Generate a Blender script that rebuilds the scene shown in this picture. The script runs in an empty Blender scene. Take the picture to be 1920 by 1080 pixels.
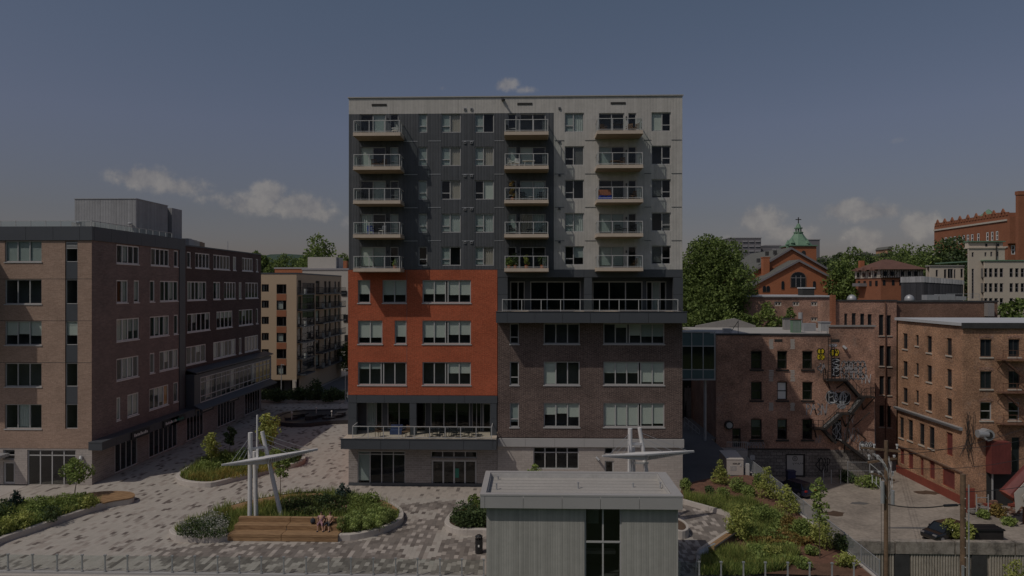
import bpy, math, random
import numpy as np
from math import radians as R, sin, cos, pi, hypot, atan2
from mathutils import Vector, Matrix
random.seed(7)
SC = bpy.context.scene
COL = SC.collection
# ------------------------------------------------------------------ camera
FPX = 1298.0; YAW = R(1.588); CZ = 18.1
cam = bpy.data.objects.new('camera', bpy.data.cameras.new('camera')); COL.objects.link(cam)
cam.location = (0, 0, CZ); cam.rotation_euler = (R(90), 0, YAW)
cam.data.sensor_width = 36; cam.data.lens = 36 * FPX / 1920
cam.data.clip_start = .5; cam.data.clip_end = 6000
SC.camera = cam
# ------------------------------------------------------------------ exposure, sun, sky
SC.view_settings.view_transform = 'Standard'; SC.view_settings.look = 'None'
SC.view_settings.gamma = 1; SC.view_settings.use_curve_mapping = False
SC.view_settings.exposure = -1.60
TOSUN = Vector((-0.60, -0.48, 1.0)).normalized()
sl = bpy.data.lights.new('sun', 'SUN'); sl.energy = 3.95; sl.angle = R(.53); sl.color = (1, .93, .84)
so = bpy.data.objects.new('sun', sl); COL.objects.link(so)
so.rotation_euler = TOSUN.to_track_quat('Z', 'Y').to_euler(); so.location = (-60, -40, 120)
SC.cycles.max_bounces = 7; SC.cycles.transparent_max_bounces = 16
SC.cycles.caustics_reflective = False; SC.cycles.caustics_refractive = False
try: SC.cycles.use_denoising = True
except Exception: pass

def wdir(px, py):
    u = (px - 960) / FPX; v = (540 - py) / FPX
    return Vector((u*cos(YAW) - sin(YAW), u*sin(YAW) + cos(YAW), v))

W = bpy.data.worlds.new('World'); SC.world = W; W.use_nodes = True
nt = W.node_tree; N = nt.nodes; L = nt.links
bg = N['Background']; bg.inputs[1].default_value = .15
sky = N.new('ShaderNodeTexSky'); sky.sky_type = 'NISHITA'; sky.sun_disc = False
sky.sun_elevation = math.asin(TOSUN.z); sky.sun_rotation = atan2(TOSUN.x, TOSUN.y)
sky.air_density = 1.0; sky.dust_density = 1.2; sky.ozone_density = 1.0
def mnode(tree, op, a, b=None, c=None):
    n = tree.nodes.new('ShaderNodeMath'); n.operation = op
    for i, v in enumerate((a, b, c)):
        if v is None: continue
        if isinstance(v, (int, float)): n.inputs[i].default_value = v
        else: tree.links.new(v, n.inputs[i])
    return n.outputs[0]
def mixc(tree, fac, a, b, mode='MIX'):
    n = tree.nodes.new('ShaderNodeMix'); n.data_type = 'RGBA'; n.blend_type = mode
    for s, v in ((n.inputs[0], fac), (n.inputs[6], a), (n.inputs[7], b)):
        if isinstance(v, (int, float)): s.default_value = v
        elif isinstance(v, tuple): s.default_value = (*v, 1) if len(v) == 3 else v
        else: tree.links.new(v, s)
    return n.outputs[2]
def ramp(tree, fac, stops, interp='LINEAR'):
    n = tree.nodes.new('ShaderNodeValToRGB'); e = n.color_ramp.elements
    n.color_ramp.interpolation = interp
    col = lambda c: (*c, 1) if isinstance(c, tuple) else (c, c, c, 1)
    e[0].position = stops[0][0]; e[0].color = col(stops[0][1]); e[1].position = stops[-1][0]; e[1].color = col(stops[-1][1])
    for p, c in stops[1:-1]: q = e.new(p); q.color = col(c)
    tree.links.new(fac, n.inputs[0]); return n.outputs[0]
tc = N.new('ShaderNodeTexCoord'); sp = N.new('ShaderNodeSeparateXYZ'); L.new(tc.outputs['Generated'], sp.inputs[0])
az = mnode(nt, 'ARCTAN2', sp.outputs[0], sp.outputs[1])
el = mnode(nt, 'ARCSINE', sp.outputs[2])
nz = N.new('ShaderNodeTexNoise'); nz.inputs['Scale'].default_value = 32; nz.inputs['Detail'].default_value = 9
nz.inputs['Roughness'].default_value = .62
L.new(tc.outputs['Generated'], nz.inputs['Vector'])
nzv = mnode(nt, 'MULTIPLY', mnode(nt, 'SUBTRACT', nz.outputs['Fac'], .5), 1.9)
tot = None
# cumulus banks: (pixel x, pixel y, half width, half height) of each heap as an angle on the sky
for (cx, cy, rw, rh, s) in [(272, 334, 55, 22, 1.05), (335, 350, 60, 20, .85), (232, 330, 34, 16, .7), (470, 382, 90, 22, .85), (505, 364, 30, 24, 1.15),
                            (560, 386, 55, 24, 1.25), (405, 376, 60, 16, .6), (600, 402, 50, 16, .85), (642, 412, 30, 20, .45), (948, 158, 26, 14, .85), (990, 168, 34, 9, .5), (826, 165, 16, 8, .35),
                            (1425, 414, 46, 28, 1.1), (1470, 436, 60, 20, .85), (1600, 394, 52, 20, 1.25), (1645, 398, 45, 16, 1.1),
                            (1725, 424, 38, 24, 1.15), (1618, 447, 32, 20, 1.1), (1560, 458, 70, 10, .35), (1690, 262, 30, 10, .3), (150, 470, 90, 14, .3), (1400, 445, 60, 14, .5)]:
    d = wdir(cx, cy); a0 = atan2(d.x, d.y); d.normalize(); e0 = math.asin(d.z)
    da = mnode(nt, 'DIVIDE', mnode(nt, 'SUBTRACT', az, a0), rw / FPX)
    de = mnode(nt, 'DIVIDE', mnode(nt, 'SUBTRACT', el, e0), rh / FPX)
    r2 = mnode(nt, 'ADD', mnode(nt, 'MULTIPLY', da, da), mnode(nt, 'MULTIPLY', de, de))
    g = mnode(nt, 'MULTIPLY', mnode(nt, 'EXPONENT', mnode(nt, 'MULTIPLY', r2, -1.0)), s)
    tot = g if tot is None else mnode(nt, 'MAXIMUM', tot, g)
dens = mnode(nt, 'ADD', tot, mnode(nt, 'MULTIPLY', nzv, mnode(nt, 'MINIMUM', mnode(nt, 'MULTIPLY', tot, 2.2), 1.0)))
mask = N.new('ShaderNodeMapRange'); mask.interpolation_type = 'SMOOTHSTEP'
mask.inputs[1].default_value = .26; mask.inputs[2].default_value = .88; L.new(dens, mask.inputs[0])
cmask = mnode(nt, 'MULTIPLY', mask.outputs[0], .56)
hzr = mnode(nt, 'MULTIPLY_ADD', el, 1/.6, .05/.6)
tint = ramp(nt, hzr, [(.0, (.58, .50, .60)), (.083, (.62, .52, .60)), (.25, (.70, .57, .58)), (.45, (.93, .755, .76)), (.75, (1.0, .885, .83))])
skyc = mixc(nt, 1.0, sky.outputs[0], tint, 'MULTIPLY')
cc = ramp(nt, nz.outputs['Fac'], [(.32, (2.9, 2.75, 2.9)), (.62, (5.6, 5.15, 4.7))])
L.new(mixc(nt, cmask, skyc, cc), bg.inputs[0])

# ------------------------------------------------------------------ pixel rays onto known planes (survey of the place)
def onY(px, py, Y):
    d = wdir(px, py); t = Y / d.y; return Vector((d.x*t, Y, CZ + d.z*t))
def onX(px, py, X):
    d = wdir(px, py); t = X / d.x; return Vector((X, d.y*t, CZ + d.z*t))
def onZ(px, py, z=0.0):
    d = wdir(px, py); t = (z - CZ) / d.z; return Vector((d.x*t, d.y*t, z))

# ------------------------------------------------------------------ materials
MATS = {}
def newmat(name):
    m = bpy.data.materials.new(name); m.use_nodes = True; MATS[name] = m
    return m, m.node_tree, m.node_tree.nodes['Principled BSDF']
def worlduv(t):
    g = t.nodes.new('ShaderNodeNewGeometry'); s = t.nodes.new('ShaderNodeSeparateXYZ'); t.links.new(g.outputs['Position'], s.inputs[0])
    u = mnode(t, 'ADD', s.outputs[0], s.outputs[1]); c = t.nodes.new('ShaderNodeCombineXYZ')
    t.links.new(u, c.inputs[0]); t.links.new(s.outputs[2], c.inputs[1]); return g, u, s.outputs[2], c.outputs[0]
def noise(t, vec, scale, detail=4, rough=.6):
    n = t.nodes.new('ShaderNodeTexNoise'); n.inputs['Scale'].default_value = scale; n.inputs['Detail'].default_value = detail
    n.inputs['Roughness'].default_value = rough; t.links.new(vec, n.inputs['Vector']); return n.outputs['Fac']
def bump(t, b, h, st, dist=.02):
    n = t.nodes.new('ShaderNodeBump'); n.inputs['Strength'].default_value = st; n.inputs['Distance'].default_value = dist
    t.links.new(h, n.inputs['Height']); t.links.new(n.outputs[0], b.inputs['Normal'])
def sc3(c, k): return tuple(min(1, x*k) for x in c)
def plain(name, c, rough=.8, var=.12, scale=1.5, fine=12, bmp=0, metal=0, spec=.5):
    m, t, b = newmat(name); g = t.nodes.new('ShaderNodeNewGeometry')
    f = mnode(t, 'MULTIPLY_ADD', noise(t, g.outputs['Position'], fine), .45, mnode(t, 'MULTIPLY', noise(t, g.outputs['Position'], scale), .55))
    t.links.new(ramp(t, f, [(.32, sc3(c, 1-var)), (.68, sc3(c, 1+var))]), b.inputs['Base Color'])
    b.inputs['Roughness'].default_value = rough; b.inputs['Metallic'].default_value = metal
    b.inputs['Specular IOR Level'].default_value = spec
    if bmp: bump(t, b, noise(t, g.outputs['Position'], fine*1.5), bmp)
    return m
def brick(name, c1, c2, mortar, bw=.4, bh=.1, ms=.012, dirt=.25, rough=.9, bs=.6, soot=None):
    m, t, b = newmat(name); g, u, v, vec = worlduv(t)
    n = t.nodes.new('ShaderNodeTexBrick'); t.links.new(vec, n.inputs['Vector'])
    n.inputs['Color1'].default_value = (*c1, 1); n.inputs['Color2'].default_value = (*c2, 1); n.inputs['Mortar'].default_value = (*mortar, 1)
    n.inputs['Scale'].default_value = 1; n.inputs['Mortar Size'].default_value = ms; n.inputs['Brick Width'].default_value = bw; n.inputs['Row Height'].default_value = bh
    n.inputs['Bias'].default_value = 0
    d = ramp(t, noise(t, g.outputs['Position'], .35, 6, .65), [(.3, 1-dirt), (.7, 1+dirt*.6)])
    d2 = ramp(t, noise(t, vec, 6, 5, .85), [(.36, max(.25, 1-dirt*1.4)), (.64, 1+dirt*1.1)])
    c = mixc(t, 1, mixc(t, 1, n.outputs['Color'], d, 'MULTIPLY'), d2, 'MULTIPLY')
    if soot:   # old walls: sooty and pale weathered patches of their own
        s = ramp(t, noise(t, g.outputs['Position'], .22, 7, .7), [(.5, 0), (.68, 1)])
        c = mixc(t, mixc(t, 1, s, (soot, soot, soot), 'MULTIPLY'), c, (.05, .04, .035))
        w = ramp(t, noise(t, g.outputs['Position'], .6, 8, .75), [(.56, 0), (.72, 1)])
        c = mixc(t, mixc(t, 1, w, (.35, .35, .35), 'MULTIPLY'), c, (.42, .36, .32))
    t.links.new(c, b.inputs['Base Color']); b.inputs['Roughness'].default_value = rough
    b.inputs['Specular IOR Level'].default_value = .25
    bump(t, b, n.outputs['Fac'], -bs, .012); return m
def ribbed(name, c, period=.24, var=.12, rough=.55, st=.7, pw=.9):
    m, t, b = newmat(name); g, u, v, vec = worlduv(t)
    h = mnode(t, 'PINGPONG', u, period/2); hh = mnode(t, 'SMOOTH_MIN', h, period*.16, .02)
    fl = t.nodes.new('ShaderNodeTexWhiteNoise'); fl.noise_dimensions = '1D'
    t.links.new(mnode(t, 'FLOOR', mnode(t, 'DIVIDE', u, period)), fl.inputs['W'])
    col = mixc(t, 1, ramp(t, fl.outputs[0], [(0, sc3(c, 1-var)), (1, sc3(c, 1+var))]),
               ramp(t, noise(t, vec, 1.4, 6, .7), [(.3, .9), (.7, 1.08)]), 'MULTIPLY')
    mp = t.nodes.new('ShaderNodeMapping'); mp.inputs['Scale'].default_value = (3.5, .16, 1); t.links.new(vec, mp.inputs[0])   # rain streaks and panel-to-panel shifts
    col = mixc(t, 1, col, ramp(t, noise(t, mp.outputs[0], 1.0, 5, .7), [(.3, .90), (.6, 1.03)]), 'MULTIPLY')
    wn = t.nodes.new('ShaderNodeTexWhiteNoise'); wn.noise_dimensions = '2D'; cb = t.nodes.new('ShaderNodeCombineXYZ'); t.links.new(mnode(t, 'FLOOR', mnode(t, 'DIVIDE', u, 1.9)), cb.inputs[0]); t.links.new(mnode(t, 'FLOOR', mnode(t, 'DIVIDE', v, 3.04)), cb.inputs[1]); t.links.new(cb.outputs[0], wn.inputs['Vector'])
    col = mixc(t, 1, col, ramp(t, wn.outputs[0], [(0, .96), (1, 1.03)]), 'MULTIPLY')
    t.links.new(col, b.inputs['Base Color']); b.inputs['Roughness'].default_value = rough
    b.inputs['Specular IOR Level'].default_value = .35
    bump(t, b, hh, st, .6); return m
def leaf(name, dark, light, extra=None, trans=True):
    m, t, b = newmat(name); g = t.nodes.new('ShaderNodeNewGeometry')
    st = [(0, dark), (.85, light)] + ([(1, extra)] if extra else [])
    c = ramp(t, g.outputs['Random Per Island'], st)
    c = mixc(t, 1, c, ramp(t, noise(t, g.outputs['Position'], .9, 3), [(.35, .7), (.65, 1.2)]), 'MULTIPLY')
    t.links.new(c, b.inputs['Base Color']); b.inputs['Roughness'].default_value = .6; b.inputs['Specular IOR Level'].default_value = .25
    if trans:
        tr = t.nodes.new('ShaderNodeBsdfTranslucent'); t.links.new(c, tr.inputs[0])
        mx = t.nodes.new('ShaderNodeMixShader'); mx.inputs[0].default_value = .3
        t.links.new(b.outputs[0], mx.inputs[1]); t.links.new(tr.outputs[0], mx.inputs[2])
        t.links.new(mx.outputs[0], t.nodes['Material Output'].inputs[0])
    return m
def glass(name, tint=(.75, .85, .85), ior=1.5, rough=.02, extra=.0):
    m, t, b = newmat(name); t.nodes.remove(b)
    g = t.nodes.new('ShaderNodeBsdfGlossy'); g.inputs['Roughness'].default_value = rough
    tr = t.nodes.new('ShaderNodeBsdfTransparent'); tr.inputs[0].default_value = (*tint, 1)
    f = t.nodes.new('ShaderNodeFresnel'); f.inputs[0].default_value = ior
    ge = t.nodes.new('ShaderNodeNewGeometry'); mx = t.nodes.new('ShaderNodeMixShader')
    t.links.new(mnode(t, 'MULTIPLY', mnode(t, 'ADD', f.outputs[0], extra), mnode(t, 'SUBTRACT', 1.0, ge.outputs['Backfacing'])), mx.inputs[0])
    bp = t.nodes.new('ShaderNodeBump'); bp.inputs['Strength'].default_value = .06; bp.inputs['Distance'].default_value = .05
    t.links.new(noise(t, ge.outputs['Position'], .8, 2), bp.inputs['Height']); t.links.new(bp.outputs[0], g.inputs['Normal'])
    t.links.new(tr.outputs[0], mx.inputs[1]); t.links.new(g.outputs[0], mx.inputs[2])
    t.links.new(mx.outputs[0], t.nodes['Material Output'].inputs[0]); return m

plain('alu', (.49, .49, .48), .45, .05)
plain('pale_frame', (.47, .465, .455), .5, .05)
plain('dark_frame', (.05, .05, .05), .5, .1)
plain('charcoal_panel', (.075, .082, .092), .45, .08, .7, 8)
plain('light_panel', (.42, .41, .40), .5, .05, .7, 8)
plain('concrete', (.46, .42, .38), .85, .12, .8, 9, .2)
plain('curb', (.52, .475, .43), .85, .08, .6, 7, .1)
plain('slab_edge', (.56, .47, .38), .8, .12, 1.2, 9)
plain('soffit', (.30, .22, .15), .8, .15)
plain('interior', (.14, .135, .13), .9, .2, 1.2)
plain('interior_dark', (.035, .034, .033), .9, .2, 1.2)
plain('blind', (.58, .60, .54), .8, .04)
plain('blind_shade', (.36, .40, .38), .8, .05)
plain('curtain', (.50, .53, .50), .9, .08, 2, 6)
plain('curtain_warm', (.48, .42, .36), .9, .08, 2, 6)
plain('orange_blind', (.62, .28, .06), .8, .08)
plain('yellow_poster', (.6, .40, .08), .8, .3, 1, 2)
plain('rubber', (.02, .02, .02), .8, .1)
plain('steel', (.70, .69, .68), .6, .07, 1, 8)
plain('galvanised', (.42, .43, .44), .45, .12, 2, 10, 0, .3)
plain('black_steel', (.03, .027, .025), .6, .3, 2, 9)
plain('rust', (.14, .07, .045), .85, .35, 1.5, 8)
plain('red_paint', (.25, .062, .042), .7, .22, 1.0, 7)
plain('red_metal', (.17, .045, .04), .6, .25, .8, 7)
plain('asphalt', (.135, .13, .125), .9, .25, .3, 9, .3)
plain('lot_gravel', (.315, .272, .228), .95, .42, .3, 2.6, .4)
plain('soil', (.10, .062, .040), .95, .35, 1.2, 14, .8)
plain('mulch', (.17, .085, .055), .95, .4, 2, 22, 1.0)
plain('joint_sand', (.34, .30, .265), .95, .2, .5, 10)
plain('road', (.16, .155, .15), .9, .15, .2, 7, .2)
plain('grass_ground', (.055, .085, .025), .95, .4, .08, 3)
plain('membrane', (.42, .40, .37), .8, .17, .25, 5)
plain('membrane_grey', (.30, .285, .27), .85, .18, .2, 4)
plain('membrane_white', (.52, .53, .54), .7, .08, .2, 4)
plain('tar', (.05, .05, .05), .8, .3)
plain('white_paint', (.70, .70, .69), .6, .06)
plain('grey_door', (.50, .49, .47), .6, .12, 1, 4)
plain('generator_paint', (.52, .47, .42), .5, .05)
plain('black_plastic', (.02, .02, .022), .4, .1)
plain('blue_plastic', (.03, .035, .09), .4, .1)
plain('teal_metal', (.10, .16, .17), .3, .12, .6, 3)
plain('stone', (.25, .23, .21), .9, .25, .8, 5, .5)
plain('dark_stone', (.045, .042, .045), .35, .2, .8, 5, .2)
plain('cream', (.58, .505, .415), .85, .07, .25, 5)
plain('beige_wall', (.50, .385, .265), .85, .05, .25, 4)
plain('orange_panel', (.33, .13, .065), .8, .08)
plain('white_wall', (.50, .47, .42), .85, .07, .2, 3)
plain('grey_far', (.20, .19, .20), .9, .08)
plain('grey_band', (.34, .33, .34), .9, .08)
plain('slate', (.13, .13, .115), .85, .2, .4, 5)
plain('brown_roof', (.15, .075, .055), .9, .2, .5, 6)
plain('copper_green', (.145, .25, .165), .6, .18, .6, 5)
plain('stone_trim', (.55, .50, .43), .85, .1)
plain('bark', (.11, .085, .06), .95, .3, 3, 12, .6)
plain('pole_wood', (.16, .105, .065), .9, .45, 1.5, 9, .6)
plain('insulator', (.55, .55, .54), .4, .1)
plain('car_black', (.012, .012, .014), .15, .1, 1, 5, 0, 0, .8)
plain('car_blue', (.02, .022, .045), .15, .1, 1, 5, 0, 0, .8)
plain('car_glass', (.02, .025, .03), .05, .1)
plain('tail_light', (.4, .02, .02), .3, .05)
plain('rim', (.45, .45, .46), .3, .1, 1, 5, 0, .6)
plain('skin', (.50, .30, .21), .6, .08); plain('hair', (.06, .035, .02), .7, .3)
plain('cloth_mauve', (.30, .17, .20), .9, .2); plain('cloth_tan', (.42, .27, .17), .9, .25); plain('cloth_dark', (.03, .035, .045), .9, .2); plain('cloth_blue', (.04, .06, .14), .9, .2)
plain('wicker', (.14, .085, .05), .8, .3); plain('white_plastic', (.72, .70, .66), .5, .05); plain('blue_cloth', (.02, .06, .42), .8, .1); plain('terracotta', (.36, .13, .06), .8, .1)
plain('yellow_paint', (.65, .50, .02), .7, .12); plain('spray_white', (.62, .64, .66), .7, .15); plain('spray_black', (.012, .012, .014), .6, .1); plain('spray_grey', (.34, .33, .34), .8, .25); plain('spray_pink', (.45, .30, .42), .7, .1)
plain('sign_white', (.75, .75, .73), .6, .05); plain('sign_teal', (.03, .20, .14), .5, .05)
plain('hill_green', (.045, .075, .055), .95, .35, .01, .08)
ribbed('dark_cladding', (.088, .094, .102), .26, .14)
ribbed('pale_cladding', (.52, .50, .465), .26, .04, .55, .35)
ribbed('kiosk_cladding', (.44, .43, .395), .15, .10, .5, .6)
ribbed('grey_cladding', (.33, .335, .34), .3, .10)
ribbed('tower_cladding', (.055, .055, .06), .5, .25)
ribbed('pale_band', (.42, .42, .42), .5, .15)
brick('orange_brick', (.50, .105, .048), (.41, .082, .038), (.44, .18, .10), .4, .1, .014, .20)
brick('dark_brick', (.070, .045, .040), (.13, .088, .076), (.27, .215, .19), .4, .1, .016, .28)
brick('grey_brick', (.27, .24, .22), (.34, .305, .28), (.42, .39, .37), .6, .2, .014, .12)
brick('pale_brick', (.50, .45, .41), (.44, .39, .355), (.36, .33, .30), .6, .2, .014, .08)
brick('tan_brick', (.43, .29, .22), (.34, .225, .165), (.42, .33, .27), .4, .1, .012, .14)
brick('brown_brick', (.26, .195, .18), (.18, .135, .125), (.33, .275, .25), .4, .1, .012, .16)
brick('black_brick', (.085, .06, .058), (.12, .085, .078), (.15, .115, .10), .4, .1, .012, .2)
brick('mill_brick', (.55, .28, .185), (.41, .205, .14), (.47, .35, .28), .24, .085, .014, .42, .9, .5, .55)
brick('mill_brick_warm', (.56, .285, .155), (.43, .21, .12), (.48, .35, .25), .24, .085, .014, .42, .9, .5, .4)
brick('mill_brick_brown', (.26, .14, .10), (.20, .105, .075), (.26, .19, .14), .24, .085, .012, .3, .9, .5, .5)
brick('church_brick', (.43, .14, .06), (.34, .11, .05), (.38, .20, .12), .24, .085, .01, .12)
brick('hospital_brick', (.37, .135, .07), (.28, .10, .055), (.34, .18, .11), .24, .085, .01, .14)
brick('rubble_stone', (.30, .27, .24), (.20, .18, .16), (.12, .11, .10), .7, .4, .03, .35)
leaf('leaf_tree', (0.1, 0.15, 0.045), (0.22, 0.29, 0.08))
leaf('leaf_dark', (0.055, 0.09, 0.04), (0.125, 0.175, 0.065))
leaf('leaf_yellow', (0.26, 0.31, 0.075), (0.48, 0.5, 0.15))
leaf('leaf_green', (0.16, 0.22, 0.065), (0.32, 0.4, 0.115))
leaf('leaf_spruce', (0.032, 0.061, 0.052), (0.088, 0.140, 0.114))
leaf('grass_mix', (0.13, 0.19, 0.05), (0.38, 0.43, 0.12), (0.48, 0.42, 0.14))
leaf('grass_gold', (0.22, 0.24, 0.06), (0.52, 0.42, 0.12), (0.62, 0.36, 0.12))
leaf('perennial_dark', (0.05, 0.08, 0.03), (0.15, 0.19, 0.06), (0.26, 0.13, 0.1))
leaf('lime_spikes', (0.22, 0.3, 0.09), (0.48, 0.56, 0.2))
leaf('blossom', (.30, .31, .26), (.58, .57, .50))
leaf('bronze_leaf', (0.16, 0.11, 0.035), (0.36, 0.28, 0.09), (0.38, 0.17, 0.07))
glass('glass', (.94, .965, .96)); glass('rail_glass', (.90, .935, .93), 1.3, .03, .0)
glass('dark_glass', (.72, .74, .74), 1.6, .02, .02)
glass('teal_glass', (.16, .26, .27), 1.7, .05, .04)
# sawn timber
m, t, b = newmat('timber'); g = t.nodes.new('ShaderNodeNewGeometry')
mp = t.nodes.new('ShaderNodeMapping'); mp.inputs['Scale'].default_value = (.7, 9, 9); t.links.new(g.outputs['Position'], mp.inputs[0])
t.links.new(ramp(t, noise(t, mp.outputs[0], 1.6, 5, .7), [(.3, (.17, .095, .045)), (.7, (.46, .29, .15))]), b.inputs['Base Color']); b.inputs['Roughness'].default_value = .75
# ribbed precast concrete of the retaining wall: stained
m, t, b = newmat('stained_concrete'); g, u, v, vec = worlduv(t)
c = ramp(t, noise(t, g.outputs['Position'], 2.2, 7, .75), [(.3, (.20, .17, .14)), (.65, (.40, .36, .31))])
c = mixc(t, ramp(t, noise(t, g.outputs['Position'], .8, 8, .75), [(.50, 0), (.66, .75)]), c, (.04, .037, .033))
t.links.new(c, b.inputs['Base Color']); b.inputs['Roughness'].default_value = .95
plain('rib_concrete', (.44, .395, .33), .95, .3, 1.2, 9)
# pavers
PAV = {}
def pav(name, stops):
    m, t, b = newmat(name); g = t.nodes.new('ShaderNodeNewGeometry')
    c = ramp(t, g.outputs['Random Per Island'], stops, 'CONSTANT')
    c = mixc(t, 1, c, ramp(t, noise(t, g.outputs['Position'], 3, 6, .7), [(.3, .93), (.7, 1.05)]), 'MULTIPLY')
    t.links.new(c, b.inputs['Base Color']); b.inputs['Roughness'].default_value = .85; b.inputs['Specular IOR Level'].default_value = .3
TONES = [(.445, .395, .35), (.425, .378, .333), (.385, .34, .30), (.235, .205, .18), (.165, .142, .125), (.46, .412, .365)]
pav('pavers_light', [(0, (.435,.398,.352)), (.35, (.415,.38,.335)), (.62, (.45,.412,.365)), (.74, (.375,.33,.29)), (.85, (.29,.255,.225)), (.93, (.155,.13,.115))])
pav('pavers_dark', [(0, (.235,.205,.18)), (.34, (.205,.18,.16)), (.62, (.165,.142,.125)), (.74, (.30,.265,.235)), (.83, (.45,.40,.355)), (.93, (.40,.355,.31))])
pav('pavers_even', [(0, (.445,.395,.345)), (.5, (.42,.372,.325)), (.82, (.36,.318,.28)), (.94, (.19,.165,.145))])
for k, c in enumerate(TONES): plain('paver_tone_%s' % 'abcdef'[k], c, .85, .1, 2, 9)
# ------------------------------------------------------------------ mesh helpers
def wloc(o):
    v = Vector((0, 0, 0))
    while o is not None: v = v + Vector(o.location); o = o.parent
    return v
def link(o, parent=None):
    COL.objects.link(o)
    if parent is not None: o.parent = parent
    return o
class MB:
    def __init__(s): s.v = []; s.f = []; s.m = []; s.k = 0
    def mat(s, k): s.k = k; return s
    def poly(s, pts):
        n = len(s.v); s.v += [tuple(p) for p in pts]; s.f.append(tuple(range(n, n+len(pts)))); s.m.append(s.k); return s
    def box(s, x0, x1, y0, y1, z0, z1):
        n = len(s.v)
        s.v += [(x0,y0,z0),(x1,y0,z0),(x1,y1,z0),(x0,y1,z0),(x0,y0,z1),(x1,y0,z1),(x1,y1,z1),(x0,y1,z1)]
        for f in ((0,3,2,1),(4,5,6,7),(0,1,5,4),(1,2,6,5),(2,3,7,6),(3,0,4,7)):
            s.f.append(tuple(n+i for i in f)); s.m.append(s.k)
        return s
    def prism(s, pts, z0, z1):          # outline of (x, y), extruded up
        n = len(s.v); c = len(pts)
        s.v += [(p[0], p[1], z0) for p in pts] + [(p[0], p[1], z1) for p in pts]
        s.f.append(tuple(n+i for i in reversed(range(c)))); s.f.append(tuple(n+c+i for i in range(c)))
        for i in range(c): s.f.append((n+i, n+(i+1) % c, n+c+(i+1) % c, n+c+i))
        s.m += [s.k]*(c+2); return s
    def slab(s, pts, d):                # polygon of 3D points, thickness vector d
        n = len(s.v); c = len(pts); d = Vector(d)
        s.v += [tuple(p) for p in pts] + [tuple(Vector(p)+d) for p in pts]
        s.f.append(tuple(n+i for i in range(c))); s.f.append(tuple(n+c+i for i in reversed(range(c))))
        for i in range(c): s.f.append((n+i, n+c+i, n+c+(i+1) % c, n+(i+1) % c))
        s.m += [s.k]*(c+2); return s
    def tube(s, pts, r, k=6, r2=None):
        pts = [Vector(p) for p in pts]; n = len(s.v); m = len(pts)
        for i, p in enumerate(pts):
            d = (pts[min(i+1, m-1)] - pts[max(i-1, 0)]).normalized()
            a = d.cross(Vector((0, 0, 1)));
            if a.length < .01: a = Vector((1, 0, 0))
            a.normalize(); b = d.cross(a); rr = r if r2 is None else r + (r2-r)*i/(m-1)
            for j in range(k):
                q = p + a*(rr*cos(2*pi*j/k)) + b*(rr*sin(2*pi*j/k)); s.v.append(tuple(q))
        for i in range(m-1):
            for j in range(k):
                s.f.append((n+i*k+j, n+i*k+(j+1) % k, n+(i+1)*k+(j+1) % k, n+(i+1)*k+j)); s.m.append(s.k)
        s.f.append(tuple(n+j for j in reversed(range(k)))); s.f.append(tuple(n+(m-1)*k+j for j in range(k))); s.m += [s.k]*2
        return s
    def bar(s, a, b, w, h=None):        # square bar between two points
        a = Vector(a); b = Vector(b); h = h or w; d = (b-a).normalized(); u = d.cross(Vector((0, 0, 1)))
        if u.length < .01: u = Vector((1, 0, 0))
        u.normalize(); v = u.cross(d); n = len(s.v)
        for p in (a, b):
            for x, y in ((-1,-1),(1,-1),(1,1),(-1,1)): s.v.append(tuple(p + u*(x*w/2) + v*(y*h/2)))
        for f in ((3,2,1,0),(4,5,6,7),(0,1,5,4),(1,2,6,5),(2,3,7,6),(3,0,4,7)): s.f.append(tuple(n+i for i in f)); s.m.append(s.k)
        return s
    def ball(s, c, r, nu=8, nv=5, sz=1):
        n = len(s.v)
        for i in range(nv+1):
            a = pi*i/nv
            for j in range(nu): s.v.append((c[0]+r*sin(a)*cos(2*pi*j/nu), c[1]+r*sin(a)*sin(2*pi*j/nu), c[2]+r*sz*cos(a)))
        for i in range(nv):
            for j in range(nu): s.f.append((n+i*nu+j, n+(i+1)*nu+j, n+(i+1)*nu+(j+1) % nu, n+i*nu+(j+1) % nu)); s.m.append(s.k)
        return s
    def mesh(s, name, mats, off=(0, 0, 0)):
        me = bpy.data.meshes.new(name); ox, oy, oz = off
        me.from_pydata([(x-ox, y-oy, z-oz) for x, y, z in s.v], [], s.f)
        for m in ([mats] if isinstance(mats, str) else mats): me.materials.append(MATS[m])
        if any(s.m): me.polygons.foreach_set('material_index', s.m)
        me.update(); return me
    def build(s, name, mats, parent=None, label=None, smooth=False, kind=None, loc=None):
        """world-coordinate geometry -> one object; the origin sits on its parent's origin (or on loc)"""
        off = wloc(parent) if parent is not None else Vector((0, 0, 0))
        if loc is not None: off = Vector(loc)
        o = bpy.data.objects.new(name, s.mesh(name, mats, off))
        o.location = (off - wloc(parent)) if parent is not None else off
        link(o, parent)
        if smooth: o.data.polygons.foreach_set('use_smooth', [True]*len(o.data.polygons))
        if label: o['label'] = label
        if kind: o['kind'] = kind
        return o
def tag(o, label=None, cat=None, group=None, kind=None):
    if label: o['label'] = label
    if cat: o['category'] = cat
    if group: o['group'] = group
    if kind: o['kind'] = kind
    return o
def thing(name, label, cat, loc=(0, 0, 0), rz=0, group=None):
    o = bpy.data.objects.new(name, None); o.empty_display_size = .3; COL.objects.link(o)
    o.location = loc; o.rotation_euler = (0, 0, rz); return tag(o, label, cat, group)
def copy_tree(o, parent=None):
    c = o.copy(); COL.objects.link(c); c.parent = parent
    for ch in list(o.children): copy_tree(ch, c)
    return c
def boxpart(parent, name, mat, x0, x1, y0, y1, z0, z1, label=None):
    return MB().box(x0, x1, y0, y1, z0, z1).build(name, mat, parent, label)

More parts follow.
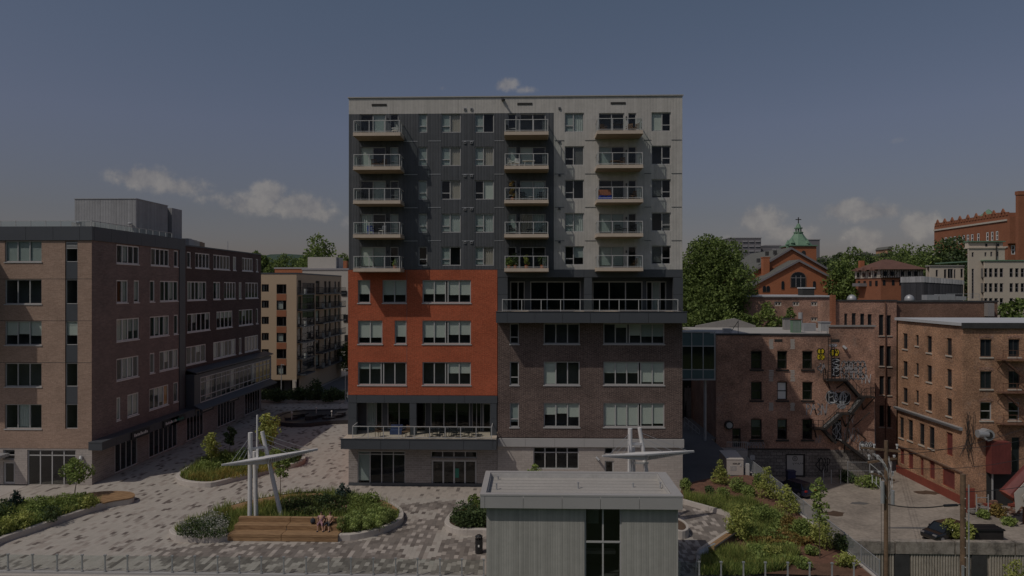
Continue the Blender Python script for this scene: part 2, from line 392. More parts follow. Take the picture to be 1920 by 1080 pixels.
# ------------------------------------------------------------------ walls and windows
CACHE = {}
def cached(key, mk):
    if key not in CACHE: CACHE[key] = mk()
    return CACHE[key]
class Wall:
    """a wall plane; s runs along it, outward is local -y. rot 0 faces -Y, +90 faces +X, -90 faces -X"""
    def __init__(w, parent, ox, oy, rot, length, z0, z1, mat, th=.28, room=1.3, name='wall', label=None, inner='interior'):
        w.p = parent; w.o = Vector((ox, oy, 0)); w.r = R(rot); w.L = length; w.z0 = z0; w.z1 = z1; w.mat = mat; w.th = th; w.room = room
        w.holes = []; w.name = name; w.label = label; w.inner = inner
    def world(w, s, y, z):
        c, n = cos(w.r), sin(w.r); return Vector((w.o.x + s*c - y*n, w.o.y + s*n + y*c, z))
    def s_of(w, px):      # pixel column -> distance along the wall
        if abs(w.r) < .01: return onY(px, 540, w.o.y).x - w.o.x
        y = onX(px, 540, w.o.x).y
        return (y - w.o.y) if w.r > 0 else (w.o.y - y)
    def z_of(w, px, py):
        return (onY(px, py, w.o.y) if abs(w.r) < .01 else onX(px, py, w.o.x)).z
    def rect(w, x0, y0, x1, y1):
        s0, s1 = sorted((w.s_of(x0), w.s_of(x1))); xm = (x0+x1)/2
        return s0, s1, w.z_of(xm, y1), w.z_of(xm, y0)
    def finish(w):
        b = MB(); S = sorted({0, w.L, *[h[0] for h in w.holes], *[h[1] for h in w.holes]}); Z = sorted({w.z0, w.z1, *[h[2] for h in w.holes], *[h[3] for h in w.holes]})
        S = [s for s in S if 0 <= s <= w.L]; Z = [z for z in Z if w.z0 <= z <= w.z1]
        P = w.world
        def quad(a, c, d, e): b.poly([P(*a), P(*c), P(*d), P(*e)])
        for i in range(len(S)-1):
            sm = (S[i]+S[i+1])/2; run = None
            for j in range(len(Z)):
                zm = (Z[j]+Z[j+1])/2 if j < len(Z)-1 else None
                solid = zm is not None and not any(h[0] < sm < h[1] and h[2] < zm < h[3] for h in w.holes)
                if solid and run is None: run = Z[j]
                if not solid and run is not None:
                    quad((S[i],0,run),(S[i+1],0,run),(S[i+1],0,Z[j]),(S[i],0,Z[j])); run = None
        t = w.th
        for (a, c, d, e) in w.holes:
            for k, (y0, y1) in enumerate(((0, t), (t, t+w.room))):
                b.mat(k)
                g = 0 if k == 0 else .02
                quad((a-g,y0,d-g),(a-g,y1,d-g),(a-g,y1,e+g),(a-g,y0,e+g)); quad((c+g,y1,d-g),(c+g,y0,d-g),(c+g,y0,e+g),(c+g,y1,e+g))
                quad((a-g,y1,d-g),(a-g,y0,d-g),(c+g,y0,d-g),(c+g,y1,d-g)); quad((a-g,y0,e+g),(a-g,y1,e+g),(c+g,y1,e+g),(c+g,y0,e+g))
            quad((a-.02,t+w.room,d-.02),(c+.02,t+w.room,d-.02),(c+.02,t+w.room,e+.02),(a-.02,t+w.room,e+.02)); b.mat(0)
        # rim of the wall: side returns and top
        e_ = .008; quad((e_,t,w.z0),(e_,e_,w.z0),(e_,e_,w.z1),(e_,t,w.z1)); quad((w.L-e_,e_,w.z0),(w.L-e_,t,w.z0),(w.L-e_,t,w.z1),(w.L-e_,e_,w.z1)); quad((0,0,w.z1),(w.L,0,w.z1),(w.L,t,w.z1),(0,t,w.z1))
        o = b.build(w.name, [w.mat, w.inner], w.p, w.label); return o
    def win(w, s0, s1, z0, z1, cols=(1,), bars=None, blinds=None, fm='alu', fw=.07, name='window', label=None, gm='glass', bm='blind', sill=None, inset=.10, hole=True, lintel=None, y=None):
        """window with one outer frame, mullions at cols, glazing bars per column, one pane per column and roller blinds"""
        if hole: w.holes.append((s0, s1, z0, z1))
        W_, H_ = round(s1-s0, 2), round(z1-z0, 2); cols = tuple(cols); tot = sum(cols); bars = tuple(bars or [()]*len(cols)); 
        xs = [fw/2]
        for c in cols: xs.append(xs[-1] + c/tot*(s1-s0-fw))
        def mkframe():
            b = MB(); h = z1-z0; ww = s1-s0
            b.box(0, fw, 0, .09, 0, h); b.box(ww-fw, ww, 0, .09, 0, h); b.box(fw, ww-fw, 0, .09, 0, fw); b.box(fw, ww-fw, 0, .09, h-fw, h)
            for x in xs[1:-1]: b.box(x-fw/2, x+fw/2, .003, .087, fw, h-fw)
            for k, bb in enumerate(bars):
                for q in bb: b.box(xs[k]+fw/2, xs[k+1]-fw/2, .006, .084, q*h-fw*.45, q*h+fw*.45)
            if sill: b.box(-.06, ww+.06, -inset-.06, .0, -.10, -.003)
            return b.mesh(name, fm)
        me = cached(('f', W_, H_, cols, bars, fm, fw, name, bool(sill), inset), mkframe)
        o = bpy.data.objects.new(name, me); o.location = w.world(s0, inset if y is None else y, z0) - wloc(w.p); o.rotation_euler = (0, 0, w.r)
        link(o, w.p)
        if label: o['label'] = label
        bl = blinds or [0]*len(cols)
        for k in range(len(cols)):
            a, c = xs[k]+fw/2, xs[k+1]-fw/2; h = z1-z0
            if c - a < .02: continue
            pm = cached(('p', round(c-a, 2), H_, gm), lambda: MB().box(0, c-a, 0, .012, 0, h-2*fw).mesh('pane', gm))
            q = bpy.data.objects.new('pane', pm); q.location = (a, .04, fw); link(q, o)
            v = bl[k]; mm = bm
            if isinstance(v, tuple): v, mm = v
            if v > 0:
                def mkbl():
                    b = MB(); hh = (h-fw)*v; ww = c-a+.06
                    if 'curtain' in mm:
                        n = 10
                        for i in range(n):
                            x0, x1 = ww*i/n, ww*(i+1)/n; y0, y1 = (0, .06) if i % 2 else (.06, 0)
                            b.poly([(x0,y0,-hh),(x1,y1,-hh),(x1,y1,0),(x0,y0,0)])
                    else: b.box(0, ww, 0, .01, -hh, 0)
                    return b.mesh('blind', mm)
                bb = bpy.data.objects.new('curtain' if 'curtain' in mm else 'blind', cached(('b', round(c-a, 2), H_, v, mm), mkbl))
                bb.location = (a-.03, .12, h-fw*.5); link(bb, o)
        return o
    def pwin(w, x0, y0, x1, y1, **k):
        s0, s1, z0, z1 = w.rect(x0, y0, x1, y1); return w.win(s0, s1, z0, z1, **k)
def pick_blinds(n, rnd, kinds, p=.75):
    out = []
    for k in range(n):
        if rnd.random() < p:
            kd = rnd.choice(kinds); out.append((round(rnd.choice((.5, .6, .7, .95)), 2) if 'blind' in kd else .97, kd))
        else: out.append(0)
    return out

# ------------------------------------------------------------------ foliage
def np_mesh(name, V, nper, mats, midx=None):
    n = len(V)//nper; me = bpy.data.meshes.new(name); me.vertices.add(len(V)); me.vertices.foreach_set('co', V.astype(np.float32).ravel())
    me.loops.add(len(V)); me.loops.foreach_set('vertex_index', np.arange(len(V), dtype=np.int32))
    me.polygons.add(n); me.polygons.foreach_set('loop_start', np.arange(n, dtype=np.int32)*nper)
    try: me.polygons.foreach_set('loop_total', np.full(n, nper, dtype=np.int32))
    except Exception: pass
    for m in mats: me.materials.append(MATS[m])
    if midx is not None: me.polygons.foreach_set('material_index', midx.astype(np.int32))
    me.update(); me.validate(); return me
def leaves(rng, C, size, flat=.0):
    n = len(C); a = rng.normal(size=(n, 3)); a /= np.linalg.norm(a, axis=1)[:, None]
    b = rng.normal(size=(n, 3)); b -= (a*b).sum(1)[:, None]*a; b /= np.linalg.norm(b, axis=1)[:, None]
    s = size*rng.uniform(.6, 1.3, n)[:, None]; a = a*s; b = b*s*.62
    return np.stack([C-a, C-b*.9, C+a, C+b*.9], 1).reshape(-1, 3)
def crown_points(rng, blobs, n, lo=.55):
    w = np.array([b[3]**2 for b in blobs]); idx = rng.choice(len(blobs), n, p=w/w.sum())
    B = np.array([b[:4] for b in blobs]); d = rng.normal(size=(n, 3)); d /= np.linalg.norm(d, axis=1)[:, None]
    r = B[idx, 3]*rng.uniform(lo, 1.08, n); r *= 1 + .15*np.sin(d[:, 0]*7 + idx)*np.cos(d[:, 2]*6 + idx*2)
    P = B[idx, :3] + d*r[:, None]; return P
def blob_crown(rng, w, h, z0, nb, rel=.36, cone=0):
    out = []
    for k in range(nb):
        t = (k+.5)/nb; z = z0 + h*(.10 + .86*t)
        prof = (sin(pi*min(1, .14+t*.78))**.6) if not cone else (1-t)**.8+.05
        a = k*2.4 + rng.uniform(-.5, .5); rr = w/2*prof*rng.uniform(.35, .72) if nb > 2 else 0
        if k == nb-1: rr *= .3
        out.append((rr*cos(a), rr*sin(a), z, w/2*rel*prof*rng.uniform(.6, 1.4) + .04*w))
    return out
def plant_mesh(seed, w, h, z0, nb, n, leafsize, mat, rel=.42, cone=0):
    def mk():
        rng = np.random.default_rng(seed); P = crown_points(rng, blob_crown(rng, w, h, z0, nb, rel, cone), n)
        P = P[P[:, 2] > .02]
        return np_mesh('crown', leaves(rng, P, leafsize), 4, [mat])
    return cached(('pl', seed, w, h, z0, nb, n, leafsize, mat, rel, cone), mk)
def tree(name, label, cat, loc, w, h, z0, mat, seed=1, nb=16, n=3000, leafsize=.18, trunk=.12, group=None, rel=.42, cone=0, lean=0, rz=0):
    t = thing(name, label, cat, loc, rz, group); rnd = random.Random(seed)
    c = bpy.data.objects.new('crown', plant_mesh(seed, w, h-z0, z0, nb, n, leafsize, mat, rel, cone)); link(c, t)
    def mk():
        b = MB(); b.tube([(0,0,-.1), (.05*lean, 0, z0*.5), (lean*.3, 0, z0), (lean*.4, .02, h*.78)], trunk, 7, trunk*.3)
        for k in range(6 if z0 > .3 else 4):
            a = k*2.4; zz = z0 + (h-z0)*(.02+.09*k); L_ = w*.32
            b.tube([(lean*.3,0,zz), (L_*.5*cos(a), L_*.5*sin(a), zz+L_*.45), (L_*cos(a), L_*sin(a), zz+L_*.9)], trunk*.45, 5, trunk*.12)
        return b.mesh('trunk', 'bark')
    o = bpy.data.objects.new('trunk', cached(('tk', seed, w, h, z0, trunk, lean), mk)); link(o, t)
    return t
def in_poly(P, poly):
    x, y = P[:, 0], P[:, 1]; ins = np.zeros(len(P), bool); n = len(poly)
    for i in range(n):
        x0, y0 = poly[i][:2]; x1, y1 = poly[(i+1) % n][:2]
        c = ((y0 > y) != (y1 > y)) & (x < (x1-x0)*(y-y0)/((y1-y0) or 1e-9) + x0); ins ^= c
    return ins
def scatter(rng, poly, n):
    xs = [p[0] for p in poly]; ys = [p[1] for p in poly]; P = np.stack([rng.uniform(min(xs), max(xs), n*3), rng.uniform(min(ys), max(ys), n*3)], 1)
    return P[in_poly(P, poly)][:n]
def blades(rng, P, z, h, wd, lean=.35, tufts=True):
    n = len(P); a = rng.uniform(0, 2*pi, n); hh = h*rng.uniform(.5, 1.25, n)
    dx = np.cos(a)*wd; dy = np.sin(a)*wd; lx = rng.normal(size=n)*lean*hh; ly = rng.normal(size=n)*lean*hh
    zb = np.full(n, z) if np.isscalar(z) else z
    A = np.stack([P[:, 0]-dx, P[:, 1]-dy, zb], 1); B = np.stack([P[:, 0]+dx, P[:, 1]+dy, zb], 1); C = np.stack([P[:, 0]+lx, P[:, 1]+ly, zb+hh], 1)
    return np.stack([A, B, C], 1).reshape(-1, 3)
EXCL = []; EXCLP = []
def cover(name, label, poly, z, n, h, wd, mat, seed, kind='blade', patchy=True):
    """uncountable ground cover: blades or small leaves over an outline"""
    rng = np.random.default_rng(seed); P = scatter(rng, poly, n)
    for (x0, x1, y0, y1) in EXCL: P = P[~((P[:, 0] > x0) & (P[:, 0] < x1) & (P[:, 1] > y0) & (P[:, 1] < y1))]
    for q in EXCLP: P = P[~in_poly(P, q)]
    if patchy:
        f = np.sin(P[:, 0]*1.7+seed)*np.sin(P[:, 1]*1.3+seed*2) + .5*np.sin(P[:, 0]*4.1)*np.sin(P[:, 1]*3.7)
        hh = h*(1+.35*f)
    else: hh = np.full(len(P), h)
    if kind == 'blade': V = blades(rng, P, z, 1, wd); 
    if kind == 'blade':
        V = V.reshape(-1, 3, 3); V[:, 2, 2] = z + (V[:, 2, 2]-z)*np.maximum(hh, .08); V[:, 2, :2] = V[:, :2, :2].mean(1) + (V[:, 2, :2]-V[:, :2, :2].mean(1))*np.maximum(hh, .08)[:, None]; me = np_mesh(name, V.reshape(-1, 3), 3, [mat])
    else:
        C = np.column_stack([P, z + np.abs(hh)*rng.uniform(.1, 1, len(P))]); me = np_mesh(name, leaves(rng, C, wd), 4, [mat])
    o = bpy.data.objects.new(name, me); link(o); return tag(o, label, 'plants', None, 'stuff')
def hull_offset(poly, d):
    """inset an outline by d (counter-clockwise outline)"""
    n = len(poly); out = []
    for i in range(n):
        p0, p1, p2 = Vector(poly[i-1][:2]), Vector(poly[i][:2]), Vector(poly[(i+1) % n][:2])
        a = (p1-p0).normalized(); b = (p2-p1).normalized(); na = Vector((-a.y, a.x)); nb = Vector((-b.y, b.x)); m = (na+nb)
        if m.length < .1: m = na
        m.normalize(); k = d/max(.35, m.dot(na)); out.append((p1.x+m.x*k, p1.y+m.y*k))
    return out
def area(poly): return sum(poly[i-1][0]*poly[i][1]-poly[i][0]*poly[i-1][1] for i in range(len(poly)))/2
def smooth_loop(pts, per=5):
    n = len(pts); out = []
    for i in range(n):
        p0, p1, p2, p3 = [Vector(pts[(i+k-1) % n][:2]) for k in range(4)]
        for j in range(per):
            t = j/per; q = .5*((2*p1) + (p2-p0)*t + (2*p0-5*p1+4*p2-p3)*t*t + (3*p1-p0-3*p2+p3)*t**3); out.append((q.x, q.y))
    return out if area(out) > 0 else out[::-1]
# ================================================================== THE SETTING: grounds
def sheet(name, pts, mat, label=None, kind='structure', z=None):
    b = MB(); b.poly([(p[0], p[1], z if z is not None else p[2]) for p in pts]); return b.build(name, mat, None, label, kind=kind)
sheet('ground', [(-2500,-600), (2500,-600), (2500,4000), (-2500,4000)], 'grass_ground', z=-9.2)
# raised ground of the plaza and the town behind it, one solid block with its retaining edge
EX = 21.6
MB().prism([(-120,42.9), (EX,42.9), (EX,84), (62,110), (62,420), (-160,420), (-160,42.9)], -9.1, -.10).build('plaza_base', 'concrete', kind='structure')
sheet('road', [(-38.5,116), (-20,116), (-20,420), (-38.5,420)], 'road', z=-.05)
sheet('cross_road', [(-60,109.5), (14,109.5), (14,116), (-60,116)], 'road', z=-.045)
sheet('alley_ground', [(13.9,83.9), (22.3,83.9), (22.3,97), (13.9,97)], 'asphalt', z=-.03)
sheet('lane', [(13.9,46), (EX,60), (EX,83.9), (13.9,83.9)], 'asphalt', z=-.03)
# parking lot, four metres below the plaza
LZ = -4.6; RWY = 62.2
MB().prism([(EX+.02,RWY+.4), (75,RWY+.4), (75,125), (21.7,125), (21.7,83.9)], -9.1, LZ).build('parking_lot', 'lot_gravel', kind='structure')
for (x, y, rx, ry, s) in [(30.5, 70.5, 1.3, 1.0, 1), (36, 66.5, 2.6, .35, 2), (44, 78, 1.6, .9, 3), (34.6, 74, 1.2, .5, 4), (28.2, 73.4, .9, .5, 7)]:
    rr = random.Random(s); MB().poly([(x+rx*cos(a)*rr.uniform(.6,1.1), y+ry*sin(a)*rr.uniform(.6,1.1), LZ+.004*s) for a in [k*pi/7 for k in range(14)]]).build('asphalt_patch', ['asphalt','soil'][s % 2], kind='structure')
# unseen green slope added behind the viewpoint, high enough to darken window reflections
b = MB(); rr = random.Random(3); n = 60; pz = [36+9*sin(k*.9)+5*sin(k*2.3)+rr.uniform(0, 5) for k in range(n+1)]
for k in range(n):
    x0, x1 = -420+14*k, -406+14*k; b.poly([(x1,-120,-9.1), (x0,-120,-9.1), (x0,-150,pz[k]), (x1,-150,pz[k+1])]); b.poly([(x1,-150,pz[k+1]), (x0,-150,pz[k]), (x0,-500,-9.1), (x1,-500,-9.1)])
b.build('added_reflection_slope', 'hill_green', kind='structure')
# ================================================================== MAIN APARTMENT BLOCK
YM = 63.0
MBD = thing('apartment_building', 'ten storey apartment block clad in charcoal and pale metal over orange and dark brick', 'building', (0, YM, 0))
XL = onY(654, 540, YM).x; XR = onY(1279.5, 540, YM).x; XMID = onY(932.5, 540, YM).x; XCL = onY(1038.5, 540, YM).x
def zM(py, px=960): return onY(px, py, YM).z
ZT, ZB1, ZB2 = zM(182), zM(212), zM(505.5)
rnd = random.Random(11)
def xw(px): return onY(px, 540, YM).x
wt = Wall(MBD, XL, YM, 0, XR-XL, ZB1, ZT, 'pale_cladding', label='pale metal band along the top'); wt.finish()
MB().box(XL-.08, XR+.08, YM-.10, YM+22.1, ZT+.002, ZT+.10).build('roof', 'light_panel', MBD)
# upper charcoal cladding
wd = Wall(MBD, XL, YM, 0, XCL-XL, ZB2, ZB1-.003, 'dark_cladding', label='charcoal ribbed metal siding')
rows = [(212,248.5), (274.5,311), (337.5,374), (400,436), (462,498)]
ckinds = ['curtain', 'curtain', 'blind_shade', 'curtain_warm', 'blind']
for i, (a, b) in enumerate(rows):
    wd.pwin(784.5, a+.5, 801, b, bars=[(.34,)], blinds=[(.95, 'blind_shade') if i < 4 else 0], fm='pale_frame', fw=.075)
    for (p, q) in ((827, 864), (890, 926)):
        wd.pwin(p, a+.5, q, b, cols=(.45, .55), bars=[(.34,), ()], blinds=[0 if (i+p) % 3 == 1 else (.95, 'blind_shade'), (.97, rnd.choice(ckinds)) if not (i == 0 and p == 890) and not (i == 4 and p == 827) else 0], fm='pale_frame', fw=.075)
    # doors behind the two charcoal-side balconies
    wd.pwin(675, a+1, 723, b+5, cols=(1,1), blinds=[(.9, rnd.choice(ckinds)) if rnd.random() < .7 else 0, (.9, 'blind_shade') if i % 2 == 0 else 0], fm='pale_frame', fw=.07, name='sliding_door')
    wd.pwin(731, a+1, 747, b+5, bars=[(.33,)], blinds=[(.9, 'blind_shade') if i % 2 else 0], fm='pale_frame', fw=.07, name='balcony_door')
    wd.pwin(952, a+1, 968, b+5, bars=[(.33,)], blinds=[(.9, 'blind_shade') if i % 2 else 0], fm='pale_frame', fw=.07, name='balcony_door')
    wd.pwin(975, a+1, 1023, b+5, cols=(1,1), blinds=[(.9, rnd.choice(ckinds)) if rnd.random() < .6 else 0, (.9, 'curtain') if i in (2,3) else 0], fm='pale_frame', fw=.07, name='sliding_door')
wd.finish()
wl = Wall(MBD, XCL, YM, 0, XR-XCL, ZB2, ZB1-.003, 'pale_cladding', label='pale grey ribbed metal siding')
for i, (a, b) in enumerate(rows):
    a -= 1; b -= 1
    wl.pwin(1059, a+.5, 1095, b, cols=(.45,.55), bars=[(.34,), ()], blinds=[(.95, 'blind_shade') if i in (0,3) else 0, (.97, 'curtain') if i in (0,3) else (.97, 'interior') if i == 1 else (.6, 'blind_shade') if i == 4 else 0], fm='pale_frame', fw=.075)
    wl.pwin(1123, a+1, 1170.5, b+5, cols=(1,1), blinds=[(.9,'blind_shade') if i == 1 else 0, 0] if i < 3 else [(.9, 'blind_shade'), (.9, 'blind_shade')], fm='pale_frame', fw=.07, name='sliding_door')
    wl.pwin(1178, a+1, 1193, b+5, blinds=[0], fm='pale_frame', fw=.07, name='balcony_door')
    wl.pwin(1221.5, a-.5, 1258, b-1.5, cols=(.55,.45), bars=[(), (.34,)], blinds=[(.95, 'blind') if i == 0 else (.9, 'interior') if i in (2,4) else 0, (.95, 'interior') if i == 3 else 0], fm='pale_frame', fw=.075)
wl.finish()
# flashing joints at every floor, roof vents, dryer vents, lamps
for i in range(4):
    zz = zM(264.5+62.5*i)
    for (p, q) in ((757, 783), (803, 827), (866, 889), (927, 945)):
        dz = zz + (.02 if p in (803,) else 0)
        MB().box(xw(p), xw(q), YM-.03, YM-.002, dz, dz+.05).build('flashing', 'galvanised', MBD)
    for (p, q) in ((1040, 1058), (1097, 1117), (1208, 1221), (1259, 1278)):
        MB().box(xw(p), xw(q), YM-.03, YM-.002, zz, zz+.04).build('flashing', 'charcoal_panel', MBD)
for p in (697, 970, 1145): MB().box(xw(p), xw(p+28), YM-.04, YM-.004, zM(197), zM(193)).build('vent_slot', 'interior_dark', MBD)
for i in range(5):
    for p in (872, 884):
        z = zM(204.5+62.5*i); b = MB().box(xw(p)-.11, xw(p)+.11, YM-.09, YM-.003, z-.1, z+.12); b.mat(1).box(xw(p)-.08, xw(p)+.08, YM-.095, YM-.0905, z-.07, z+.07)
        b.build('dryer_vent', ['galvanised', 'interior_dark'], MBD)
    z = zM(204+62.5*i); MB().box(xw(1049)-.1, xw(1049)+.1, YM-.1, YM-.003, z-.1, z+.1).build('dryer_vent', 'charcoal_panel', MBD)
    for p in (727, 972, 1174): MB().box(xw(p)-.05, xw(p)+.05, YM-.12, YM-.003, zM(222+62.5*i)-.12, zM(222+62.5*i)+.1).build('wall_lamp', 'black_plastic', MBD)
MB().box(xw(943)-.12, xw(943)+.12, YM-.3, YM-.003, zM(189), zM(186)).tube([(xw(943), YM-.3, zM(188)), (xw(946), YM-.7, zM(191))], .09, 8).build('security_camera', 'black_plastic', MBD)
# balconies
BY = 61.0
ZS = [onY(960, 246.5+0, BY).z - 3.012*i for i in range(5)]
def balcony(p0, p1, i, brownish):
    x0, x1 = onY(p0, 540, BY).x, onY(p1, 540, BY).x; z = ZS[i] + (.045 if p0 > 1100 else 0)
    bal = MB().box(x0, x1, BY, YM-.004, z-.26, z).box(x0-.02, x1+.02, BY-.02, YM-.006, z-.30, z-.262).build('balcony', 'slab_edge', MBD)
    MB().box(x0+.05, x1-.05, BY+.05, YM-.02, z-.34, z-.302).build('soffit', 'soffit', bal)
    b = MB(); xs = [x0+.06 + (x1-x0-.12)*k/3 for k in range(4)]; h = 1.08
    b.box(x0+.03, x1-.03, BY+.03, BY+.09, z+h-.05, z+h); b.box(x0+.03, x1-.03, BY+.04, BY+.08, z+.09, z+.13)
    for x in (x0+.06, x1-.06): b.box(x-.03, x+.03, BY+.09, YM-.01, z+h-.05, z+h); b.box(x-.02, x+.02, BY+.09, YM-.01, z+.09, z+.13)
    for x in xs: b.box(x-.03, x+.03, BY+.03, BY+.09, z+.002, z+h-.05)
    for x in (x0+.06, x1-.06): b.box(x-.025, x+.025, BY+.95, BY+1.0, z+.002, z+h-.05); 
    for k in range(1,4): b.box(x1-.08-.11*k, x1-.06-.11*k, BY+.05, BY+.07, z+.13, z+h-.05) if False else None
    b.build('railing', 'alu', bal)
    for k in range(3): MB().box(xs[k]+.05, xs[k+1]-.05, BY+.05, BY+.062, z+.15, z+h-.07).build('glass_panel', 'rail_glass', bal)
    for x in (x0+.06, x1-.06):
        MB().box(x-.006, x+.006, BY+.12, BY+.93, z+.15, z+h-.07).build('glass_panel', 'rail_glass', bal)
        MB().box(x-.006, x+.006, BY+1.03, YM-.05, z+.15, z+h-.07).build('glass_panel', 'rail_glass', bal)
    # end screen of close pickets beside the door
    b = MB(); xx = xs[3] if p0 < 1100 or True else xs[0]
    for k in range(4): b.box(xx-.45+.09*k, xx-.43+.09*k, BY+.10, BY+.12, z+.13, z+h-.06)
    b.build('picket_infill', 'alu', bal); return bal, x0, x1, z
BAL = {}
for i in range(5):
    for c, (p, q) in enumerate(((662, 750.5), (945.5, 1028.5), (1119.5, 1206))): BAL[c, i] = balcony(p, q, i, 0)
# orange brick
ZB3 = zM(741.5)
wo = Wall(MBD, XL-.06, YM-.05, 0, XMID-XL+.06, ZB3, ZB2-.02, 'orange_brick', label='bright orange brick')
OB = dict(fw=.09, sill=True, fm='pale_frame')
wo.pwin(671, 525, 694, 568, blinds=[(.62,'blind')], **OB)
wo.pwin(717, 525, 762, 568, cols=(1,1), blinds=[(.66,'blind')]*2, **OB)
wo.pwin(792, 525, 883, 568, cols=(1,1,.22,1,1), blinds=[(.62,'blind')]*2+[0]+[(.66,'blind')]*2, **OB)
wo.pwin(671, 601, 717, 645, cols=(1,1), blinds=[(.74,'blind')]*2, **OB)
wo.pwin(740, 601, 762, 645, blinds=[(.70,'blind')], **OB)
wo.pwin(792, 601, 883, 645, cols=(1,1,.22,1,1), blinds=[(.74,'blind')]*2+[0]+[(.62,'blind')]*2, **OB)
wo.pwin(671, 679, 762, 722, cols=(1,1,.22,1,1), blinds=[(.3,'blind_shade'),(.3,'blind_shade'),0,0,0], **OB)
wo.pwin(792, 679, 883, 722, cols=(1,1,.22,1,1), blinds=[0,0,0,(.5,'blind'),(.5,'blind')], **OB)
wo.finish()
for p in (763,): MB().box(xw(p)-.015, xw(p)+.015, YM-.056, YM-.051, ZB3+.05, ZB2-.1).build('expansion_joint', 'interior', MBD)
# dark brick
ZD0, ZD1 = zM(820), zM(604)
wb = Wall(MBD, XMID+.02, YM, 0, XR-XMID-.02, ZD0, ZD1, 'dark_brick', label='dark brown brick with pale mortar flecks')
for j, (a, b) in enumerate(((606.5,645), (678,722), (755.5,801))):
    wb.pwin(956, a, 973, b, bars=[(.33,)], blinds=[(.8,'blind_shade') if j == 2 else 0], **OB)
    wb.pwin(1019.5, a, 1087, b, cols=(1,1,1), blinds=[[0,0,0],[(.97,'blind'),0,0],[(.5,'blind'),(.45,'blind'),(.6,'blind')]][j], **OB)
    wb.pwin(1131.5, a, 1246, b, cols=(1,1,1,.22,1,1) if j else (1,1,.22,1,1,1), blinds=[[0,(.2,'blind'),0,(.6,'blind'),(.65,'blind_shade'),(.65,'blind_shade')],[(.5,'blind'),(.5,'blind'),(.5,'blind'),0,(.9,'blind'),(.9,'blind')],[(.95,'blind')]*3+[0,(.9,'blind'),(.88,'blind')]][j], **OB)
wb.finish()
# metal framed loggias: returns both sides, header, back wall of glass
def panels(x0, x1, cuts, y0, y1, z0, z1, mat, g=.012, zc=()):
    xs = [x0]+list(cuts)+[x1]; zs = [z0]+list(zc)+[z1]
    for i in range(len(xs)-1):
        for j in range(len(zs)-1):
            MB().box(xs[i]+g, xs[i+1]-g, y0, y1, zs[j]+g, zs[j+1]-g).build('panel', mat, MBD)
    MB().box(x0+.03, x1-.03, y0+.03, y1-.001, z0+.03, z1-.03).build('panel_backing', 'interior_dark', MBD) if y1-y0 > .05 else None
# upper loggia (right)
ZL1 = zM(520); ZL0 = onY(960, 586, YM).z
panels(XMID, XR+.03, [xw(p) for p in (1005, 1095, 1185)], YM-.08, YM+.3, ZL1, ZB2-.012, 'charcoal_panel')
for (p, q) in ((933, 952), (1095, 1110), (1262, 1280.5)): panels(xw(p), xw(q), [], YM-.08, YM+.45, ZL0-.3, ZL1-.01, 'charcoal_panel', zc=[zM(552)])
MB().box(XMID, XR, YM+.3, YM+2.3, ZL1+.02, ZL1+.2).build('ceiling', 'charcoal_panel', MBD)
lg = Wall(MBD, XMID+.1, YM+1.9, 0, XR-XMID-.2, ZL0-.4, ZL1+.05, 'charcoal_panel', room=3, inner='interior_dark')
def lw(w, p0, p1, z0, z1, **k): s0 = xw(p0)*1.02-w.o.x; s1 = xw(p1)*1.02-w.o.x; return w.win(s0, s1, z0, z1, **k)
za, zb = ZL0-.28, ZL1-.35
lw(lg, 956, 984, za, zb, cols=(1.2,1), fm='pale_frame', name='terrace_door', fw=.1)
lw(lg, 994, 1090, za+.35, zb, cols=(1,1,1), fm='pale_frame', gm='dark_glass', fw=.1)
lw(lg, 1112, 1207, za+.35, zb, cols=(1,1,1), fm='pale_frame', gm='dark_glass', fw=.1)
lw(lg, 1214, 1252, za, zb, cols=(.7,1,.7), fm='pale_frame', name='terrace_door', fw=.1, blinds=[0,(.95,'curtain'),0])
lg.finish()
def terrace(x0, x1, yf, zt, zb_, cuts, rail0, rail1, nseg, mat='charcoal_panel', railh=1.07):
    MB().box(x0+.04, x1-.04, yf+.05, YM+2.0, zb_+.05, zt-.02).build('terrace_slab', 'interior', MBD)
    MB().box(x0+.04, x1-.04, yf+.05, YM+1.95, zt-.019, zt).build('terrace_floor', 'slab_edge', MBD)
    xs = [x0]+cuts+[x1]
    for i in range(len(xs)-1): MB().box(xs[i]+.015, xs[i+1]-.015, yf, yf+.05, zb_, zt).build('panel', mat, MBD)
    MB().box(x0, x0+.045, yf+.055, YM-.01, zb_, zt).build('panel', mat, MBD); MB().box(x1-.045, x1, yf+.055, YM-.01, zb_, zt).build('panel', mat, MBD)
    MB().box(x0-.03, x1+.03, yf-.04, yf+.12, zt+.002, zt+.05).build('coping', mat, MBD)
    zz = zt+.05; b = MB(); yr = yf+.28; h = railh
    b.box(rail0, rail1, yr, yr+.06, zz+h-.06, zz+h); b.box(rail0, rail1, yr+.01, yr+.05, zz+.07, zz+.11)
    for x in (rail0, rail1-.06): b.box(x, x+.06, yr+.06, YM-.02, zz+h-.06, zz+h)
    for k in range(nseg+1):
        x = rail0+.03+(rail1-rail0-.06)*k/nseg; b.box(x-.03, x+.03, yr+.002, yr+.058, zz-.05, zz+h-.06)
    r = b.build('railing', 'alu', MBD)
    for k in range(nseg):
        a = rail0+.03+(rail1-rail0-.06)*k/nseg; c = rail0+.03+(rail1-rail0-.06)*(k+1)/nseg
        MB().box(a+.05, c-.05, yr+.024, yr+.036, zz+.13, zz+h-.08).build('glass_panel', 'rail_glass', r)
YF = 61.0
fx = lambda p: onY(p, 540, YF).x
fz = lambda y: onY(1100, y, YF).z
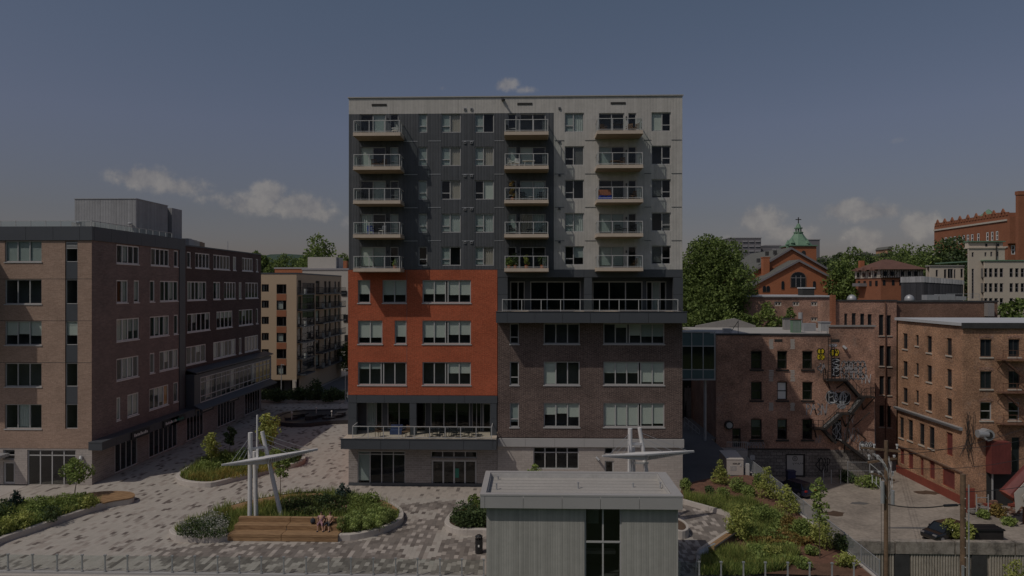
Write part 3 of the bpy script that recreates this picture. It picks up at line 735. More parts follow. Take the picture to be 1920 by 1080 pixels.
terrace(XMID-.02, fx(1288.5), YF, fz(585), fz(605.5), [fx(p) for p in (951, 1003, 1055, 1107, 1161, 1216)], fx(941), fx(1273), 9)
# lower loggia (left)
ZK1 = zM(756.5); ZK0 = onY(960, 822, YM).z+.25
panels(XL-.08, XMID, [xw(p) for p in (669, 721, 823, 871)], YM-.08, YM+.3, ZK1, ZB3-.012, 'charcoal_panel')
for (p, q) in ((652.5, 669), (768, 781), (919, 931.5)): panels(xw(p), xw(q), [], YM-.08, YM+.45, ZK0-.3, ZK1-.01, 'charcoal_panel', zc=[zM(785)])
MB().box(XL, XMID, YM+.3, YM+2.3, ZK1+.02, ZK1+.2).build('ceiling', 'charcoal_panel', MBD)
lk = Wall(MBD, XL+.1, YM+1.9, 0, XMID-XL-.2, ZK0-.4, ZK1+.05, 'charcoal_panel', room=3.2, inner='interior_dark')
za, zb = ZK0-.24, ZK1-.15
lw(lk, 684, 714, za, zb, cols=(1.6,1), fm='pale_frame', fw=.08, blinds=[(.95,'curtain'),0], name='terrace_door')
lw(lk, 723, 768, za+.4, zb, cols=(1,1), fm='pale_frame', gm='dark_glass', fw=.1)
lw(lk, 777, 796, za+.1, zb, fm='pale_frame', gm='dark_glass', fw=.05)
lw(lk, 805, 880, za+.4, zb, cols=(1,1,1), fm='pale_frame', gm='dark_glass', fw=.1)
lw(lk, 884, 901, za, zb, cols=(1,1), fm='pale_frame', gm='dark_glass', fw=.06)
lw(lk, 903, 921, za, zb-.12, fm='pale_frame', name='terrace_door', fw=.16)
lk.finish()
fz2 = lambda y: onY(790, y, YF).z
terrace(fx(638.5), XMID+.02, YF, fz2(824.5), fz2(843), [fx(p) for p in (643, 714, 768, 869, 924)], fx(659), fx(922), 9)
# pale metal course over the ground floor, right half
zc1, zc0 = zM(821.5), zM(836.5)
xs = [XMID+.04]+[xw(p) for p in (985, 1040, 1095, 1150, 1205, 1262)]+[XR+.12]
for i in range(len(xs)-1): MB().box(xs[i]+.01, xs[i+1]-.01, YM-.22, YM+.1, zc0, zc1).build('panel', 'light_panel', MBD)
MB().box(XMID+.04, XR+.1, YM-.16, YM+.1, zc0+.03, zc1-.02).build('panel_backing', 'interior', MBD)
# ground floor
wg = Wall(MBD, XL-.02, YM+.02, 0, XMID-XL+.02, 0, fz2(843)+.6, 'grey_brick', room=3, label='grey block ground floor')
GF = dict(fw=.09, fm='pale_frame', gm='glass')
wg.win(*wg.rect(670.5, 846, 760, 909), cols=(1,1,1,1), bars=[(.90,)]*4, blinds=[(.9,'blind_shade'),0,0,0], **GF)
wg.pwin(807.5, 846, 894.5, 859, cols=(1,1,1,1), **GF)
s0, s1, z0, z1 = wg.rect(809, 863, 893.5, 911)
wg.win(s0, s1, .06, z1, cols=(1,1,1,1), fw=.14, fm='pale_frame', gm='dark_glass', name='entrance_door')
wg.finish()
MB().box(xw(851)+.1, xw(851)+.45, YM+.135, YM+.150, .75, 1.6).build('door_poster', 'sign_teal', MBD)
MB().box(XL-.03, XMID, YM-.03, YM+.018, 0, .28).build('plinth', 'charcoal_panel', MBD)
wr = Wall(MBD, XMID+.02, YM-.02, 0, XR-XMID, 0, zc0-.002, 'pale_brick', room=3, label='pale block ground floor')
wr.win(*wr.rect(1000, 838.5, 1085.5, 880), cols=(1,1,1,1), bars=[(.75,)]*4, **GF)
wr.pwin(1133, 839, 1150, 852, **GF)
s0, s1, z0, z1 = wr.rect(1134, 864, 1151, 908); wr.win(s0, s1, .05, z1, fm='pale_frame', fw=.12, gm='dark_glass', name='entrance_door')
wr.finish()
for p in (1118,): MB().tube([(xw(p), YM-.1, zM(856)), (xw(p)+.25, YM-.45, zM(860))], .1, 8).build('wall_lamp', 'galvanised', MBD)
# hidden sides and roof structure
MB().box(XL, XL+.2, YM+.32, YM+22, ZB2, ZT).box(XR-.2, XR, YM+.32, YM+22, ZB2, ZT).box(XL+.2, XR-.2, YM+21.8, YM+22, ZB2, ZT).build('side_wall', 'pale_cladding', MBD)
MB().box(XL-.04, XL+.2, YM+.32, YM+22, 0, ZB2-.01).build('side_wall', 'orange_brick', MBD)
MB().box(XR-.2, XR+.01, YM+.32, YM+22, 0, ZB2-.01).box(XL+.2, XR-.2, YM+21.7, YM+22, 0, ZB2-.01).build('side_wall', 'dark_brick', MBD)
MB().box(XL+.3, XR-.3, YM+5.2, YM+21, .0, ZT-.3).build('core', 'interior_dark', MBD)

ORD = ['first','second','third','fourth','fifth','sixth','seventh','eighth','ninth','tenth','eleventh','twelfth']
# ---------------- things standing on balconies and terraces
def chair_mesh(mat, k=0):
    def mk():
        b = MB()
        for x in (-.24, .21):
            for y in (-.22, .2): b.box(x, x+.03, y, y+.03, 0, .42 if y < 0 else .85)
        b.box(-.25, .25, -.23, .24, .40, .44)
        for q in range(5): b.box(-.22+.1*q, -.17+.1*q, .205, .225, .46, .85)
        b.box(-.25, .25, .2, .235, .80, .88); b.box(-.27, -.22, -.22, .2, .60, .63); b.box(.22, .27, -.22, .2, .60, .63)
        return b.mesh('balcony_chair', mat)
    return cached(('ch', mat), mk)
def put(name, me, loc, rz, label, cat, group=None, s=1):
    o = bpy.data.objects.new(name, me); o.location = loc; o.rotation_euler = (0, 0, rz); o.scale = (s, s, s); COL.objects.link(o); return tag(o, label, cat, group)
def table_mesh(mat, w=.7, h=.7, rnd_=True):
    def mk():
        b = MB()
        if rnd_: b.prism([(w/2*cos(a*pi/6), w/2*sin(a*pi/6)) for a in range(12)], h-.04, h)
        else: b.box(-w/2, w/2, -.3, .3, h-.04, h)
        for x in (-1, 1):
            for y in (-1, 1): b.tube([(x*w*.38, y*w*.28, 0), (x*w*.28, y*w*.2, h-.04)], .02, 5)
        return b.mesh('side_table', mat)
    return cached(('tb', mat, w, h, rnd_), mk)
FL = ['top', 'second from top', 'middle', 'second lowest', 'lowest']; CN = ['left column', 'centre column', 'right column']
def bp(c, i, f, dy=1.2): _, x0, x1, z = BAL[c, i]; return (x0+(x1-x0)*f, BY+dy, z+.004)
def bchair(c, i, f, mat, rz, look):
    put('balcony_chair', chair_mesh(mat), bp(c, i, f), rz, '%s on the %s balcony of the %s' % (look, FL[i], CN[c]), 'chair')
bchair(0, 0, .84, 'white_plastic', -1.9, 'white chair'); bchair(0, 1, .38, 'wicker', .3, 'left of two wicker chairs'); bchair(0, 1, .58, 'wicker', -.3, 'right of two wicker chairs')
bchair(0, 3, .30, 'blue_cloth', .5, 'blue folding chair'); bchair(0, 3, .56, 'white_plastic', -.6, 'white folding chair')
bchair(1, 0, .10, 'black_plastic', 1.2, 'dark chair'); bchair(1, 1, .14, 'white_plastic', 1.0, 'left white chair'); bchair(1, 1, .28, 'white_plastic', -.2, 'right white chair')
bchair(1, 2, .42, 'black_plastic', .4, 'left black chair'); bchair(1, 2, .82, 'black_plastic', -.5, 'right black chair')
bchair(1, 3, .18, 'black_plastic', 1.0, 'left black chair'); bchair(1, 3, .85, 'black_plastic', -1.0, 'right black chair with high back')
bchair(2, 0, .17, 'wicker', .5, 'small wicker chair at the left end'); bchair(2, 0, .88, 'wicker', -1.0, 'tan wicker armchair at the right end'); bchair(2, 0, .74, 'wicker', -.6, 'brown wicker chair beside the tan one')
bchair(2, 1, .58, 'wicker', -.4, 'wicker chair'); bchair(2, 2, .82, 'wicker', -1.1, 'brown chair'); bchair(2, 3, .82, 'black_plastic', -.9, 'black chair'); bchair(2, 3, .5, 'black_plastic', .2, 'small black chair')
bchair(2, 4, .87, 'wicker', -1.3, 'slatted wooden chair')
for (c, i, f, mat, w, h, r, lb) in [(1,1,.55,'white_plastic',1.1,.6,False,'long white table'), (2,1,.42,'wicker',.8,.5,False,'low brown table'), (2,0,.48,'black_plastic',.95,.75,False,'black grill table'),
                          (1,3,.6,'black_plastic',.8,.5,False,'low black table'), (0,1,.48,'wicker',.4,.4,True,'tiny wicker table'), (1,2,.62,'galvanised',.6,.4,True,'round metal table'), (2,3,.64,'black_plastic',.6,.5,True,'round black table')]:
    put('side_table', table_mesh(mat, w, h, r), bp(c, i, f, 1.0), 0, '%s on the %s balcony of the %s' % (lb, FL[i], CN[c]), 'table')
def potplant(c, i, f, w, h, mat, lb, seed):
    t = thing('potted_plant', '%s on the %s balcony of the %s' % (lb, FL[i], CN[c]), 'plant', bp(c, i, f, .8))
    pm = cached('pot', lambda: MB().prism([(.16*cos(a*pi/5), .16*sin(a*pi/5)) for a in range(10)], 0, .3).mesh('pot', 'terracotta')); link(bpy.data.objects.new('pot', pm), t)
    link(bpy.data.objects.new('foliage', plant_mesh(seed, w, h, .25, 6, 260, .10, mat, .5)), t)
potplant(1, 4, .10, .7, .7, 'leaf_green', 'green potted bush at the left end', 61); potplant(1, 4, .24, .8, 1.1, 'leaf_dark', 'tall dark potted plant', 62)
potplant(1, 4, .50, .6, 1.0, 'leaf_yellow', 'yellow-green potted plant', 63); potplant(1, 4, .86, .8, .8, 'leaf_dark', 'broad potted plant at right', 64)
potplant(1, 2, .18, .7, 1.6, 'bronze_leaf', 'tall brown potted plant', 65); potplant(0, 4, .85, .4, .5, 'leaf_green', 'little green potted plant', 66)
_, x0, x1, z = BAL[2, 2]
b = MB()
for k in range(7): a = k*.8; b.box(x0+.10+.18*k, x0+.26+.18*k, BY+.4, BY+.9, z+.004, z+.25+.15*abs(sin(a)))
b.build('blue_tarpaulin', 'blue_cloth', None, 'crumpled bright blue tarpaulin on the middle balcony of the right column', loc=(x0+.6, BY+.6, z)); bpy.data.objects['blue_tarpaulin']['category'] = 'tarpaulin'
b = MB().box(x0+.2, x0+1.35, BY+.95, BY+1.0, z+.45, z+.95)
for k in range(6): b.box(x0+.22+.19*k, x0+.30+.19*k, BY+.93, BY+.949, z+.47, z+.93)
for x in (x0+.22, x0+1.30): b.box(x, x+.04, BY+.955, BY+.995, z+.004, z+.45)
b.build('wooden_bench', 'terracotta', None, 'orange wooden bench behind the blue tarpaulin on a balcony', loc=(x0+.6, BY+.95, z)); bpy.data.objects['wooden_bench']['category'] = 'bench'
# terrace furniture, lower loggia: dark dining chairs along the railing and two wicker armchairs
zt = fz2(824.5)+.004
for k, p in enumerate((800, 812, 826, 838, 851, 863, 876, 889)):
    put('terrace_chair', chair_mesh('black_plastic'), (fx(p), YF+1.0+.35*(k % 2), zt), [2.8, .2, -2.9, 0, 3.0, .3, 2.7, -.2][k],
        ORD[k]+' from the left of the black dining chairs on the lower terrace', 'chair', 'black dining chairs on the lower terrace')
for k, p in enumerate((806, 844, 882)): put('terrace_table', table_mesh('black_plastic', .9, .74, False), (fx(p), YF+1.9, zt), 0, ['leftmost', 'middle', 'rightmost'][k]+' black table among the dining chairs of the lower terrace', 'table')
for k, p in enumerate((706, 757)): put('wicker_armchair', chair_mesh('wicker'), (fx(p), YF+1.1, zt), [.8, -.8][k], ['wicker armchair left of the blue bench on the lower terrace', 'wicker armchair right of the blue bench on the lower terrace'][k], 'chair', s=1.15)
b = MB().box(fx(722), fx(745), YF+2.0, YF+2.6, zt, zt+.4).box(fx(722), fx(745), YF+2.6, YF+2.7, zt, zt+.8); o = b.build('terrace_sofa', 'cloth_blue', None, loc=(fx(733), YF+2.3, zt)); tag(o, 'grey outdoor sofa on the lower terrace behind the railing', 'sofa')
# ================================================================== LEFT OFFICE BUILDING (along the street)
XS = onY(172, 540, 62.5).x
LB = thing('office_building', 'six storey tan and brown brick office building with dark metal cornice beside the plaza', 'building', (XS, 62.5, 0))
YL = 62.5; X0 = -56.0
def lx(p): return onY(p, 540, YL).x
def lz(y, p=120): return onY(p, y, YL).z
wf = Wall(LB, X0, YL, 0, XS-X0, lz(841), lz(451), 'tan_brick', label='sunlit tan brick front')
LR = [(448.5,491), (524,570), (602,647), (681,725), (758,804)]
for i, (a, b) in enumerate(LR):
    if i == 0: a = 451.5
    bl = [[(.97,'blind_shade')]*3, [0]*3, [(.6,'blind'),(.55,'blind'),(.62,'blind')], [0]*3, [0,(.95,'curtain'),0]][i]
    wf.pwin(9, a, 78, b, cols=(1,1,1), blinds=bl, fw=.08, sill=True, fm='pale_frame', gm='glass')
s0, s1 = wf.s_of(122), wf.s_of(145.5)
wf.holes.append((s0, s1, lz(804), lz(452)))
for i, (a, b) in enumerate(LR):
    if i == 0: a = 453
    wf.pwin(122.6, a, 145, b, blinds=[[0], [0], [(.6,'blind')], [0], [0]][i], fw=.06, fm='pale_frame', hole=False, bars=[(.66,)] if i == 0 else [()])
    if i < 4: MB().box(lx(122.6), lx(145), YL+.06, YL+.12, lz(LR[i+1][0])+.03, lz(b)-.03).build('spandrel_panel', 'charcoal_panel', LB)
# louvre in the top strip window
b = MB()
for k in range(5): b.box(lx(124), lx(144), YL+.07, YL+.095, lz(456+2.6*k), lz(454.6+2.6*k))
b.build('louvre', 'alu', LB)
wf.finish()
for y in (523, 601.5, 680): MB().box(X0, XS, YL-.004, YL-.0005, lz(y)-.02, lz(y)+.02).build('brick_joint', 'interior_dark', LB)
gz = lz(841)
w2 = Wall(LB, X0, YL+.03, 0, XS-X0, 0, gz-.003, 'pale_brick', room=3, label='pale block ground floor')
w2.pwin(51, 843.5, 142, 911, cols=(1,1,1,1), bars=[(.84,)]*4, fw=.1, fm='pale_frame', gm='dark_glass')
w2.pwin(6, 843, 27.5, 862, bars=[(.45,)], fw=.08, fm='pale_frame')
s0, s1, z0, z1 = w2.rect(6, 866, 27.5, 914); w2.win(s0, s1, .04, z1, fw=.16, fm='pale_frame', name='entrance_door', gm='dark_glass'); w2.finish()
MB().box(X0, lx(18), YL-1.3, YL-.01, 2.62, 2.9).build('entrance_canopy', 'galvanised', LB)
MB().tube([(lx(152), YL-.02, lz(856)), (lx(152)+.2, YL-.4, lz(862))], .16, 8).build('wall_lamp', 'galvanised', LB)
# metal cornice band with panel joints
zc0, zc1 = lz(450.5, 172), lz(424.5, 172)
xs = [X0, -52, lx(0), lx(50), lx(101), lx(151), XS+.12]
for i in range(len(xs)-1): MB().box(xs[i]+.012, xs[i+1]-.012, YL-.12, YL+.2, zc0, zc1).build('cornice_panel', 'charcoal_panel', LB)
YE = onX(335, 540, XS).y; YE2 = onX(346, 540, XS).y; YEND = onX(489.5, 540, XS).y
ys = [YL+.2]+[YL+.2+(YE-YL-.2)*k/6 for k in range(1, 6)]+[YE2]
for i in range(len(ys)-1): MB().box(XS-.1, XS+.12, ys[i]+.012, ys[i+1]-.012, zc0, zc1).build('cornice_panel', 'charcoal_panel', LB)
MB().box(XS-.2, XS+.1, YE+.05, YE2, 3.6, zc0-.01).build('corner_fin', 'charcoal_panel', LB)
ZR = zc1-.6
MB().box(X0, XS-.12, YL+.25, YEND, ZR-.3, ZR).build('roof', 'membrane_grey', LB)
# street side, brown brick then near-black brick
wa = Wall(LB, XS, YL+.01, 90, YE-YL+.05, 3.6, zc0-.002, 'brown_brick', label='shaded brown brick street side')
FZ = [(lz(LR[i][1]), lz(LR[i][0])) for i in range(5)]
def sw(w, i, px, n, bl=None, **k):
    s0, s1 = w.s_of(px[0]), w.s_of(px[1]); z0, z1 = FZ[i]
    if i == 0: z1 = min(z1, zc0-.12)
    w.win(s0, s1, z0, z1, cols=(1,)*n, fw=.12, fm='sign_white', sill=True, inset=.04, blinds=bl or [0]*n, **k)
sw(wa, 0, (218.5,261), 4, [0,(.9,'curtain'),0,0]); sw(wa, 0, (283,317), 4); sw(wa, 0, (326,334), 1)
sw(wa, 1, (218.5,240), 2, [0,(.95,'curtain')]); sw(wa, 1, (251,261), 1, [(.9,'curtain')]); sw(wa, 1, (281,290), 1); sw(wa, 1, (300,334), 4, [0,0,(.9,'curtain'),0])
sw(wa, 2, (218.5,261), 4, [(.97,'blind'),(.97,'blind'),(.6,'blind_shade'),(.6,'blind_shade')]); sw(wa, 2, (281,317), 4, [0,(.9,'curtain'),0,(.95,'curtain')]); sw(wa, 2, (326,334), 1)
sw(wa, 3, (218.5,260), 4, [0,(.95,'blind_shade'),(.95,'curtain'),0]); sw(wa, 3, (281,290), 1); sw(wa, 3, (299,334), 4, [0,(.6,'blind'),0,(.95,'curtain')])
sw(wa, 4, (218.5,226), 1, [(.95,'blind')]); sw(wa, 4, (239,260), 2, [(.95,'blind'),(.95,'blind')]); sw(wa, 4, (280,316), 4, [0,(.4,'blind'),(.8,'blind'),(.97,'orange_blind')]); sw(wa, 4, (325,334), 1)
wa.finish()
zt2 = zc1-.75
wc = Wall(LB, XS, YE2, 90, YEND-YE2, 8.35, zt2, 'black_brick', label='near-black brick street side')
sw(wc, 0, (350.5,358), 1); sw(wc, 0, (366,393), 4); sw(wc, 0, (400,431), 5); sw(wc, 0, (437,443), 1, [(.95,'blind')]); sw(wc, 0, (454,474), 4); sw(wc, 0, (480,484), 1)
sw(wc, 1, (351,387), 5, [(.95,'curtain'),0,0,(.9,'curtain'),0]); sw(wc, 1, (400,413), 2, [0,(.95,'curtain')]); sw(wc, 1, (420,442), 4); sw(wc, 1, (448,453), 1, [(.95,'blind')]); sw(wc, 1, (460,484), 4)
sw(wc, 2, (351,394), 5, [0,(.5,'blind'),0,0,(.4,'blind')]); sw(wc, 2, (406,436), 4, [(.4,'blind')]*4); sw(wc, 2, (448,474), 4, [0,(.4,'blind'),0,0]); sw(wc, 2, (480,484), 1)
sw(wc, 3, (349,386), 4, [0,0,(.4,'blind'),0]); sw(wc, 3, (400,442), 6, [(.95,'blind'),0,(.95,'blind'),0,0,(.95,'blind')]); sw(wc, 3, (448,453), 1); sw(wc, 3, (459,484), 4, [(.95,'curtain_warm')]*4)
wc.finish()
MB().box(XS-.05, XS+.08, YE2+.01, YEND, zt2+.003, zt2+.16).build('coping', 'charcoal_panel', LB)
# projecting two-storey glazed bay with tiled canopies
XB = XS+1.0; zb0, zb1 = 4.05, 8.3
wq = Wall(LB, XB, YE2+.4, 90, YEND-YE2+1.0, zb0, zb1-.4, 'charcoal_panel', room=2.5)
wq.win(1.4, wq.L-.3, zb0+.35, zb1-.85, cols=(1,)*16, bars=[(.25, .8)]*16, fw=.11, inset=.0, fm='alu', gm='glass', blinds=[(.95,'yellow_poster') if k > 11 else (.9,'curtain') if k % 5 == 1 else 0 for k in range(16)])
wq.finish()
MB().slab([(XS+.01, YE2+.3, zb1+.12), (XB+.25, YE2+.3, zb1-.25), (XB+.25, YEND+1.6, zb1-.25), (XS+.01, YEND+1.6, zb1+.12)], (0, 0, .12)).build('bay_roof', 'charcoal_panel', LB)
MB().box(XS+.01, XB-.01, YE2+.3, YE2+.4, zb0, zb1-.3).box(XS-.3, XB-.3, YE2+.4, YEND+1.3, zb0-.3, zb0-.01).build('bay_return', 'charcoal_panel', LB)
MB().slab([(XB-.1, YE2+.2, zb0+.25), (XB+1.0, YE2+.2, zb0-.3), (XB+1.0, YEND+1.2, zb0-.3), (XB-.1, YEND+1.2, zb0+.25)], (0, 0, .14)).build('street_canopy', 'charcoal_panel', LB)
MB().box(XS+.0, XS+1.3, YL-.5, YE2+.1, gz+.62, gz+.72).build('canopy_top', 'charcoal_panel', LB)
for k in range(8):
    a = YL-.5+(YE2+.1-YL+.5)*k/8; c = YL-.5+(YE2+.1-YL+.5)*(k+1)/8
    MB().box(XS+1.18, XS+1.28, a+.01, c-.01, gz-.05, gz+.60).build('canopy_panel', 'charcoal_panel', LB)
MB().box(XS-.0, XS+1.17, YL-.48, YL-.40, gz-.05, gz+.60).build('canopy_panel', 'charcoal_panel', LB)
MB().box(XS+.01, XS+1.16, YL-.39, YE2+.1, gz-.03, gz+.02).build('canopy_soffit', 'charcoal_panel', LB)
# shopfronts
ws = Wall(LB, XS+.02, YL+.03, 90, YEND-YL-.03, 0, 3.95, 'grey_brick', room=3, label='grey block shop level')
for (p, q, n) in ((215, 257, 4), (279, 332, 6), (349.5, 381, 5), (407.5, 441, 6), (459, 487, 6)):
    ws.win(ws.s_of(p), ws.s_of(q), .1, 3.35, cols=(1,)*n, bars=[()]*n, fw=.11, fm='alu', gm='dark_glass', name='shop_window', inset=.0)
ws.finish()
for (p, kind) in ((263, 0), (320, 1), (333, 2), (388, 3), (437, 4)):       # blade signs and small shop signs
    y = onX(p, 540, XS+1.3).y
    sg = MB().box(XS+1.30, XS+1.40, y-1.6, y+1.6, gz-.1, gz+.6).build('sign_board', 'black_plastic', LB)
    b = MB()
    for k in range(9): b.box(XS+1.402, XS+1.41, y-1.2+.27*k, y-1.02+.27*k, gz+.12, gz+.12+[.3,.2,.26,.2,.32,.2,.2,.3,.2][k])
    b.build('sign_lettering', ['sign_white','sign_white','sign_teal','sign_white','sign_white'][kind], sg)
# roof: glass balustrade, penthouse, plant
zr = zc1+.0; b = MB(); gp = []
def balu(pts, h=.55):
    r = MB()
    for i in range(len(pts)-1):
        a, c = Vector(pts[i]), Vector(pts[i+1]); r.bar(a+Vector((0,0,h)), c+Vector((0,0,h)), .05)
        r.bar(a, a+Vector((0,0,h)), .05)
    r.bar(Vector(pts[-1]), Vector(pts[-1])+Vector((0,0,h)), .05); ro = r.build('roof_railing', 'alu', LB)
    for i in range(len(pts)-1):
        a, c = Vector(pts[i]), Vector(pts[i+1]); d = (c-a); n = d.normalized().cross(Vector((0,0,1)))*.012
        MB().slab([a+d*.03+Vector((0,0,.04)), c-d*.03+Vector((0,0,.04)), c-d*.03+Vector((0,0,h-.04)), a+d*.03+Vector((0,0,h-.04))], n).build('glass_panel', 'rail_glass', ro)
balu([(XS-.3-1.42*k, YL+.35, zr) for k in range(0, 11)]); balu([(XS-.25, YL+.35+1.3*k, zr) for k in range(0, 12)])
XP = onY(255, 540, 75).x; YP = 75.0; ZP = onY(255, 373, 75).z; xp0 = onY(140, 540, 75).x; YPE = onX(335, 540, XP).y
MB().box(xp0, XP, YP, YPE-2.6, ZR, ZP).build('penthouse_wall', 'grey_cladding', LB, 'flat grey metal rooftop plant room')
MB().box(XP-3, XP-.6, YPE-2.6+.002, YPE-1.6, ZR, ZP).box(XP-3, XP, YPE-1.6+.002, YPE+.8, ZR, ZP-.1).build('penthouse_annex', 'grey_cladding', LB)
MB().box(xp0-.06, XP+.06, YP-.06, YPE-2.55, ZP+.002, ZP+.08).build('penthouse_roof', 'galvanised', LB)
boxpart(LB, 'roof_door', 'light_panel', XP-7.2, XP-6.2, YP-.05, YP-.005, ZR, ZR+2.2); boxpart(LB, 'roof_door', 'light_panel', XP-5.6, XP-4.6, YP-.05, YP-.005, ZR, ZR+2.2)
for (x, y, r) in ((XP-5.5, YP-1.5, .35), (XP-.5, YP-.3, .25)): MB().ball((x, y, ZR+2.0), r, 8, 5, .6).tube([(x, y, ZR), (x, y, ZR+1.9)], .05, 5).build('roof_vent', 'galvanised', LB)
for k, p in enumerate((352, 362, 372)):
    y = onX(p, 540, XS-2.5).y; MB().box(XS-3.2, XS-2.0, y-.7, y+.7, zt2-.3, zt2+1.15-.1*k).box(XS-3.0, XS-2.2, y-.5, y+.5, zt2+1.15-.1*k, zt2+1.25-.1*k).build('roof_unit', ['light_panel','white_wall','soffit'][k], LB)
MB().tube([(XS-1.2, onX(427, 540, XS-1.2).y, zt2), (XS-1.2, onX(427, 540, XS-1.2).y, zt2+1.5)], .05, 5).build('roof_vent', 'galvanised', LB)
MB().box(X0, XS-.32, YEND-.3, YEND, 0, zt2-.2).build('rear_wall', 'black_brick', LB)
MB().box(X0+.2, XS-4.8, YL+5, YEND-1, 0, ZR-.4).build('core', 'interior_dark', LB)
# projecting wing past the left edge of the view (its shade falls on the front)
MB().box(X0-4, lx(0)-1.0, YL-3.6, YL+.0, lz(640), lz(451)-.4).build('projecting_bay', 'charcoal_panel', LB)

# ================================================================== BEIGE APARTMENT HOUSE up the street
YB_ = 114.5
BX1 = onY(556, 540, YB_).x; BX0 = BX1-16
BB = thing('beige_apartment_building', 'six storey beige apartment house with orange panels and rows of balconies up the street', 'building', (BX1, YB_, 0))
def bz(y, p=530): return onY(p, y, YB_).z
w = Wall(BB, BX0, YB_, 0, BX1-BX0, bz(712), bz(514), 'beige_wall')
for i in range(6):
    a = 533+30.4*i
    w.pwin(490.5, a, 504, a+14, cols=(1,1,1), blinds=[(.9,'curtain'),0,0], fw=.1, fm='dark_frame'); w.pwin(518.5, a, 537, a+18, cols=(1,.5), blinds=[(.9,'curtain') if i % 2 else 0, 0], fw=.1, fm='dark_frame')
    if i < 5: MB().box(onY(518.5,540,YB_).x, onY(537,540,YB_).x, YB_-.03, YB_-.004, bz(a+30.2), bz(a+18.3)).build('orange_panel', 'orange_panel', BB)
w.finish()
wg2 = Wall(BB, BX0, YB_+1.5, 0, BX1-BX0-1.5, 0, bz(714), 'charcoal_panel', room=2)
wg2.win(BX1-BX0-9, BX1-BX0-2.6, .2, 3.0, cols=(1,1,1,1), fw=.08, fm='dark_frame', gm='dark_glass'); wg2.finish()
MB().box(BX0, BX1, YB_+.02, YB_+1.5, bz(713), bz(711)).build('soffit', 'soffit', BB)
MB().box(BX1-.7, BX1, YB_+.0, YB_+1.2, 0, bz(712)-.003).build('pillar', 'stone_trim', BB)
L2 = onX(640, 540, BX1).y-YB_
w = Wall(BB, BX1, YB_, 90, L2, 0, bz(514), 'beige_wall')
for i in range(6):
    z0 = bz(533+30.4*i+17); z1 = z0+2.2
    for (p, q) in ((559, 565), (592, 599), (608, 612), (616, 620), (627, 630), (634, 637)):
        s0, s1 = w.s_of(p), w.s_of(q)
        if s1 < L2-.1 and z1 < bz(514)-.2: w.win(s0, s1, z0, z1, fw=.09, fm='dark_frame', blinds=[(.9,'curtain') if (i+p) % 3 == 0 else 0])
s0, s1 = w.s_of(567), w.s_of(590); w.win(s0, s1, bz(700), bz(530), cols=(2,1,1), bars=[tuple(k/12 for k in range(1,12))]*3, fw=.12, fm='dark_frame', gm='dark_glass', name='stair_glazing'); w.finish()
for i in range(6):
    z = bz(533+30.4*i+17)-.05
    for (p, q) in ((557.5, 576), (592, 603), (604, 614), (615, 625), (626, 636)):
        y0, y1 = onX(p, 540, BX1).y, onX(q, 540, BX1).y
        bal = MB().box(BX1+.003, BX1+1.4, y0, y1, z-.2, z).build('balcony', 'charcoal_panel', BB); b = MB()
        b.box(BX1+1.34, BX1+1.39, y0, y1, z+1.0, z+1.06)
        n = max(4, int((y1-y0)/.35))
        for k in range(n+1): y = y0+.03+(y1-y0-.06)*k/n; b.box(BX1+1.35, BX1+1.38, y-.02, y+.02, z, z+1.0)
        for k in range(4): b.box(BX1+.1+.33*k, BX1+.13+.33*k, y0, y0+.03, z, z+1.0)
        b.box(BX1+.05, BX1+1.34, y0, y0+.05, z+1.0, z+1.06); b.build('railing', 'black_steel', bal)
        if (i+p) % 2 > .9: MB().box(BX1+1.0, BX1+1.3, y0+.4, y0+1.1, z+.003, z+.8).build('privacy_screen', 'curtain', bal)
MB().box(BX0, BX1+.05, YB_-.05, YB_+L2, bz(514)+.003, bz(514)+.25).build('roof', 'charcoal_panel', BB)
MB().box(BX0, BX0+.3, YB_+.4, YB_+L2, 0, bz(516)).box(BX0, BX1-.3, YB_+L2-.3, YB_+L2, 0, bz(516)).build('side_wall', 'beige_wall', BB)
MB().box(BX0+.5, BX1-4, YB_+4, YB_+L2-1, 0, bz(517)).build('core', 'interior_dark', BB)
# white block closing the street, with a brick house and plant rooms above
def gbox(name, label, cat, Y, p0, p1, ytop, mat, zb=0, depth=18, group=None):
    x0, x1 = onY(p0, 540, Y).x, onY(p1, 540, Y).x; zt = onY((p0+p1)/2, ytop, Y).z
    t = thing(name, label, cat, ((x0+x1)/2, Y, zb), 0, group)
    MB().box(x0, x1, Y, Y+depth, zb, zt).build('wall', mat, t); MB().box(x0-.15, x1+.15, Y-.15, Y+depth+.15, zt+.003, zt+.35).build('roof', 'grey_band', t)
    return t, x0, x1, zt
WB, x0, x1, zt = gbox('white_building', 'plain white rendered block with flat roof beyond the beige house', 'building', 152, 567, 690, 506, 'white_wall', -.1)
for (p, q, y0, y1) in ((644, 652, 590, 604), (646, 652, 628, 640), (640, 650, 545, 555)):
    a, c = onY(p, y0, 151.9), onY(q, y1, 151.9); MB().box(a.x, c.x, 151.86, 151.99, c.z, a.z).build('window', 'car_glass', WB)
a, c = onY(577, 482, 156), onY(630, 505, 156); MB().box(a.x, c.x, 156, 162, c.z, a.z).build('plant_room', 'white_wall', WB, 'white plant room on the roof')
a, c = onY(629, 484, 157), onY(633, 505, 157); MB().box(a.x, c.x, 157, 158, c.z, a.z).build('chimney', 'grey_far', WB)
RB, *_ = gbox('brick_house', 'low red brick house roof edge left of the white block', 'building', 175, 515, 585, 504, 'church_brick', -.1, 12)
RB2, *_ = gbox('brick_house', 'small red brick gable with chimney right of the white plant room', 'building', 170, 636, 700, 503, 'church_brick', -.1, 12)
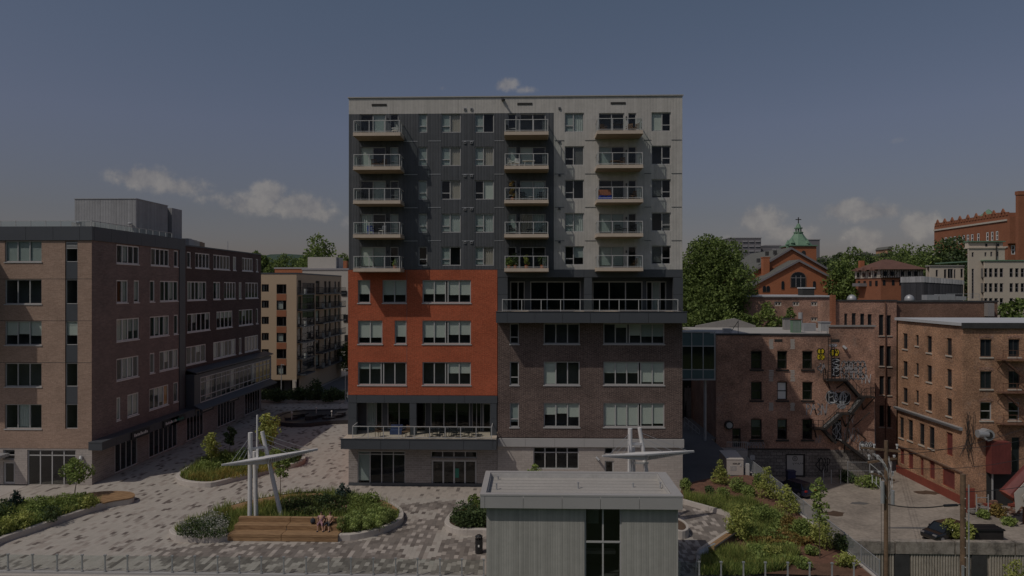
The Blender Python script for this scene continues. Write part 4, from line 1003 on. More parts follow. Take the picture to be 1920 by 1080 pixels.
a, c = onY(637, 489, 168), onY(650, 505, 168); MB().box(a.x, c.x, 168, 169.5, c.z-1, a.z).build('chimney', 'church_brick', RB2)
# ================================================================== OLD BRICK MILL WITH GRAFFITI AND FIRE ESCAPE
YG = 84.0
XG0, XG1, XGs = onY(1343, 540, YG).x, onY(1640, 540, YG).x, onY(1556, 540, YG).x
GB = thing('brick_mill_building', 'three storey old red brick mill with graffiti, fire escape and stone basement beside the lot', 'building', (XG0, YG, LZ))
def gx(p): return onY(p, 540, YG).x
def gzz(y, p=1480): return onY(p, y, YG).z
zG = gzz(629); zGs = gzz(843)
w = Wall(GB, XG0, YG, 0, XG1-XG0, zGs, zG, 'mill_brick', label='weathered red brick')
for c, (p, q) in enumerate(((1408,1428.5),(1457.5,1476),(1504.5,1523.5))):
    for r_, (a, b) in enumerate(((658,692),(716,750),(786,824))):
        w.pwin(p, a, q, b, cols=(1,), bars=[(.5,)], fw=.12, fm='black_steel', gm='dark_glass' if (c, r_) != (1, 1) else 'sign_white', inset=.16, blinds=[0 if (c, r_) == (1, 1) else (.4,'blind_shade') if r_ == 2 and c < 2 else 0], bm='blind', label='boarded pale window' if (c, r_) == (1, 1) else None)
        s0, s1, z0, z1 = w.rect(p, a, q, b); X = XG0+s0; V = XG0+s1
        MB().box(X-.18, V+.18, YG-.12, YG-.003, z0-.22, z0-.02).build('sill', 'black_steel', GB)
        b_ = MB(); n = 8; cz = z1-.02
        arc = [(X-.1+(V-X+.2)*k/n, cz+.22*sin(pi*k/n)+.0) for k in range(n+1)]
        b_.slab([(x, YG-.03, z) for x, z in arc]+[(V+.1, YG-.03, cz+.001), (X-.1, YG-.03, cz)][0:1] , (0, .027, 0)); b_.build('lintel', 'mill_brick_brown', GB)
w.pwin(1560, 671, 1575, 707, fw=.1, fm='black_steel', gm='dark_glass', name='door')
w.pwin(1560, 787, 1578, 828, fw=.1, fm='black_steel', gm='dark_glass', name='door')
w.pwin(1373, 803, 1389, 838, fw=.12, fm='black_steel', gm='dark_glass', name='door')
w.finish()
ws_ = Wall(GB, XG0, YG-.06, 0, XG1-XG0, LZ, zGs-.003, 'rubble_stone', label='grey rubble stone basement')
s0, s1, z0, z1 = ws_.rect(1473, 851, 1510, 888); ws_.win(s0, s1, LZ+.02, z1, fw=.2, fm='black_steel', gm='white_wall', name='garage_door', label='pale grey garage door with black stencilling')
ws_.finish()
gd = MB()
def stroke(b, pts, wd, y):
    for i in range(len(pts)-1):
        a, c = Vector((pts[i][0], y, pts[i][1])), Vector((pts[i+1][0], y, pts[i+1][1])); d = (c-a)
        if d.length < 1e-4: continue
        n = Vector((-d.z, 0, d.x)).normalized()*wd/2; d2 = d.normalized()*wd*.3
        b.poly([a-n-d2, c-n+d2, c+n+d2, a+n-d2])
yd = YG-.06+.10+.03-.012
cx, cz = gx(1491), gzz(860)
stroke(gd, [(cx+.28*cos(k*pi/6), cz+.28*sin(k*pi/6)) for k in range(13)], .06, yd); stroke(gd, [(cx-.08, cz+.12), (cx-.08, cz-.12)], .06, yd); stroke(gd, [(cx+.08, cz+.12), (cx+.08, cz-.12)], .06, yd)
for k in range(8): stroke(gd, [(gx(1487)+.22*k, gzz(868)), (gx(1487)+.22*k+.1, gzz(868)-.12-.1*(k % 3 == 0))], .06, yd)
gd.build('stencil_marks', 'spray_black', GB)
MB().box(gx(1400), gx(1556), YG-.16, YG-.065, zGs-.02, zGs+.14).build('ledge', 'black_steel', GB)
# parapet, tarred coping, taller right-hand bay
MB().box(XG0-.05, XGs, YG-.1, YG+.4, zG+.003, zG+.22).build('coping', 'tar', GB)
zGr = gzz(613, 1600)
MB().box(XGs+.003, XG1, YG+.005, YG+.35, zG+.003, zGr).build('parapet', 'mill_brick', GB); MB().box(XGs-.1, XG1+.12, YG-.12, YG+.5, zGr+.003, zGr+.2).build('coping', 'membrane_grey', GB)
MB().box(XG0, XG1, YG+.42, YG+18.5, zG-.35, zG-.05).build('roof', 'membrane', GB)
MB().box(XG1-.3, XG1+.001, YG+.36, YG+18, LZ, zG-.36).box(XG0, XG0+.3, YG+.36, YG+18, LZ, zG-.36).build('side_wall', 'mill_brick_brown', GB)
MB().box(XG0+.5, XG1-.5, YG+2.2, YG+17, LZ, zG-.4).build('core', 'interior_dark', GB)
for k, p in enumerate((1446, 1486)):    # pale cement scars of old shafts
    for (a, b) in ((636,655),(694,716),(755,770)):
        rr = random.Random(k*10+a); m_ = MB()
        for q in range(7): z = gzz(a)-(gzz(a)-gzz(b))*q/7; m_.box(gx(p)-.2-.1*rr.random(), gx(p)+.2+.1*rr.random(), YG-.012, YG-.003, z-.14, z+.02*rr.random())
        m_.build('cement_scar', 'concrete', GB)
for (p, q, a, b) in ((1452,1467,636,641), (1558,1574,636,641)): MB().box(gx(p), gx(q), YG-.02, YG-.003, gzz(b), gzz(a)).build('vent_slot', 'interior_dark', GB)
MB().tube([(gx(1581), YG-.02, gzz(649)), (gx(1584), YG-.5, gzz(654))], .17, 8).build('floodlight', 'galvanised', GB)
f = MB().tube([(gx(1366), YG-.003, gzz(797)), (gx(1366), YG-.35, gzz(797))], .52, 16); f.mat(1).tube([(gx(1366), YG-.352, gzz(797)), (gx(1366), YG-.40, gzz(797))], .36, 14); f.build('exhaust_fan', ['black_steel', 'galvanised'], GB)
MB().box(gx(1403.5), gx(1413), YG-.5, YG-.07, gzz(861), gzz(853)).build('wall_box', 'grey_door', GB)
# landing and stairs at the side door
lzv = gzz(839, 1380)
MB().box(XG0-.2, gx(1394), YG-1.6, YG-.065, LZ, lzv).build('landing', 'concrete', GB)
b = MB()
x0_, x1_ = gx(1356), gx(1394)
for zz in (lzv+1.0, lzv+.1): b.box(x0_, x1_, YG-1.58, YG-1.53, zz-.03, zz+.03)
for k in range(11): x = x0_+(x1_-x0_-.04)*k/10; b.box(x, x+.04, YG-1.58, YG-1.54, lzv, lzv+1.0)
b.build('landing_railing', 'galvanised', GB)
# graffiti (flat paint)
def scrawl(name, mat, p0, y0, p1, y1, n, wd, seed, dy=.014, Y=YG, par=GB, fill=None, rot=0):
    rr = random.Random(seed); x0, x1 = onY(p0, 540, Y).x, onY(p1, 540, Y).x; z1, z0 = onY(p0, y0, Y).z, onY(p0, y1, Y).z; nb = n
    if fill:
        b = MB()
        for k in range(nb):
            cx = x0+(x1-x0)*(k+.5)/nb; cz = (z0+z1)/2+rr.uniform(-.1, .1)*(z1-z0); rx = (x1-x0)/nb*.72; rz = (z1-z0)*.5
            b.poly([(cx+rx*cos(a)*rr.uniform(.85,1.1), Y-dy-.0012*k, cz+rz*sin(a)*rr.uniform(.85,1.1)) for a in [-q*pi/9 for q in range(18)]])
        b.build('graffiti', fill, par)
    b = MB(); yy = Y-dy-.012
    for k in range(nb):
        cx = x0+(x1-x0)*(k+.5)/nb; w_ = (x1-x0)/nb*.55; h_ = (z1-z0)*.42; cz = (z0+z1)/2
        kind = rr.choice('OSAPN3'); 
        if kind == 'O': pts = [(cx+w_*cos(a*pi/7), cz+h_*sin(a*pi/7)) for a in range(15)]
        elif kind == 'S': pts = [(cx+w_*.8*sin(t*2*pi/12*1.3+.5), cz+h_-2*h_*t/12) for t in range(13)]
        elif kind == '3': pts = [(cx+w_*.8*abs(sin(t*pi/6))-w_*.3, cz+h_-2*h_*t/12) for t in range(13)]
        elif kind == 'A': pts = [(cx-w_, cz-h_), (cx, cz+h_), (cx+w_, cz-h_), (cx+w_*.5, cz), (cx-w_*.5, cz)]
        elif kind == 'P': pts = [(cx-w_*.5, cz-h_), (cx-w_*.5, cz+h_)]+[(cx-w_*.5+w_*1.2*sin(a*pi/6), cz+h_*.5+h_*.5*cos(a*pi/6)) for a in range(7)]
        else: pts = [(cx-w_, cz-h_), (cx-w_*.7, cz+h_), (cx+w_*.5, cz-h_), (cx+w_, cz+h_)]
        stroke(b, pts, wd, yy)
        if fill or n > 4: stroke(b, [(cx+w_*1.25*cos(a*pi/8), cz+h_*1.15*sin(a*pi/8)) for a in range(17)], wd*.7, yy-.002)
    return b.build('graffiti', mat, par)
scrawl('g', 'spray_black', 1533, 653, 1545, 664, 2, .06, 3, fill='yellow_paint'); scrawl('g', 'spray_black', 1533, 663, 1545, 675, 2, .06, 33, fill='yellow_paint'); scrawl('g', 'spray_black', 1557, 654, 1572, 668, 2, .08, 4, fill='yellow_paint')
scrawl('g', 'spray_white', 1556, 645, 1568, 650, 2, .10, 5, fill='spray_pink')
scrawl('g', 'spray_white', 1560.5, 673, 1574, 688, 1, .10, 6, dy=-.05, fill='spray_black'); scrawl('g', 'spray_white', 1560.5, 689, 1574, 705, 1, .10, 7, dy=-.05, fill='spray_black')
scrawl('g', 'spray_grey', 1578, 676, 1622, 712, 5, .2, 8); scrawl('g', 'spray_white', 1584, 690, 1618, 712, 4, .07, 38); scrawl('g', 'spray_white', 1614, 700, 1632, 720, 2, .08, 9)
# big black bubble piece reading 30
scrawl('g', 'spray_white', 1551, 732, 1592, 758, 3, .06, 10, fill='spray_black')
def digits(txt, x, z, h, wd, y, mat, par):
    G = {'3': [(-.4,1),(.2,1),(.45,.78),(.1,.52),(.5,.28),(.2,0),(-.4,0)], '0': [(.4*cos(a*pi/6), .5+.5*sin(a*pi/6)) for a in range(13)],
         'K': [(-.4,0),(-.4,1),(-.4,.5),(.4,1),(-.4,.5),(.4,0)], 'O': [(.42*cos(a*pi/6), .5+.5*sin(a*pi/6)) for a in range(13)], 'H': [(-.4,0),(-.4,1),(-.4,.5),(.4,.5),(.4,1),(.4,0)],
         'L': [(-.35,1),(-.35,0),(.4,0)], 'E': [(.4,1),(-.35,1),(-.35,.5),(.3,.5),(-.35,.5),(-.35,0),(.4,0)], 'R': [(-.4,0),(-.4,1),(.2,1),(.4,.78),(.2,.5),(-.4,.5),(0,.5),(.4,0)]}
    b = MB()
    for k, ch in enumerate(txt): stroke(b, [(x+h*.95*k+px_*h*.8, z+pz*h) for px_, pz in G[ch]], wd, y)
    return b.build('lettering', mat, par)
digits('30', gx(1563), gzz(754), 1.15, .13, YG-.034, 'spray_white', GB)
scrawl('g', 'spray_grey', 1510, 755, 1550, 779, 4, .13, 12); scrawl('g', 'spray_grey', 1532, 680, 1548, 700, 2, .13, 39); scrawl('g', 'spray_white', 1586, 772, 1600, 795, 2, .06, 40); scrawl('g', 'spray_white', 1572, 757, 1583, 766, 1, .12, 21, fill='spray_grey')
scrawl('g', 'spray_white', 1560.5, 792, 1577.5, 826, 2, .07, 13, dy=-.05, fill='spray_black'); scrawl('g', 'spray_white', 1559, 789, 1576, 797, 4, .06, 23)
scrawl('g', 'spray_grey', 1584, 800, 1612, 830, 4, .09, 14); scrawl('g', 'spray_white', 1612, 828, 1636, 845, 3, .08, 15, fill='spray_black')
scrawl('g', 'spray_grey', 1400, 828, 1432, 841, 6, .07, 16); scrawl('g', 'spray_grey', 1530, 815, 1542, 832, 2, .06, 17)
scrawl('g', 'spray_black', 1529, 856, 1556, 886, 4, .09, 18, dy=.075); scrawl('g', 'spray_grey', 1612, 848, 1636, 862, 3, .08, 19, dy=.075)
# fire escape
FE = MB(); YO = YG-1.25
def P3(p, y, yy): v = onY(p, y, YG); return Vector((v.x, yy, v.z))
fe = MB().box(gx(1543), gx(1580), YO, YG-.02, gzz(712), gzz(709)).build('fire_escape', 'black_steel', GB, 'black iron fire escape zigzag')
MB().box(gx(1603), gx(1632), YO, YG-.02, gzz(742.5), gzz(740.5)).build('platform', 'black_steel', fe)
MB().box(gx(1567), gx(1594), YO, YG-.02, gzz(774), gzz(772)).build('platform', 'black_steel', fe)
MB().box(gx(1517), gx(1542), YO, YG-.02, gzz(802), gzz(800)).build('platform', 'black_steel', fe)
def flight(p0, y0, p1, y1, n, mat='galvanised', yo=YO, w_=.85):
    a, c = P3(p0, y0, yo), P3(p1, y1, yo); b = MB(); b.bar(a, c, .08, .32); b.bar(a+Vector((0,w_,0)), c+Vector((0,w_,0)), .08, .32)
    b.bar(a+Vector((0,0,1.0)), c+Vector((0,0,1.0)), .05)
    for k in range(0, n+1, 3): q = a.lerp(c, k/n); b.bar(q, q+Vector((0,0,1.0)), .035)
    st = b.build('stair', 'black_steel', fe); b = MB()
    for k in range(n): q = a.lerp(c, (k+.5)/n); b.box(q.x-.13, q.x+.13, yo+.035, yo+w_-.035, q.z+.02, q.z+.06)
    b.build('treads', mat, st)
flight(1580, 711, 1606, 741, 12, 'black_steel', YO+.4, .8); flight(1612, 742, 1588, 772, 13); flight(1570, 773, 1540, 800, 13); flight(1537, 801, 1562, 828, 10, 'black_steel', YO+.35, .8)
flight(1570, 822, 1652, 886, 26, 'galvanised')
def rail(pts, posts=True, h=1.0, name='railing'):
    b = MB()
    for i in range(len(pts)-1):
        a, c = Vector(pts[i]), Vector(pts[i+1]); b.bar(a+Vector((0,0,h)), c+Vector((0,0,h)), .045); b.bar(a+Vector((0,0,h*.5)), c+Vector((0,0,h*.5)), .03)
        n = max(2, int((c-a).length/.45))
        for k in range(n+1): q = a.lerp(c, k/n); b.bar(q, q+Vector((0,0,h)), .04)
    b.build(name, 'black_steel', fe)
rail([P3(1543, 709, YG-.05), P3(1543, 709, YO), P3(1580, 709, YO)]); rail([P3(1606, 740.5, YO), P3(1632, 740.5, YO), P3(1632, 740.5, YG-.05)]); rail([P3(1517, 800, YG-.05), P3(1517, 800, YO), P3(1536, 800, YO)]); rail([P3(1572, 772, YO), P3(1590, 772, YO)])
b = MB()
for (p, y, q, yy) in ((1543,711,1556,728),(1580,711,1568,728),(1605,742,1618,768),(1632,742,1618,768),(1568,774,1585,800),(1592,774,1585,800),(1520,802,1530,820),(1594,802,1622,822),(1622,770,1600,800),(1585,773,1582,848)):
    b.bar(P3(p, y, YO+.1), P3(q, yy, YG-.05), .11)
b.build('bracket', 'black_steel', fe)
b = MB()
for x in (gx(1550), gx(1555.5)): b.box(x-.03, x+.03, YG-.5, YG-.44, gzz(709), gzz(632))
for k in range(18): z = gzz(709)+(gzz(632)-gzz(709))*k/18; b.box(gx(1550), gx(1555.5), YG-.49, YG-.45, z, z+.04)
b.build('ladder', 'black_steel', fe)
# things on its roof
zR = zG-.05
def rooftop(name, label, cat, p0, p1, ytop, Y, mat, d=1.2, cap=None, legs=0):
    x0, x1 = onY(p0, 540, Y).x, onY(p1, 540, Y).x; zt = onY((p0+p1)/2, ytop, Y).z
    t = thing(name, label, cat, ((x0+x1)/2, Y, zR))
    b = MB().box(x0, x1, Y, Y+d, zR+legs, zt)
    if legs:
        for x in (x0+.05, x1-.1):
            for y in (Y+.05, Y+d-.1): b.box(x, x+.05, y, y+.05, zR, zR+legs)
    b.build('casing', mat, t)
    n = max(3, int((x1-x0)/.18)); b = MB()
    for k in range(n): x = x0+.06+(x1-x0-.12)*k/n; b.box(x, x+.05, Y-.03, Y-.003, zR+legs+.1, zt-.1)
    b.build('grille', 'galvanised', t)
    if cap: MB().box(x0-.08, x1+.08, Y-.08, Y+d+.08, zt+.003, zt+.12).build('cover', cap, t)
    return t
rooftop('air_conditioner', 'small grey air conditioner pair at the left front edge of the mill roof', 'air conditioner', 1357, 1372, 616, 86, 'alu', .6, None, .2)
rooftop('ventilation_unit', 'green sheet metal exhaust unit on the mill roof', 'roof unit', 1486, 1502, 600, 90, 'copper_green', .8, 'rust')
rooftop('air_handler', 'grey air handler on legs at the right of the green roof unit', 'roof unit', 1539, 1557, 605, 86.5, 'alu', .8, 'galvanised', .4)
rooftop('roof_hatch', 'pale box hatch left behind the green roof unit', 'roof unit', 1470, 1489, 598, 96, 'membrane_grey', .6, 'tar')
rooftop('duct_box', 'long low silver duct box behind the air handler', 'roof unit', 1507, 1530, 606, 93, 'galvanised', .6)
tp = thing('vent_pipe', 'vertical silver vent pipe behind the green roof unit', 'pipe', (onY(1501, 540, 95).x, 95, zR)); MB().tube([(tp.location.x, 95, zR), (tp.location.x, 95, onY(1501, 586, 95).z)], .3, 10).build('pipe', 'galvanised', tp)
vx = onY(1375, 540, 87).x; t = thing('roof_frame', 'thin dark pipe frame beside the small air conditioner on the mill roof', 'frame', (vx, 87, zR))
MB().bar((vx-.5, 87, zR), (vx+.6, 87, zR+1.6), .06).bar((vx+.6, 87, zR), (vx+.6, 87, zR+1.7), .06).bar((vx-.5, 87, zR+.9), (vx+.6, 87, zR+.9), .05).build('frame', 'black_steel', t)
# low gabled upstand on the roof's far edge
vx0, vx1, xm = onY(1305, 540, 101.5).x, onY(1417, 540, 101.5).x, onY(1378, 540, 101.5).x
t = thing('roof_gable', 'low pale gabled parapet at the far edge of the mill roof', 'parapet', (xm, 101.5, zR))
MB().slab([(vx0, 101.5, zR), (vx1, 101.5, zR), (vx1, 101.5, zR+.3), (xm, 101.5, zR+1.35), (vx0, 101.5, zR+.25)], (0, .5, 0)).build('wall', 'membrane_grey', t)

# ---------------- glazed bridge between the two buildings
YBr = 82.0
x0, x1 = XR+.02, onY(1341.5, 540, YBr).x; z1, z0 = onY(1310, 621.5, YBr).z, onY(1310, 713, YBr).z
BR = thing('glass_bridge', 'enclosed teal glass footbridge between the apartment block and the mill', 'bridge', (x1, YBr, z0))
b = MB().box(x0, x1, YBr, YBr+2.6, z1-.15, z1).box(x0, x1, YBr, YBr+2.6, z0, z0+.15).box(x1-.12, x1, YBr, YBr+.12, z0+.15, z1-.15)
px3 = [onY(p, 540, YBr).x for p in (1279, 1297, 1318.5)]
for x in px3: b.box(x-.05, x+.05, YBr+.002, YBr+.10, z0+.15, z1-.15)
zz = [onY(1310, y, YBr).z for y in (649, 693)]
for z in zz: b.box(x0, x1-.12, YBr+.004, YBr+.096, z-.05, z+.05)
b.build('frame', 'alu', BR); xx = [x0]+px3+[x1-.1]
for i in range(len(xx)-1):
    for (a, c, mm) in ((z0+.15, zz[1], 'teal_metal'), (zz[1], zz[0], 'teal_glass'), (zz[0], z1-.15, 'teal_metal')):
        MB().box(xx[i]+.06, xx[i+1]-.06, YBr+.04, YBr+.06, a+.06, c-.06).build('pane' if 'glass' in mm else 'spandrel_panel', mm, BR)
MB().box(x0, x1, YBr+2.5, YBr+2.6, z0+.16, z1-.16).build('rear_wall', 'interior', BR)
# alley behind: painted wall with white drips, column, railing
AW = thing('painted_alley_wall', 'dark painted wall with peeling white drips under the glass bridge', 'wall', (18, 97, 0))
xa0, xa1 = onY(1240, 540, 97).x, onY(1352, 540, 97).x
MB().box(xa0, xa1, 97, 97.5, -5, z0+1.5).build('wall', 'interior_dark', AW)
rr = random.Random(5); b = MB()
for k in range(46):
    p = rr.uniform(1283, 1322); x = onY(p, 540, 97).x; zt_ = onY(p, rr.uniform(722, 745), 97).z; L_ = rr.uniform(.5, 6); ww = rr.uniform(.05, .3)
    b.poly([(x, 96.99-k*.0002, zt_), (x+ww, 96.99-k*.0002, zt_), (x+ww*.6, 96.99-k*.0002, zt_-L_), (x+ww*.3, 96.99-k*.0002, zt_-L_)][::-1])
b.build('peeling_paint', 'stone', AW)
cx = onY(1322, 540, 83).x; t = thing('bridge_column', 'slim pale post under the glass bridge', 'column', (cx, 83, -3)); MB().tube([(cx, 83, -3), (cx, 83, z0)], .17, 8).build('post', 'galvanised', t)
t = thing('alley_railing', 'dark metal handrail sloping down the alley beside the apartment block', 'railing', (14.5, 80, 0)); a, c = onY(1284, 782, 88), onY(1312, 806, 86)
b = MB().bar(a, c, .06).bar(a-Vector((0,0,.6)), c-Vector((0,0,.6)), .05)
for k in range(5): q = a.lerp(c, k/4); b.bar(q, q-Vector((0,0,1.2)), .05)
b.build('rail', 'galvanised', t)

# ================================================================== SECOND BRICK BLOCK behind, tall windows
Y2 = 92.0
X20, X21, X22 = onY(1561, 540, Y2).x, onY(1681, 540, Y2).x, onY(1876, 540, Y2).x
M2 = thing('brick_mill_building', 'tall brown brick mill block with narrow arched windows behind the graffiti wall', 'building', (X20, Y2, LZ))
def z2(y, p=1600): return onY(p, y, Y2).z
w = Wall(M2, X20, Y2, 0, X21-X20, LZ, z2(565), 'mill_brick', label='reddish brick face')
AR = dict(fw=.1, fm='dark_frame', gm='car_glass', inset=.14)
for (p, q, a, b) in ((1583,1589,588,616),(1597,1605,587,610),(1613,1621,588,610),(1627,1635,589,610),(1648,1657,590,629),(1663,1671,591,629),(1649,1658,648,686),(1663,1671,649,687),(1649,1658,705,740),(1664,1671,706,741),(1649,1658,760,800),(1664,1671,761,801)):
    w.pwin(p, a, q, b, **AR); s0, s1, c, d = w.rect(p, a, q, b)
    MB().box(X20+s0-.1, X20+s1+.1, Y2-.1, Y2-.003, c-.14, c-.02).build('sill', 'stone_trim', M2)
w.finish()
MB().box(X20, X21+.1, Y2-.1, Y2+.3, z2(565)+.003, z2(565)+.2).build('coping', 'tar', M2)
MB().box(X20, X20+.3, Y2+.3, Y2+4.6, LZ, z2(566)).build('side_wall', 'mill_brick', M2)
MB().box(X20+.31, X21, Y2+.95, Y2+4.6, LZ, z2(568)).box(X21+.01, X22, Y2+.95, Y2+18, LZ, z2(568)).build('roof', 'membrane_grey', M2)
MB().box(X21+.003, X22, Y2+.6, Y2+.9, 5, z2(567, 1780)).build('wall', 'mill_brick_brown', M2, 'dark sooty brick parapet')
MB().box(X21, X22+.1, Y2+.5, Y2+1.1, z2(567, 1780)+.003, z2(567, 1780)+.22).build('coping', 'tar', M2)
MB().tube([(onY(1661, 540, 91.7).x, 91.8, LZ), (onY(1661, 540, 91.7).x, 91.8, z2(565))], .07, 6).build('drainpipe', 'rust', M2)
MB().box(onY(1559, 540, 91.4).x, onY(1567, 540, 91.4).x, 91.4, 91.98, z2(613), z2(553)).build('chimney', 'hospital_brick', M2, 'slim red chimney stack')
a = onY(1862, 586, Y2-.5); MB().box(a.x-.5, a.x+.3, Y2-.3, Y2+.5, a.z-.5, a.z+1.2).build('chimney', 'membrane_grey', M2)
# metal clad stair tower on that roof
Y3 = 118.0
x0, x1, xm = onY(1733, 540, Y3).x, onY(1806, 540, Y3).x, onY(1733, 540, Y3).x; zt = onY(1740, 518, Y3).z; zr2 = z2(568)
t = thing('rooftop_plant_room', 'dark ribbed metal plant room with a white band on the brown mill roof', 'roof building', (x0, Y3, zr2-1)); t.location.z = zr2-1
MB().box(x0, x1, Y3, Y3+7.3, zr2-2, zt-1.0).build('wall', 'tower_cladding', t); MB().slab([(x0-.1, Y3-.1, zt-1.0), (x1+.1, Y3-.1, zt-1.4), (x1+.1, Y3-.1, zt-.7), (x0-.1, Y3-.1, zt)], (0, 7.4, 0)).build('fascia', 'pale_band', t)
t = thing('roof_duct', 'row of silver ducts on the brown mill roof before the dark plant room', 'duct', (onY(1770, 540, 114).x, 114, zr2)); b = MB()
for (p, q, a) in ((1738,1760,553),(1762,1790,552),(1792,1812,556)): v0, v1 = onY(p, a, 114), onY(q, a, 114); b.box(v0.x, v1.x, 114, 115.5, zr2, v0.z)
b.build('duct', 'galvanised', t)
t = thing('roof_railing', 'thin steel guard rail on the brown mill roof right of the ducts', 'railing', (onY(1800, 540, 113).x, 113, zr2)); v0, v1 = onY(1775, 551, 113), onY(1836, 551, 113); b = MB().bar(v0, v1, .06).bar(v0-Vector((0,0,.5)), v1-Vector((0,0,.5)), .05)
for k in range(5): q = v0.lerp(v1, k/4); b.bar(q, (q.x, q.y, zr2), .05)
b.build('rail', 'galvanised', t)
for (p, lb) in ((1597, 'left grey roof dome'), (1705, 'right pale roof dome')):
    v = onY(p, 556, 112); t = thing('roof_dome', lb+' on the brown mill roof', 'skylight', (v.x, 112, zr2)); MB().ball((v.x, 112, zr2+.1), .75, 10, 6, 1.1).build('dome', 'galvanised', t, smooth=True)
# ================================================================== THIRD BRICK BLOCK, right: cream-orange brick, red doors
Y5, X5 = 73.6, onY(1805, 540, 73.6).x
M3 = thing('brick_mill_building', 'sunlit orange brick mill with red painted base and doors at the right edge', 'building', (X5, Y5, LZ))
z5 = onY(1805, 611, Y5).z; YF5 = onX(1681, 540, X5).y
w = Wall(M3, X5, YF5, -90, YF5-Y5, LZ+.9, z5, 'mill_brick_warm', label='sunlit orange brick side')
SD = dict(fw=.09, fm='pale_frame', gm='dark_glass', inset=.14, sill=False)
def sidewin(p, q, a, b, fm='dark_frame', gm='car_glass', sill=True, name='window', **k):
    s0, s1 = w.s_of(p), w.s_of(q); z1 = onX((p+q)/2, a, X5).z; z0 = onX((p+q)/2, b, X5).z
    w.win(s0, s1, z0, z1, fw=.1, fm=fm, gm=gm, inset=.14, name=name, **k)
    if sill:
        v0 = w.world(s0-.12, -.1, z0-.16); v1 = w.world(s1+.12, -.003, z0-.02)
        MB().box(min(v0.x,v1.x), max(v0.x,v1.x), min(v0.y,v1.y), max(v0.y,v1.y), v0.z, v1.z).build('sill', 'stone_trim', M3)
for (p, q, rs) in ((1693,1701.5,((625,654),(677,706),(727,755))),(1717,1722.5,((628,648),(681,703),(732,755))),(1738,1747,((630,661),(685,716),(738,770))),(1775,1784.5,((634,666),(692,725),(747,780)))):
    for (a, b) in rs: sidewin(p, q, a, b)
for (p, q, a, b) in ((1686.5,1694.5,782,821),(1702.5,1711.5,787,826),(1723.5,1733,794,834),(1741.5,1752,800,841)): sidewin(p, q, a, b, bars=[(.2,)])
for (p, q, a, b) in ((1774,1786,811,854),(1687,1695,842,870),(1702.5,1712,848,879),(1725,1731.5,859,892),(1742,1752.5,864,898),(1766,1790,880,914)): sidewin(p, q, a, b, fm='red_paint', gm='red_metal', sill=False, name='door' if q-p < 20 else 'garage_door')
w.finish()
wbq = Wall(M3, X5-.05, YF5, -90, YF5-Y5, LZ, LZ+.897, 'red_paint', label='red painted base'); wbq.finish()
for k in range(3): MB().box(X5-.3-.05*k, X5-.003, Y5, YF5, 3.2+.11*k, 3.3+.11*k).build('pipe_run', 'galvanised', M3)
MB().box(X5-.18, X5-.003, Y5, YF5, -1.25, -1.1).build('string_course', 'mill_brick_brown', M3)
wf5 = Wall(M3, X5+.001, Y5, 0, 24, LZ, z5-.003, 'mill_brick_warm', label='orange brick front with fire escape')
def z55(y): return onY(1860, y, Y5).z
for (p, q) in ((1838,1860),(1891,1912.5),(1945,1966)):
    for k, (a, b) in enumerate(((636,669),(696,729),(754,788))):
        wf5.pwin(p, a, q, b, cols=(1,1) if k < 2 else (1,), bars=[(), ()] if k < 2 else [(.5,)], fm='dark_frame' if k < 2 else 'pale_frame', fw=.1, inset=.14, gm='car_glass' if k < 2 else 'dark_glass')
        s0, s1, c, d = wf5.rect(p, a, q, b); MB().box(X5+s0-.12, X5+s1+.12, Y5-.1, Y5-.003, c-.16, c-.02).build('sill', 'stone_trim', M3)
        bb = MB(); n = 9; aw = (s1-s0)+.3
        for j in range(n): x = X5+s0-.15+aw*j/n; bb.box(x+.01, x+aw/n-.01, Y5-.03, Y5-.003, d+.03+.14*sin(pi*(j+.5)/n), d+.30+.14*sin(pi*(j+.5)/n))
        bb.build('brick_arch', 'mill_brick', M3)
s0, s1, c, d = wf5.rect(1897, 820, 1912, 905); wf5.win(s0, s1, c, d, fm='dark_frame', gm='car_glass', name='door')
wf5.finish()
MB().box(X5-.25, X5+24, Y5-.25, YF5, z5+.003, z5+.32).build('roof', 'membrane_white', M3)
MB().box(X5-.28, X5+24, Y5-.28, Y5-.252, z5-.25, z5+.34).build('gutter', 'tar', M3)
MB().box(X5+.5, X5+23, Y5+2.2, YF5-.4, LZ, z5-.05).build('core', 'interior_dark', M3)
MB().box(X5, X5+24, YF5-.3, YF5-.003, LZ, z5-.01).build('rear_wall', 'mill_brick_warm', M3)
# fire balconies, shutter box, fan and chute on the front
for k, y in enumerate((672.5, 733.5, 792)):
    v = onY(1866, y, Y5); b = MB().box(v.x, v.x+12, Y5-1.2, Y5-.12, v.z-.06, v.z)
    pl = b.build('fire_balcony', 'rust', M3); b = MB(); b.box(v.x, v.x+12, Y5-1.2, Y5-1.16, v.z+.95, v.z+1.0); b.box(v.x, v.x+12, Y5-1.2, Y5-1.17, v.z+.5, v.z+.53)
    for j in range(9): b.box(v.x+1.4*j, v.x+1.4*j+.04, Y5-1.2, Y5-1.16, v.z, v.z+1.0)
    b.build('railing', 'rust', pl); b = MB()
    if k < 2: b.bar((v.x+.3, Y5-.6, v.z-.1), (v.x+4.0, Y5-.6, v.z-3.2), .08).bar((v.x+.3, Y5-1.0, v.z-.1), (v.x+4.0, Y5-1.0, v.z-3.2), .08)
    b.bar((v.x+.2, Y5-1.1, v.z-.08), (v.x+.2, Y5-.05, v.z-1.1), .06).bar((v.x+3.2, Y5-1.1, v.z-.08), (v.x+3.2, Y5-.05, v.z-1.1), .06)
    b.build('bracket', 'rust', pl)
v0, v1 = onY(1859, 829, Y5-.9), onY(1896, 889, Y5-.9)
